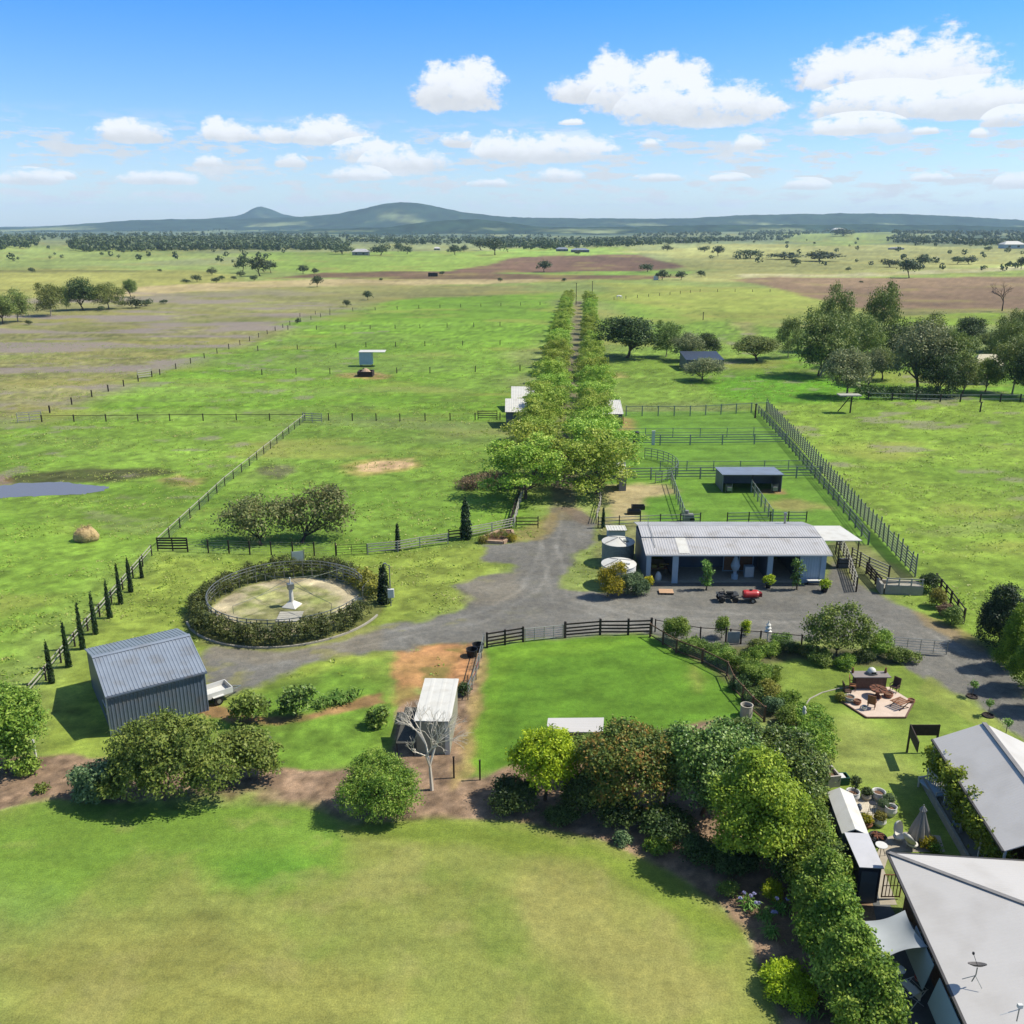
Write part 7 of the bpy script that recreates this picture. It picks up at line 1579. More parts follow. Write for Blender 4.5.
# ---- plants against the stable
big('bush', 'tall yellow flowering bush hiding the nearer water tank', 607, 597, [(.3, 0, 1.3, 1.0, .9, 1.2), (.8, .1, 2.6, .75, .7, .7), (0, 0, 2.0, .8, .7, .8), (.4, -.3, .9, .9, .7, .8)], LM['yellow'], 420, 201, .11, .15, 'bush')
big('bush', 'blue green spreading bush between the yellow bush and the stable', 634, 595, [(0, 0, .75, 1.1, .8, .75), (.7, .2, .7, .8, .7, .65), (-.5, .3, 1.2, .8, .7, .7), (.2, .3, 1.3, .7, .6, .6)], LM['box'], 480, 202, .11, .15, 'bush')
def potted(label, px, py, r, h, m, seed, pm=BLACK, pr=.28, phh=.45, n=150, under=.4):
    x, y = at(px, py); t = thing('potted_plant', label, 'potted plant', (x, y, 0)); rng = np.random.default_rng(seed)
    k = MB(); k.lathe((0, 0, 0), [(pr * .75, 0), (pr, phh), (pr * .86, phh), (pr * .8, phh - .06)], 14); k.build('pot', pm, t, world=False, smooth=False)
    v = crown_verts([(0, 0, phh + h * .45, r, r, h * .5), (r * .3, 0, phh + h * .7, r * .6, r * .6, h * .35)], n, 8, .09, .11, rng, under=under); link_mesh('foliage', quads_mesh('foliage', v, m), t); return t
potted('yellow leafed potted plant at the corner of the blue green bush', 648, 589, .34, .7, LM['yellow'], 211)
potted('yellow green potted plant at the right pillar of the open bay', 768, 588, .42, .75, LM['lime'], 212)
potted('yellow green potted plant at the right corner of the stable', 824, 592, .42, .7, LM['lime'], 213, pr=.34)
def wall_vine(label, px, py, hh, seed, m=LM['ivy'], wd=.35, n=90):
    x, y = at(px, py); rng = np.random.default_rng(seed); bl = [(rng.normal() * wd * .4, rng.normal() * .08, hh * (.2 + .8 * (i + .5) / 7), wd * rng.uniform(.3, 1.2), .18, hh / 10) for i in range(7)]
    return bush('climbing_plant', label, 'vine', x, y, bl, m, n, 8, .11, .12, seed, stem=True, under=1)
wall_vine('variegated climbing plant on the post of the wide open bay', 706, 590, 2.9, 221, LM['strappy'], .45)
wall_vine('dark climbing plant beside the light blue stable wall', 797, 590, 3.0, 222, LM['glossy'], .42)

# ---- planter bed by the drive at the avenue end
pl = PX([(483, 539), (498, 533), (512, 532), (514, 538), (503, 544), (486, 543)])
t = thing('planter_bed', 'raised stone edged bed of reddish plants beside the drive end of the avenue', 'planter', (pl[0][0], pl[0][1], 0))
m = MB()
for a_, b_ in zip(pl, pl[1:] + pl[:1]): m.beam((a_[0] - pl[0][0], a_[1] - pl[0][1], .17), (b_[0] - pl[0][0], b_[1] - pl[0][1], .17), .28, .34)
m.build('edging', STONE, t, world=False)
m = MB(); c_ = (sum(p[0] for p in pl) / 6, sum(p[1] for p in pl) / 6); m.prism([(p[0] * .92 + c_[0] * .08 - pl[0][0], p[1] * .92 + c_[1] * .08 - pl[0][1]) for p in pl], .0, .2); m.build('soil', mat('potting_soil', A(124, 96, 78), .95), t, world=False)
rng = np.random.default_rng(31); bl = [(c_[0] - pl[0][0] + rng.uniform(-1.5, 1.5), c_[1] - pl[0][1] + rng.uniform(-.7, .7), .45, .3, .3, .3) for _ in range(9)]
link_mesh('plants', quads_mesh('plants', crown_verts(bl, 170, 7, .11, .12, rng, aspect=.25), LM['red']), t)
for px, py, mm, lab in ((483, 543, 'olive', 'dry bush at the left end of the planter bed'), (512, 541, 'yellow', 'yellowish bush at the right end of the planter bed')):
    big('bush', lab, px, py, [(0, 0, .35, .5, .45, .38)], LM[mm], 60, 230 + px, .09, .11, 'bush')
# black tubs beside the fenced lawn
for px, py, lab in ((472, 656, 'black feed tub on the red dirt, left of two'), (478, 651, 'black feed tub at the fence corner, right of two')):
    x, y = at(px, py); t = thing('feed_tub', lab, 'tub', (x, y, 0)); m = MB(); m.lathe((0, 0, 0), [(.38, 0), (.46, .62), (.49, .64), (.43, .64), (.36, .1)], 16); m.build('tub', BLACK, t, world=False)
# leaning red pole + small plant by the old fence
x, y = at(470, 690); o = MB().tube((x, y, .1), (x + .55, y + 2.4, 1.1), .03, n=6).build('pole', mat('rust_red', A(150, 60, 44), .6)); tag(o, 'rust red pole leaning along the old pipe fence', 'pole')
big('bush', 'small dark plant against the old pipe fence', 464, 695, [(0, 0, .45, .4, .35, .45)], LM['dark'], 60, 241, .1, .12, 'bush')

# ---- yards: small objects
for px, py, lab in ((634, 514, 'dark square trough on the sandy yard, nearer of two'), (638, 509, 'black tub on the sandy yard, farther of two')):
    x, y = at(px, py); t = thing('trough', lab, 'trough', (x, y, 0)); m = MB(); 
    for s in (-1, 1): m.box((s * .75, 0, .25), (.08, .8, .5)); m.box((0, s * .36, .25), (1.42, .08, .5))
    m.box((0, 0, .06), (1.42, .64, .1)); m.build('trough', BLACK, t, world=False)
x, y = at(636, 443); t = thing('hay_ring', 'dark upright drum post at the second yard cross fence', 'drum', (x, y, 0)); m = MB(); m.lathe((0, 0, 0), [(.5, 0), (.52, .6), (.5, 1.2), (.52, 1.8), (.45, 1.85)], 12); m.build('drum', BLACK, t, world=False)
x, y = at(653, 445); m = MB(); m.box((x, y, 1.1), (.5, .12, 2.2)); m.box((x, y, 2.24), (.6, .2, .08)); o = m.build('post', TRIMW); tag(o, 'white gate post at the second yard cross fence', 'post')
x, y = at(688, 521); t = thing('machine', 'grey engine unit behind the stable at the mesh fence', 'machine', (x, y, 0)); m = MB(); m.box((0, 0, .5), (1.2, .8, .7)); m.tube((-.2, 0, .85), (-.2, 0, 1.3), .25, n=10); m.build('body', WALLGREY, t, world=False); m = MB(); m.tube((.4, -.45, .3), (.4, .45, .3), .3, n=12); m.build('wheel', BLACK, t, world=False)
x, y = at(617, 425); t = thing('water_tub', 'rust brown hay feeder on the red dirt right of the avenue', 'feeder', (x, y, 0)); m = MB(); 
for i in range(10): a = i * math.pi / 5; m.tube((1.1 * math.cos(a), 1.1 * math.sin(a), 0), (1.1 * math.cos(a), 1.1 * math.sin(a), 1.6), .04, n=5)
m.build('bars', RUST, t, world=False); m = MB(); m.lathe((0, 0, .1), [(1.15, 0), (1.15, .5), (1.08, .5), (1.08, 0)], 20); m.build('skirt', RUST, t, world=False)

# ---- white horse far off
def horse(label, x, y, rz, sc_, m):
    t = thing('horse', label, 'horse', (x, y, 0), rz, None, (sc_, sc_, sc_))
    V = {'pel': ((-.62, 0, 1.2), .30), 'mid': ((0, 0, 1.15), .31), 'chest': ((.55, 0, 1.16), .30), 'n1': ((.85, 0, 1.12), .19), 'n2': ((1.15, 0, .75), .14), 'h1': ((1.3, 0, .42), .12), 'h2': ((1.42, 0, .14), .07), 'tail': ((-.98, 0, 1.2), .06), 'tail2': ((-1.08, 0, .6), .05)}
    E_ = [('pel', 'mid'), ('mid', 'chest'), ('chest', 'n1'), ('n1', 'n2'), ('n2', 'h1'), ('h1', 'h2'), ('pel', 'tail'), ('tail', 'tail2')]
    for s in (-1, 1):
        o_ = .1 * s
        V.update({f'b1{s}': ((-.66 + o_, s * .17, .85), .16), f'b2{s}': ((-.84 + o_, s * .17, .55), .08), f'b3{s}': ((-.78 + o_, s * .17, .1), .05), f'b4{s}': ((-.72 + o_, s * .17, .04), .065),
                  f'f1{s}': ((.58 - o_, s * .16, .8), .12), f'f2{s}': ((.6 - o_, s * .16, .45), .065), f'f3{s}': ((.58 - o_, s * .16, .1), .05), f'f4{s}': ((.63 - o_, s * .16, .04), .065)})
        E_ += [('pel', f'b1{s}'), (f'b1{s}', f'b2{s}'), (f'b2{s}', f'b3{s}'), (f'b3{s}', f'b4{s}'), ('chest', f'f1{s}'), (f'f1{s}', f'f2{s}'), (f'f2{s}', f'f3{s}'), (f'f3{s}', f'f4{s}')]
    ks = list(V); me = bpy.data.meshes.new('body'); me.from_pydata([V[k][0] for k in ks], [(ks.index(a), ks.index(b)) for a, b in E_], []); me.materials.append(m)
    o = link_mesh('body', me, t); md = o.modifiers.new('skin', 'SKIN'); 
    for i, k in enumerate(ks): me.skin_vertices[0].data[i].radius = (V[k][1], V[k][1]); me.skin_vertices[0].data[i].use_root = (k == 'pel')
    sb = o.modifiers.new('sub', 'SUBSURF'); sb.levels = sb.render_levels = 2
    for s in (-1, 1): e_ = MB(); e_.tube((1.22, s * .08, .52), (1.2, s * .12, .66), .04, .01, 6); e_.build('ear', m, t, world=False)
    mn = MB(); mn.beam((.62, 0, 1.42), (1.16, 0, .86), .06, .16); mn.build('mane', mat('cream_hair', A(214, 200, 176), .9), t, world=False)
    return t
x, y = at(619, 299); horse('white horse grazing in the pale pasture right of the avenue', x, y, .3, 1.25, WHITE)
x, y = at(656, 280); t = thing('water_tank', 'small white tank left of a round tree below the ploughed field', 'water tank', (x, y, 0)); m = MB(); m.lathe((0, 0, 0), [(1.6, 0), (1.6, 2.2), (.8, 2.6), (.1, 2.7)], 16); m.build('tank', TRIMW, t, world=False)
for px, py, w_, lab in ((433, 276.5, 10, 'dark square hay stack shed on the brown strip'),):
    x, y = at(px, py); s_ = 1 / PXM(px, py); t = thing('hay_stack', lab, 'hay stack', (x, y, 0)); m = MB(); 
    for k in range(4): m.box(((k - 1.5) * 2.4 * s_, 0, 1.9 * s_), (2.3 * s_, 3 * s_, 3.8 * s_ * (1 - .08 * (k % 2))))
    m.build('bales', mat('old_hay', A(70, 66, 58), .9, var=.3), t, world=False)

# ---- garden strip between the fenced lawn and the drive
big('bush', 'dense round dark green ball bush at the corner of the garden fence', 676, 642, [(0, 0, 1.15, .95, .9, .95), (.2, .1, 1.4, .8, .75, .7), (-.3, 0, 1.0, .75, .7, .7)], LM['limegr'], 420, 251, .1, .13, 'bush')
big('bush', 'upright leafy shrub on the drive edge, left of the garden gate', 721, 638, [(0, 0, .8, .5, .45, .75), (.1, 0, 1.4, .38, .36, .45)], LM['limegr'], 170, 252, .1, .13, 'bush')
big('bush', 'small light green shrub on the drive edge, right of the garden gate', 745, 636, [(0, 0, .6, .35, .35, .55), (.05, 0, 1.0, .28, .28, .35)], LM['lime'], 100, 253, .09, .11, 'bush')
x, y = at(733, 644); t = thing('garden_gate', 'pale square gate between two posts on the garden edge of the drive', 'gate', (x, y, 0), -.03); m = MB(); m.box((0, 0, .6), (1.0, .05, 1.0)); m.build('panel', mat('gate_mesh', A(172, 176, 176), .6), t, world=False)
for s in (-1, 1): m = MB(); m.box((s * .62, 0, .75), (.12, .12, 1.5)); m.build('post', DTIMBER, t, world=False)
big('hedge', 'clipped square hedge block beside the mesh fence, nearest the drive', 706, 656, [(-1.2, .4, .55, .55, .5, .55), (-.4, .15, .6, .6, .55, .6), (.5, -.2, .6, .6, .55, .6), (1.4, -.6, .6, .6, .55, .6)], LM['shrub'], 420, 261, .09, .12, 'hedge')
big('hedge', 'clipped olive topped hedge, second block along the mesh fence', 741, 672, [(-.8, .5, .6, .6, .55, .6), (0, .1, .62, .62, .55, .6), (.7, -.4, .6, .6, .55, .6), (.2, -1.0, .55, .6, .55, .55)], LM['ivy'], 380, 262, .09, .12, 'hedge')
big('bush', 'light green rounded bush between the hedge blocks and the garden lawn', 757, 686, [(0, 0, .8, .8, .75, .8), (.3, .3, 1.0, .6, .6, .6)], LM['limegr'], 300, 263, .09, .12, 'bush')
big('bush', 'golden tipped rounded bush below the light green one', 769, 700, [(0, 0, .7, .75, .7, .7), (-.2, -.2, .6, .6, .6, .55)], LM['olive'], 240, 264, .09, .12, 'bush')
big('bush', 'bright cut topped topiary bush by the white drum', 785, 724, [(0, 0, .55, .62, .6, .55), (.15, .2, .8, .45, .45, .35)], LM['limegr'], 220, 265, .09, .11, 'bush')
big('bush', 'grey green flat topped bush left of the topiary', 772, 712, [(0, 0, .5, .7, .6, .5)], LM['box'], 150, 266, .09, .11, 'bush')
rng = np.random.default_rng(8); gc_ = []
for i, (px, py, s_, mm, lab) in enumerate([(690, 652, .8, 'ivy', 'leafy green bush between the ball bush and the first hedge block'), (722, 664, .9, 'limegr', 'fresh green bush filling the gap between the two hedge blocks'), (752, 662, .8, 'ivy', 'green mounded bush behind the second hedge block'), (756, 702, .8, 'glossy', 'dark glossy bush against the mesh fence by the golden tipped bush'), (770, 680, .7, 'ivy', 'small green bush at the edge of the garden lawn'), (740, 690, .7, 'dark', 'dark bush in the bend of the mesh fence'), (786, 706, .8, 'ivy', 'green bush above the topiary on the lawn edge'), (770, 655, .7, 'limegr', 'light bush behind the green mounded bush'), (820, 664, .8, 'shrub', 'grey green low bush left below the multi stemmed tree'), (845, 668, .7, 'ivy', 'small green bush right below the multi stemmed tree')]):
    big('bush', lab, px, py, [(0, 0, .55 * s_, .9 * s_, .8 * s_, .6 * s_), (.5 * s_, .3, .7 * s_, .7 * s_, .7 * s_, .6 * s_), (-.5 * s_, .1, .5 * s_, .7 * s_, .7 * s_, .5 * s_)], LM[mm], 200, 400 + i, .1, .12, 'bush')
for px, py in ((800, 722), (812, 735), (806, 748), (795, 738), (820, 742), (818, 726), (808, 714), (790, 750), (822, 755)): q_ = at(px, py); gc_.append((q_[0] - at(805, 738)[0], q_[1] - at(805, 738)[1], .32, .95, .8, .42))
bush('ground_cover', 'low dense green ground cover mound at the garden lawn edge', 'ground cover', *at(805, 738), gc_, LM['ivy'], 1300, 8, .075, .12, 267, stem=False)
big('bush', 'round clipped ball bush at the lower end of the ground cover', 806, 772, [(0, 0, .7, .75, .7, .7), (0, .2, .95, .55, .5, .4)], LM['olive'], 260, 268, .09, .11, 'bush')
x, y = at(803, 722); t = thing('garden_statue', 'small white statue on the ground cover', 'statue', (x, y, .35)); m = MB(); m.lathe((0, 0, 0), [(.16, 0), (.18, .12), (.12, .3), (.17, .45), (.09, .6), (.13, .72), (.08, .85), (.02, .9)], 12); m.build('figure', WHITE, t, world=False, smooth=True)
x, y = at(746, 716); t = thing('drum', 'white cylindrical drum with dark open top at the mesh fence corner', 'drum', (x, y, 0)); m = MB(); m.lathe((0, 0, 0), [(.42, 0), (.44, .4), (.42, .85), (.45, .9), (.38, .9), (.36, .6)], 18); m.build('drum', mat('dirty_white', A(204, 198, 186), .7, var=.15), t, world=False); m = MB(); m.lathe((0, 0, .6), [(.36, 0), (.36, .02)], 18); m.build('water', BLACK, t, world=False)
x, y = at(767, 643); t = thing('bird_house', 'white tiered pagoda lantern on a slim white pole in the garden', 'lantern', (x, y, 0)); m = MB(); m.tube((0, 0, 0), (0, 0, 1.05), .06, .05, 8); m.build('pole', WHITE, t, world=False); m = MB(); m.lathe((0, 0, 1.0), [(.3, 0), (.32, .06), (.16, .2), (.18, .34), (.26, .36), (.13, .52), (.13, .62), (.2, .65), (.07, .8), (.03, 1.0), (.01, 1.02)], 12); m.build('lantern', WHITE, t, world=False)
x, y = at(836, 657)
bush('garden_tree', 'multi stemmed leafy tree between the garden lawn and the drive', 'tree', x, y, [(0, 0, 2.0, 1.7, 1.4, 1.1), (-1.5, .2, 2.7, .9, .9, .8), (1.6, 0, 2.5, 1.1, .9, .9), (-.2, .2, 3.3, 1.0, .9, .8), (-1.3, -.4, 1.5, 1.1, .9, .8), (1.3, -.4, 1.4, 1.2, .9, .8), (1.0, .3, 3.7, .6, .6, .7), (-1.1, .1, 3.7, .55, .5, .6), (2.3, .1, 1.6, .7, .7, .7), (-2.2, 0, 2.2, .6, .6, .5)], LM['shrub'], 1050, 8, .095, .2, 271, rt=.07)
big('bush', 'bright leafy shrub at the foot of the multi stemmed tree', 880, 655, [(0, 0, .9, .9, .8, .85), (-.6, -.2, .7, .8, .7, .7), (.3, .2, 1.3, .6, .6, .6)], LM['limegr'], 320, 272, .11, .14, 'bush')
big('bush', 'low rounded shrub at the gate end of the garden strip', 902, 662, [(0, 0, .5, .7, .5, .5), (.7, -.1, .4, .7, .5, .4), (-.6, .1, .6, .6, .5, .55)], LM['shrub'], 240, 273, .1, .12, 'bush')
for i, (px, py, mm, lab) in enumerate([(788, 652, 'dark', 'dark low shrub under the lantern'), (806, 655, 'red', 'dark purplish low shrub left of the multi stemmed tree'), (757, 650, 'shrub', 'small mounded shrub left of the lantern pole'), (780, 644, 'strappy', 'light leafy low plant right of the lantern pole'), (862, 662, 'dark', 'dark low shrub under the multi stemmed tree')]):
    big('bush', lab, px, py, [(0, 0, .4, .7, .5, .42), (.5, .1, .4, .5, .4, .38)], LM[mm], 130, 281 + i, .09, .12, 'bush')
for i, (px, py, s_, mm, lab) in enumerate([(928, 592, 1.0, 'dark', 'round dark bush beside the loading ramp'), (936, 607, .9, 'olive', 'flowering pale bush on the drive edge, upper'), (951, 625, .9, 'shrub', 'flowering grey bush on the drive edge, lower'), (944, 616, .6, 'brown', 'dry low plant between the two flowering drive edge bushes')]):
    big('bush', lab, px, py, [(0, 0, .8 * s_, .8 * s_, .75 * s_, .8 * s_), (.3, .2, 1.1 * s_, .6 * s_, .6 * s_, .6 * s_)], LM[mm], 260, 291 + i, .1, .13, 'bush')

# ---- barbecue terrace
px_t = [(838, 700), (866, 718), (905, 718), (913, 703), (889, 688), (858, 688)]
pt = PX(px_t)
m = MB(); m.prism(pt, 0, .1); o = m.build('terrace', mat('pink_paving', A(232, 212, 200), .9, var=.1, scale=2)); tag(o, 'pale pink paved barbecue terrace on the garden lawn', None, None, 'structure')
m = MB()
for a_, b_ in zip(pt[:3] , pt[1:4]): m.beam((a_[0], a_[1] - .06, .06), (b_[0], b_[1] - .06, .06), .1, .13)
o = m.build('terrace_edging', BRICK); tag(o, 'dark brick edging along the near side of the barbecue terrace', 'edging')
x, y = at(870, 690)
bb = thing('barbecue_bench', 'brown brick barbecue counter with a grey slab top behind the terrace', 'barbecue', (x, y, .0))
m = MB(); m.box((0, .3, .55), (2.3, .6, 1.1)); m.build('body', BRICK, bb, world=False)
m = MB(); m.box((0, .3, 1.13), (2.75, 1.0, .07)); m.build('counter', mat('slate_slab', A(158, 150, 150), .7, var=.12), bb, world=False)
t = thing('barbecue', 'white hooded barbecue standing on the grey slab counter', 'barbecue', (x + .1, y + .35, 1.17)); m = MB(); m.lathe((0, 0, .12), [(.3, 0), (.31, .1), (.26, .26), (.14, .36), (.02, .4)], 14); m.build('hood', WHITE, t, world=False, smooth=True); m = MB(); m.box((0, 0, .06), (.7, .5, .12)); m.build('base', STEEL, t, world=False); m = MB(); m.box((.05, -.3, .2), (.34, .06, .14)); m.build('firebox', BLACK, t, world=False)
for dx, lab in ((-1.25, 'dark slim pot at the left end of the slab counter'), (1.2, 'dark slim pot at the right end of the slab counter')):
    t = thing('ornament', lab, 'pot', (x + dx, y + .5, 1.165)); m = MB(); m.lathe((0, 0, 0), [(.07, 0), (.11, .12), (.07, .26), (.05, .34), (.09, .4)], 10); m.build('pot', RUST, t, world=False)
def chair(label, px, py, rz, m, z=.1, name='chair', w=.55):
    x, y = at(px, py); t = thing(name, label, 'chair', (x, y, z), rz)
    k = MB(); k.box((0, 0, .42), (w, .5, .06)); k.build('seat', m, t, world=False)
    k = MB(); k.box((0, .25, .78), (w, .05, .66), rx=-.15); k.build('backrest', m, t, world=False)
    for sx in (-1, 1):
        for sy in (-1, 1): k = MB(); k.tube((sx * (w / 2 - .04), sy * .2, 0), (sx * (w / 2 - .04), sy * .2, .4), .025, n=6); k.build('leg', m, t, world=False)
        k = MB(); k.beam((sx * (w / 2), -.22, .62), (sx * (w / 2), .26, .64), .05, .04); k.beam((sx * (w / 2), -.22, .62), (sx * (w / 2), -.22, .4), .04, .04); k.build('armrest', m, t, world=False)
    return t
WICK = mat('dark_wicker', A(92, 70, 60), .8, var=.3, scale=8)
chair('dark wicker chair at the right of the brick barbecue counter', 894, 693, -.9, WICK)
chair('brown chair in front of the barbecue terrace centre', 871, 709, 2.6, BROWNT)
chair('brown wicker chair at the left of the barbecue counter', 852, 691, 1.2, BROWNT)
chair('dark chair at the far left of the terrace', 846, 697, 1.5, WICK)
x, y = at(877, 698); t = thing('fire_table', 'round rusty wheel topped table in the middle of the terrace', 'table', (x, y, .1)); m = MB(); m.lathe((0, 0, .6), [(.62, 0), (.64, .04), (.6, .1), (.2, .1), (.18, .06)], 20); m.build('table_top', RUST, t, world=False); m = MB(); m.lathe((0, 0, 0), [(.34, 0), (.14, .2), (.12, .6)], 12); m.build('pedestal', RUST, t, world=False); m = MB()
for k in range(8): a = k * math.pi / 4; m.beam((.2 * math.cos(a), .2 * math.sin(a), .72), (.6 * math.cos(a), .6 * math.sin(a), .72), .06, .04)
m.build('spokes', WICK, t, world=False)
x, y = at(899, 708); t = thing('garden_table', 'folding slatted brown timber table at the right of the terrace', 'table', (x, y, .1), .5); m = MB()
for k in range(5): m.box((0, -.36 + k * .18, .46), (1.1, .12, .03))
m.build('table_top', BROWNT, t, world=False)
for s in (-1, 1): m = MB(); m.beam((-.5, s * .4, 0), (.5, s * .4, .44), .05, .05); m.beam((.5, s * .4, 0), (-.5, s * .4, .44), .05, .05); m.build('leg', WICK, t, world=False)
def pot(label, px, py, r, h, m, z=0.0, name='pot'):
    x, y = at(px, py); t = thing(name, label, 'pot', (x, y, z)); k = MB(); k.lathe((0, 0, 0), [(r * .7, 0), (r, h * .55), (r * .86, h), (r * .96, h), (r * .8, h * .96), (r * .7, h * .7)], 16); k.build('body', m, t, world=False); k = MB(); k.lathe((0, 0, h * .68), [(r * .74, 0), (r * .74, .02)], 16); k.build('soil', mat('potting_soil', A(124, 96, 78), .95), t, world=False); return t
TERRA = mat('terracotta', A(168, 116, 92), .85, var=.2); GREYPOT = mat('grey_stone_pot', A(196, 192, 184), .85, var=.15, scale=5)
pot('grey stone bowl near the left corner of the terrace', 849, 702, .4, .38, GREYPOT, .1); pot('brown pot beside the grey stone bowl', 857, 705, .28, .3, TERRA, .1); pot('small white bucket before the brown chair', 864, 711, .2, .3, WHITE, .1)
pot('terracotta bowl right of the wheel topped table', 888, 698, .34, .32, TERRA, .1); pot('brown pot at the right corner of the terrace', 911, 703, .26, .3, TERRA, 0)
big('bush', 'small spiky plant at the left corner of the terrace', 840, 701, [(0, 0, .3, .35, .3, .28)], LM['olive'], 60, 301, .08, .1, 'bush')
# hose / pale kerb line on the lawn
m = MB(); hp_ = PX([(852, 687), (838, 689), (822, 693), (810, 699), (805, 706)])
for a_, b_ in zip(hp_[:-1], hp_[1:]): m.beam((a_[0], a_[1], .03), (b_[0], b_[1], .03), .09, .06)
o = m.build('lawn_edging', CONC); tag(o, 'thin pale edging strip curving across the lawn to the barbecue', 'edging')
# standard roses in dark rings by the drive
for i, (px, py, tp) in enumerate([(972, 697, 684), (988, 716, 703), (1005, 738, 722)]):
    x, y = at(px, py); h_ = HT(px, py, tp)
    lab = ['slim standard rose in a dark ring by the drive, farthest of three', 'slim standard rose in a dark ring by the drive, middle of three', 'slim standard rose in a dark ring by the drive, hidden partly by the gable roof'][i]
    t = thing('standard_rose', lab, 'small tree', (x, y, 0)); m = MB(); m.tube((0, 0, 0), (0, 0, h_), .03, .02, 6); m.build('trunk', BARK, t, world=False); rng = np.random.default_rng(310 + i)
    link_mesh('crown', quads_mesh('crown', crown_verts([(0, 0, h_, .26, .26, .18)], 40, 6, .07, .07, rng, under=1), LM['strappy']), t)
    m = MB(); m.lathe((0, 0, 0), [(.4, 0), (.4, .1), (.34, .1), (.34, .02)], 20); m.build('ring', DTIMBER, t, world=False)
# dark screen corner by the gable wing
x, y = at(913, 750)
t = thing('screen_corner', 'dark board privacy screen on posts at the lawn corner of the gabled wing', 'screen', (x, y, 0))
c1 = P(911, 725, 2.05); c2 = P(939.5, 725, 2.05); c3 = P(919, 742, 2.05)
o1, o2, o3 = [(q_[0] - x, q_[1] - y) for q_ in (c1, c2, c3)]
DARKB = mat('dark_board', A(70, 58, 52), .8, var=.25, scale=4)
m = MB(); m.beam((o1[0], o1[1], 1.68), (o2[0], o2[1], 1.68), .06, .78); m.build('panel', DARKB, t, world=False); m = MB(); m.beam((o1[0], o1[1] - .04, 1.68), (o3[0], o3[1], 1.68), .06, .78); m.build('panel', DARKB, t, world=False)
for q_ in (o1, o2): m = MB(); m.box((q_[0], q_[1], 1.04), (.1, .1, 2.08)); m.build('post', DARKB, t, world=False)
# blue white bench under the vines
bx, by = at(930, 794); t = thing('garden_bench', 'white high backed garden bench in the shade of the vines', 'bench', (bx, by, 0), -1.35); m = MB(); m.box((0, 0, .45), (1.7, .55, .06)); m.build('seat', WALLLIGHT, t, world=False); m = MB()
for k in range(9): m.box((-.76 + k * .19, .28, .85), (.08, .04, .7))
m.box((0, .28, 1.2), (1.7, .06, .1)); m.build('backrest', TRIMW, t, world=False)
for sx in (-1, 1):
    m = MB(); m.box((sx * .82, 0, .68), (.08, .6, .06)); m.box((sx * .82, -.26, .56), (.07, .07, .24)); m.build('armrest', TRIMW, t, world=False)
    for sy in (-1, 1): m = MB(); m.box((sx * .8, sy * .24, .21), (.08, .08, .42)); m.build('leg', TRIMW, t, world=False)
for i, (px, py, lab) in enumerate([(957, 828, 'white round pot below the vines, left of two touching'), (965, 826, 'white round pot below the vines, right of two touching'), (984, 851, 'white pot at the lower end of the vine verandah')]): pot(lab, px, py, .3, .5, WALLLIGHT)
# stone trough and green crate by the hedge
x, y = at(829, 782); t = thing('trough', 'grey concrete rectangular trough beside the hedge on the garden lawn', 'trough', (x, y, 0), .15); m = MB()
for s in (-1, 1): m.box((s * .36, 0, .4), (.1, 1.2, .8)); m.box((0, s * .55, .4), (.62, .1, .8))
m.build('wall', GREYPOT, t, world=False); m = MB(); m.box((0, 0, .32), (.62, 1.0, .6)); m.build('soil', MATS['potting_soil'], t, world=False)
x, y = at(841, 783); t = thing('crate', 'dark green wheeled crate with a white lid beside the concrete trough', 'crate', (x, y, 0), .1); m = MB()
for s in (-1, 1): m.box((s * .38, 0, .3), (.05, .6, .5)); m.box((0, s * .29, .3), (.72, .05, .5))
m.box((0, 0, .08), (.72, .54, .05)); m.build('bin', mat('green_plastic', A(34, 96, 76), .5), t, world=False); m = MB(); m.box((-.1, 0, .52), (.5, .5, .05)); m.build('lid', TRIMW, t, world=False)
# pot circle on white gravel
m = MB(); gp = PX([(850, 806), (858, 798), (872, 798), (884, 805), (888, 815), (880, 822), (862, 822), (852, 816)]); m.prism(gp, .0, .035); o = m.build('gravel_circle', mat('white_gravel', A(226, 218, 204), .95, var=.2, scale=9, bump=.6)); tag(o, 'pale gravel patch inside the ring of pots', None, None, 'structure')
POTS = [(852, 800, .42, .62, 'large white pot at the upper left of the pot ring'), (866, 799, .34, .42, 'grey pot with a leafy plant at the top of the pot ring'), (878, 799, .42, .55, 'white wide mouthed pot at the top right of the pot ring'), (888, 806, .36, .45, 'grey pot with succulents at the right of the pot ring'),
        (890, 815, .36, .6, 'tall white pot at the right edge of the pot ring'), (883, 811, .34, .4, 'mossy grey pot inside the right of the pot ring'), (865, 826, .42, .4, 'brown bowl with yellow green plant at the lower left of the pot ring'), (879, 825, .38, .5, 'cream pot at the lower right of the pot ring'), (853, 814, .25, .38, 'small grey pot at the left of the pot ring')]
for i, (px, py, r, h, lab) in enumerate(POTS):
    pot(lab, px, py, r, h, GREYPOT if i in (1, 3, 5, 8) else (TERRA if i == 6 else TRIMW))
    if i in (1, 3, 5, 6, 7): big('pot_plant', lab.split(' ')[0] + ' pot ring plant, foliage rising from ' + ['', 'the top pot', '', 'the right succulent pot', '', 'the mossy pot', 'the brown bowl', 'the cream pot'][i], px, py, [(0, 0, h + .1, r * .75, r * .75, .18)], LM[['', 'dark', '', 'box', '', 'box', 'yellow', 'olive'][i]], 60, 330 + i, .07, .08, 'plant', stem=False)
x, y = at(871, 814); t = thing('plant_stand', 'thin dark wire plant stand in the middle of the pot ring', 'stand', (x, y, .035)); m = MB()
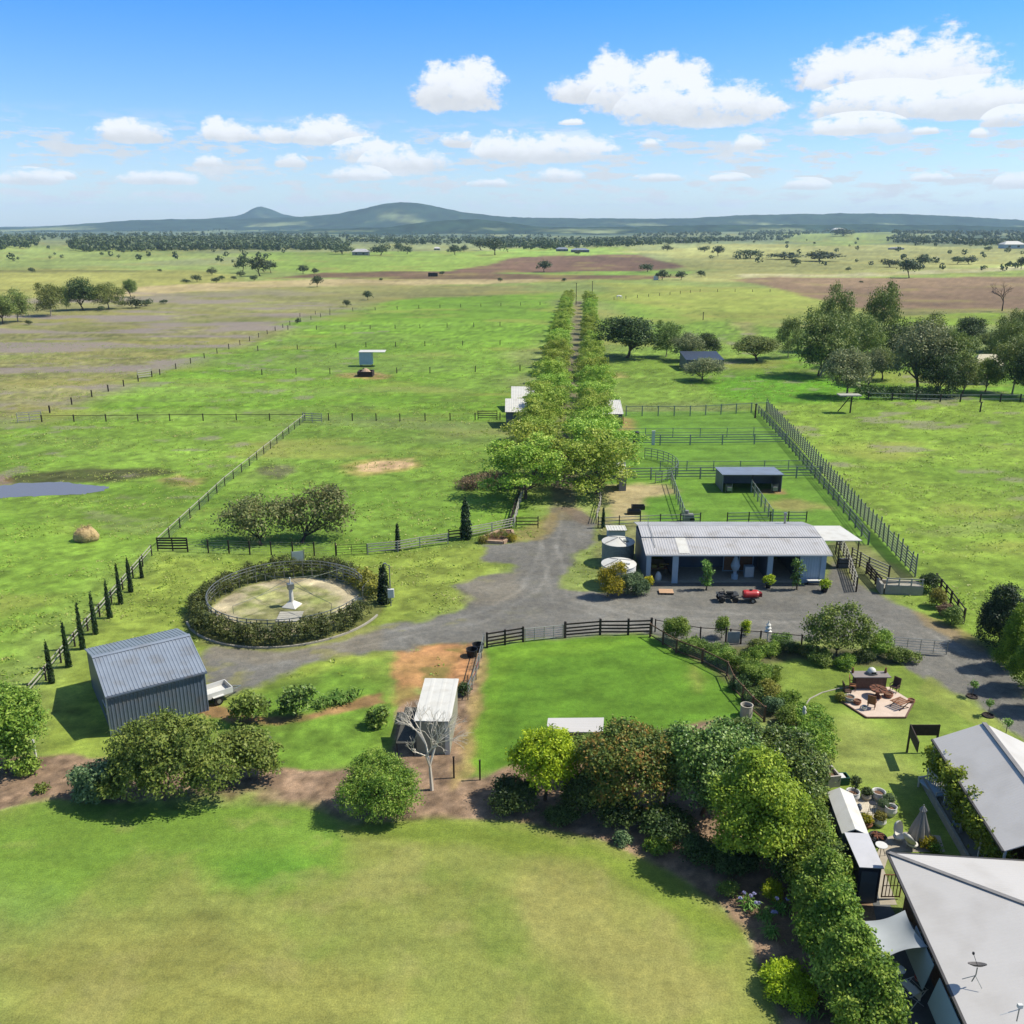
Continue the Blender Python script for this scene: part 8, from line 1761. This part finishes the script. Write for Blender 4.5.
for k in range(4): a = k * math.pi / 2; m.tube((.2 * math.cos(a), .2 * math.sin(a), 0), (.12 * math.cos(a), .12 * math.sin(a), .7), .015, n=5)
m.lathe((0, 0, .7), [(.2, 0), (.2, .03)], 12); m.build('stand', BLACK, t, world=False)
x, y = at(855, 812); t = thing('gnome_jar', 'blue grey lidded jar at the left of the pot ring', 'jar', (x + .25, y + .1, .035)); m = MB(); m.lathe((0, 0, 0), [(.12, 0), (.18, .2), (.1, .36), (.13, .38), (.03, .48)], 12); m.build('body', WALLBLUE, t, world=False)
x, y = at(854, 786); big('plant', 'slender small plant in the large white pot', 853, 800, [(0, 0, 1.0, .2, .2, .35), (0, 0, 1.35, .28, .28, .2)], LM['dark'], 40, 351, .08, .08, 'plant')
# closed umbrella, white chairs, fire bowl
x, y = at(918, 842); t = thing('closed_umbrella', 'closed grey garden umbrella standing on the paving', 'umbrella', (x, y, 0)); m = MB(); n_ = 20; vs = []
for z_, r_ in ((.42, .62), (.9, .5), (1.6, .26), (2.0, .14), (2.1, .22), (2.35, .06)):
    for i in range(n_): a = 2 * math.pi * i / n_; rr_ = r_ * (1.0 if i % 2 else .68); vs.append((rr_ * math.cos(a), rr_ * math.sin(a), z_))
m.add(vs, [(j * n_ + i, j * n_ + (i + 1) % n_, (j + 1) * n_ + (i + 1) % n_, (j + 1) * n_ + i) for j in range(5) for i in range(n_)] + [tuple(range(5 * n_, 6 * n_))]); m.build('canopy', mat('grey_canvas', A(178, 178, 180), .9, var=.08), t, world=False); m = MB(); m.tube((0, 0, 0), (0, 0, 2.45), .03, n=8); m.build('pole', STEEL, t, world=False); m = MB(); m.lathe((0, 0, 0), [(.4, 0), (.4, .08), (.1, .12)], 14); m.build('foot', DCONC, t, world=False)
m = MB(); m.prism(PX([(872, 862), (885, 838), (905, 832), (940, 836), (945, 852), (890, 852), (884, 870), (897, 905), (880, 905)]), 0, .02); o = m.build('paving', mat('court_paving', A(190, 182, 170), .9, var=.12, scale=2)); tag(o, 'pale paved court beside the house corner', None, None, 'structure')
m = MB(); m.prism([P(890, 905), P(868, 880), P(905, 1060), P(975, 1060)], 0, .016); o = m.build('side_path', DCONC); tag(o, 'dark paved path down the shaded side of the house', None, None, 'structure')
def egg_chair(label, px, py, rz, tilt):
    x, y = at(px, py); t = thing('garden_chair', label, 'chair', (x, y, .02), rz, None, (.8, .8, .85)); m = MB(); n_ = 14; vs = []
    for z_, r_ in ((0, .12), (.08, .3), (.3, .42), (.6, .44), (.9, .36), (1.05, .2), (1.1, .05)):
        for i in range(n_): a = math.pi * (.05 + .9 * i / (n_ - 1)); vs.append((r_ * math.cos(a), r_ * math.sin(a) * .9 - .1 + z_ * tilt, .4 + z_))
    m.add(vs, [(j * n_ + i, j * n_ + i + 1, (j + 1) * n_ + i + 1, (j + 1) * n_ + i) for j in range(6) for i in range(n_ - 1)]); m.build('shell', WHITE, t, world=False, smooth=True)
    m = MB(); m.lathe((0, 0, .36), [(.4, 0), (.42, .06), (.4, .12)], 14, .9); m.build('seat', WHITE, t, world=False)
    for k in range(4): a = math.pi / 4 + k * math.pi / 2; m = MB(); m.tube((.3 * math.cos(a), .3 * math.sin(a), 0), (.26 * math.cos(a), .26 * math.sin(a), .38), .02, n=6); m.build('leg', STEEL, t, world=False)
egg_chair('white rounded back chair on the paving left of the closed umbrella', 898, 842, .5, .2); egg_chair('white rounded back chair below the closed umbrella by the roof corner', 911, 849, 2.2, .8)
x, y = at(877, 842); t = thing('fire_pit', 'dark round fire bowl heaped with brown wood on the paving', 'fire pit', (x, y, .02)); m = MB(); m.lathe((0, 0, 0), [(.25, 0), (.5, .3), (.52, .34), (.45, .34), (.2, .1)], 18); m.build('bowl', BLACK, t, world=False); m = MB(); rng = np.random.default_rng(5)
for k in range(9): a = rng.uniform(0, 6.28); m.tube((.35 * math.cos(a), .35 * math.sin(a), .34 + rng.uniform(0, .1)), (-.3 * math.cos(a + .4), -.3 * math.sin(a + .4), .42 + rng.uniform(0, .1)), .05, n=6)
m.build('wood', RUST, t, world=False)
big('bush', 'yellow green potted foliage at the end of the low planter by the roof corner', 928, 848, [(0, 0, .35, .45, .3, .3)], LM['yellow'], 60, 361, .08, .1, 'bush'); big('bush', 'light green foliage behind the rounded chairs near the roof edge', 934, 852, [(0, 0, .3, .3, .25, .25)], LM['ivy'], 40, 362, .08, .09, 'bush')
x, y = at(880, 856); t = thing('cafe_table', 'small dark framed bistro table on the paved court', 'table', (x, y, .02)); m = MB(); m.lathe((0, 0, .68), [(.32, 0), (.32, .03)], 18); m.build('table_top', TRIMW, t, world=False)
for k in range(3): a = k * 2.1; m = MB(); m.tube((.28 * math.cos(a), .28 * math.sin(a), 0), (.05 * math.cos(a), .05 * math.sin(a), .68), .018, n=5); m.build('leg', BLACK, t, world=False)
# striped tarpaulin, small gate, airer, red gas bottle
x, y = at(862, 893); t = thing('covered_clothes_airer', 'turquoise striped cover draped over a frame beside the navy shed wall', 'cover', (x, y, 0), .2); m = MB(); vs = []; n_ = 16
for j, (z_, r_) in enumerate(((1.75, .12), (1.5, .3), (.9, .5), (.35, .62))):
    for i in range(n_): a = 2 * math.pi * i / n_; k_ = 1.0 + .12 * (-1) ** i; vs.append((r_ * k_ * math.cos(a), r_ * k_ * math.sin(a), z_))
m.add(vs, [((j + 1) * n_ + i, (j + 1) * n_ + (i + 1) % n_, j * n_ + (i + 1) % n_, j * n_ + i) for j in range(3) for i in range(n_)] + [tuple(range(n_))])
tm = mat('turquoise_cloth', A(72, 156, 150), .8, var=.1); 
o = m.build('cover', tm, t, world=False); o.data.materials.append(mat('white_cloth', A(196, 218, 216), .8))
for i, f_ in enumerate(o.data.polygons): f_.material_index = 1 if (i % 4 == 0 and i < 48) else 0
m = MB(); m.tube((0, 0, 0), (0, 0, 1.8), .03, n=6); m.build('pole', STEEL, t, world=False)
gate('brown barred side gate between the shed and the house', (881, 899), (899, 899), 1.5, RUST, 2, upr=4)
x, y = at(932, 985); t = thing('gas_bottle', 'red gas bottle against the brick wall under the blue blind', 'gas bottle', (x - .5, y + .3, .016)); m = MB(); m.lathe((0, 0, 0), [(.16, 0), (.18, .06), (.18, .75), (.1, .95), (.04, 1.0)], 14); m.build('bottle', RED, t, world=False, smooth=True); m = MB(); m.lathe((0, 0, .98), [(.07, 0), (.07, .14)], 10); m.build('valve_guard', BLACK, t, world=False)
x, y = at(909, 1003); t = thing('clothes_airer', 'white folding clothes airer on the shaded side path', 'airer', (x, y, .016), .4); m = MB()
for k in range(6): m.tube((-.5 + k * .2, -.4, .9), (-.5 + k * .2, .4, .9), .012, n=5)
for s in (-1, 1): m.tube((-.55, s * .4, .9), (.55, s * .4, .9), .018, n=5); m.tube((-.45, s * .4, 0), (.45, s * .4, .9), .018, n=5); m.tube((.45, s * .4, 0), (-.45, s * .4, .9), .018, n=5)
m.build('frame', TRIMW, t, world=False); m = MB(); m.slab((-.3, -.42, .93), (.1, -.42, .93), (.1, .42, .93), (-.3, .42, .93), .02); m.slab((.1, -.44, .45), (.12, -.44, .93), (.12, .0, .93), (.1, .0, .45), .02); m.build('laundry', WHITE, t, world=False)
x, y = at(905, 1000); t = thing('pedestal_fan', 'white round wire headed stand beside the clothes airer', 'fan', (x - .3, y + .3, .016)); m = MB(); m.tube((0, 0, 0), (0, 0, 1.3), .025, n=6); m.lathe((0, 0, 0), [(.22, 0), (.2, .05), (.03, .07)], 12); m.build('stand', TRIMW, t, world=False); m = MB(); m.lathe((0, 0, 1.3), [(.05, 0), (.24, .06), (.26, .12), (.2, .18), (.05, .2)], 14); m.build('head', TRIMW, t, world=False)
x, y = at(897, 935); t = thing('storage_box', 'grey storage box under the shade sail', 'box', (x, y, .016), .1); m = MB(); m.box((0, 0, .3), (1.2, .6, .6)); m.build('body', DCONC, t, world=False); m = MB(); m.box((0, 0, .63), (1.26, .66, .06)); m.build('lid', WALLGREY, t, world=False)

# ---- pasture tufts: rough grass and weeds that nobody could count
rng = np.random.default_rng(99)
n = 60000; yy = 62 + (270 - 62) * rng.random(n) ** 1.35; xx = rng.uniform(-.62, .62, n) * (yy + 30)
ok = np.ones(n, bool)
for poly in (DRIVE, MULCH, BED, LAWN, YARD, GARDEN, POND, CATTLE, TRACK): ok &= sdist(xx, yy, poly) > .5
ok &= np.hypot(xx - WC[0], yy - WC[1]) > 9.2
ok &= (fbm(xx, yy, 9, 201, 4, .6) + rng.normal(0, .07, n)) > .49
ok &= ~((xx > 11) & (xx < 32) & (yy > 79) & (yy < 92)) & ~((xx > -36) & (xx < -18) & (yy < 68))
xx, yy = xx[ok], yy[ok]; k = len(xx); per = 5
c = np.repeat(np.stack([xx, yy, np.full(k, .06)], 1), per, 0) + rng.normal(size=(k * per, 3)) * np.array((.22, .22, .04)); c[:, 2] = np.abs(c[:, 2])
s_ = rng.uniform(.05, .125, k * per) * np.repeat(rng.uniform(.6, 1.5, k), per)
v = leaf_quads(c, rng.normal(size=(k * per, 3)) * .6 + np.array((0, -.3, .8)), s_, rng, .5); v[:, 2] = np.maximum(v[:, 2], .01)
o = link_mesh('grass_tufts', quads_mesh('grass_tufts', v, leaf_mat('tuft_leaf', [A(112, 142, 50, 1.5), A(136, 164, 64, 1.6), A(156, 174, 80, 1.6), A(170, 170, 112, 1.6)], .2, .01, clump=.12))); tag(o, 'rough tufts of grass and weeds in the pasture', 'grass', None, 'stuff')
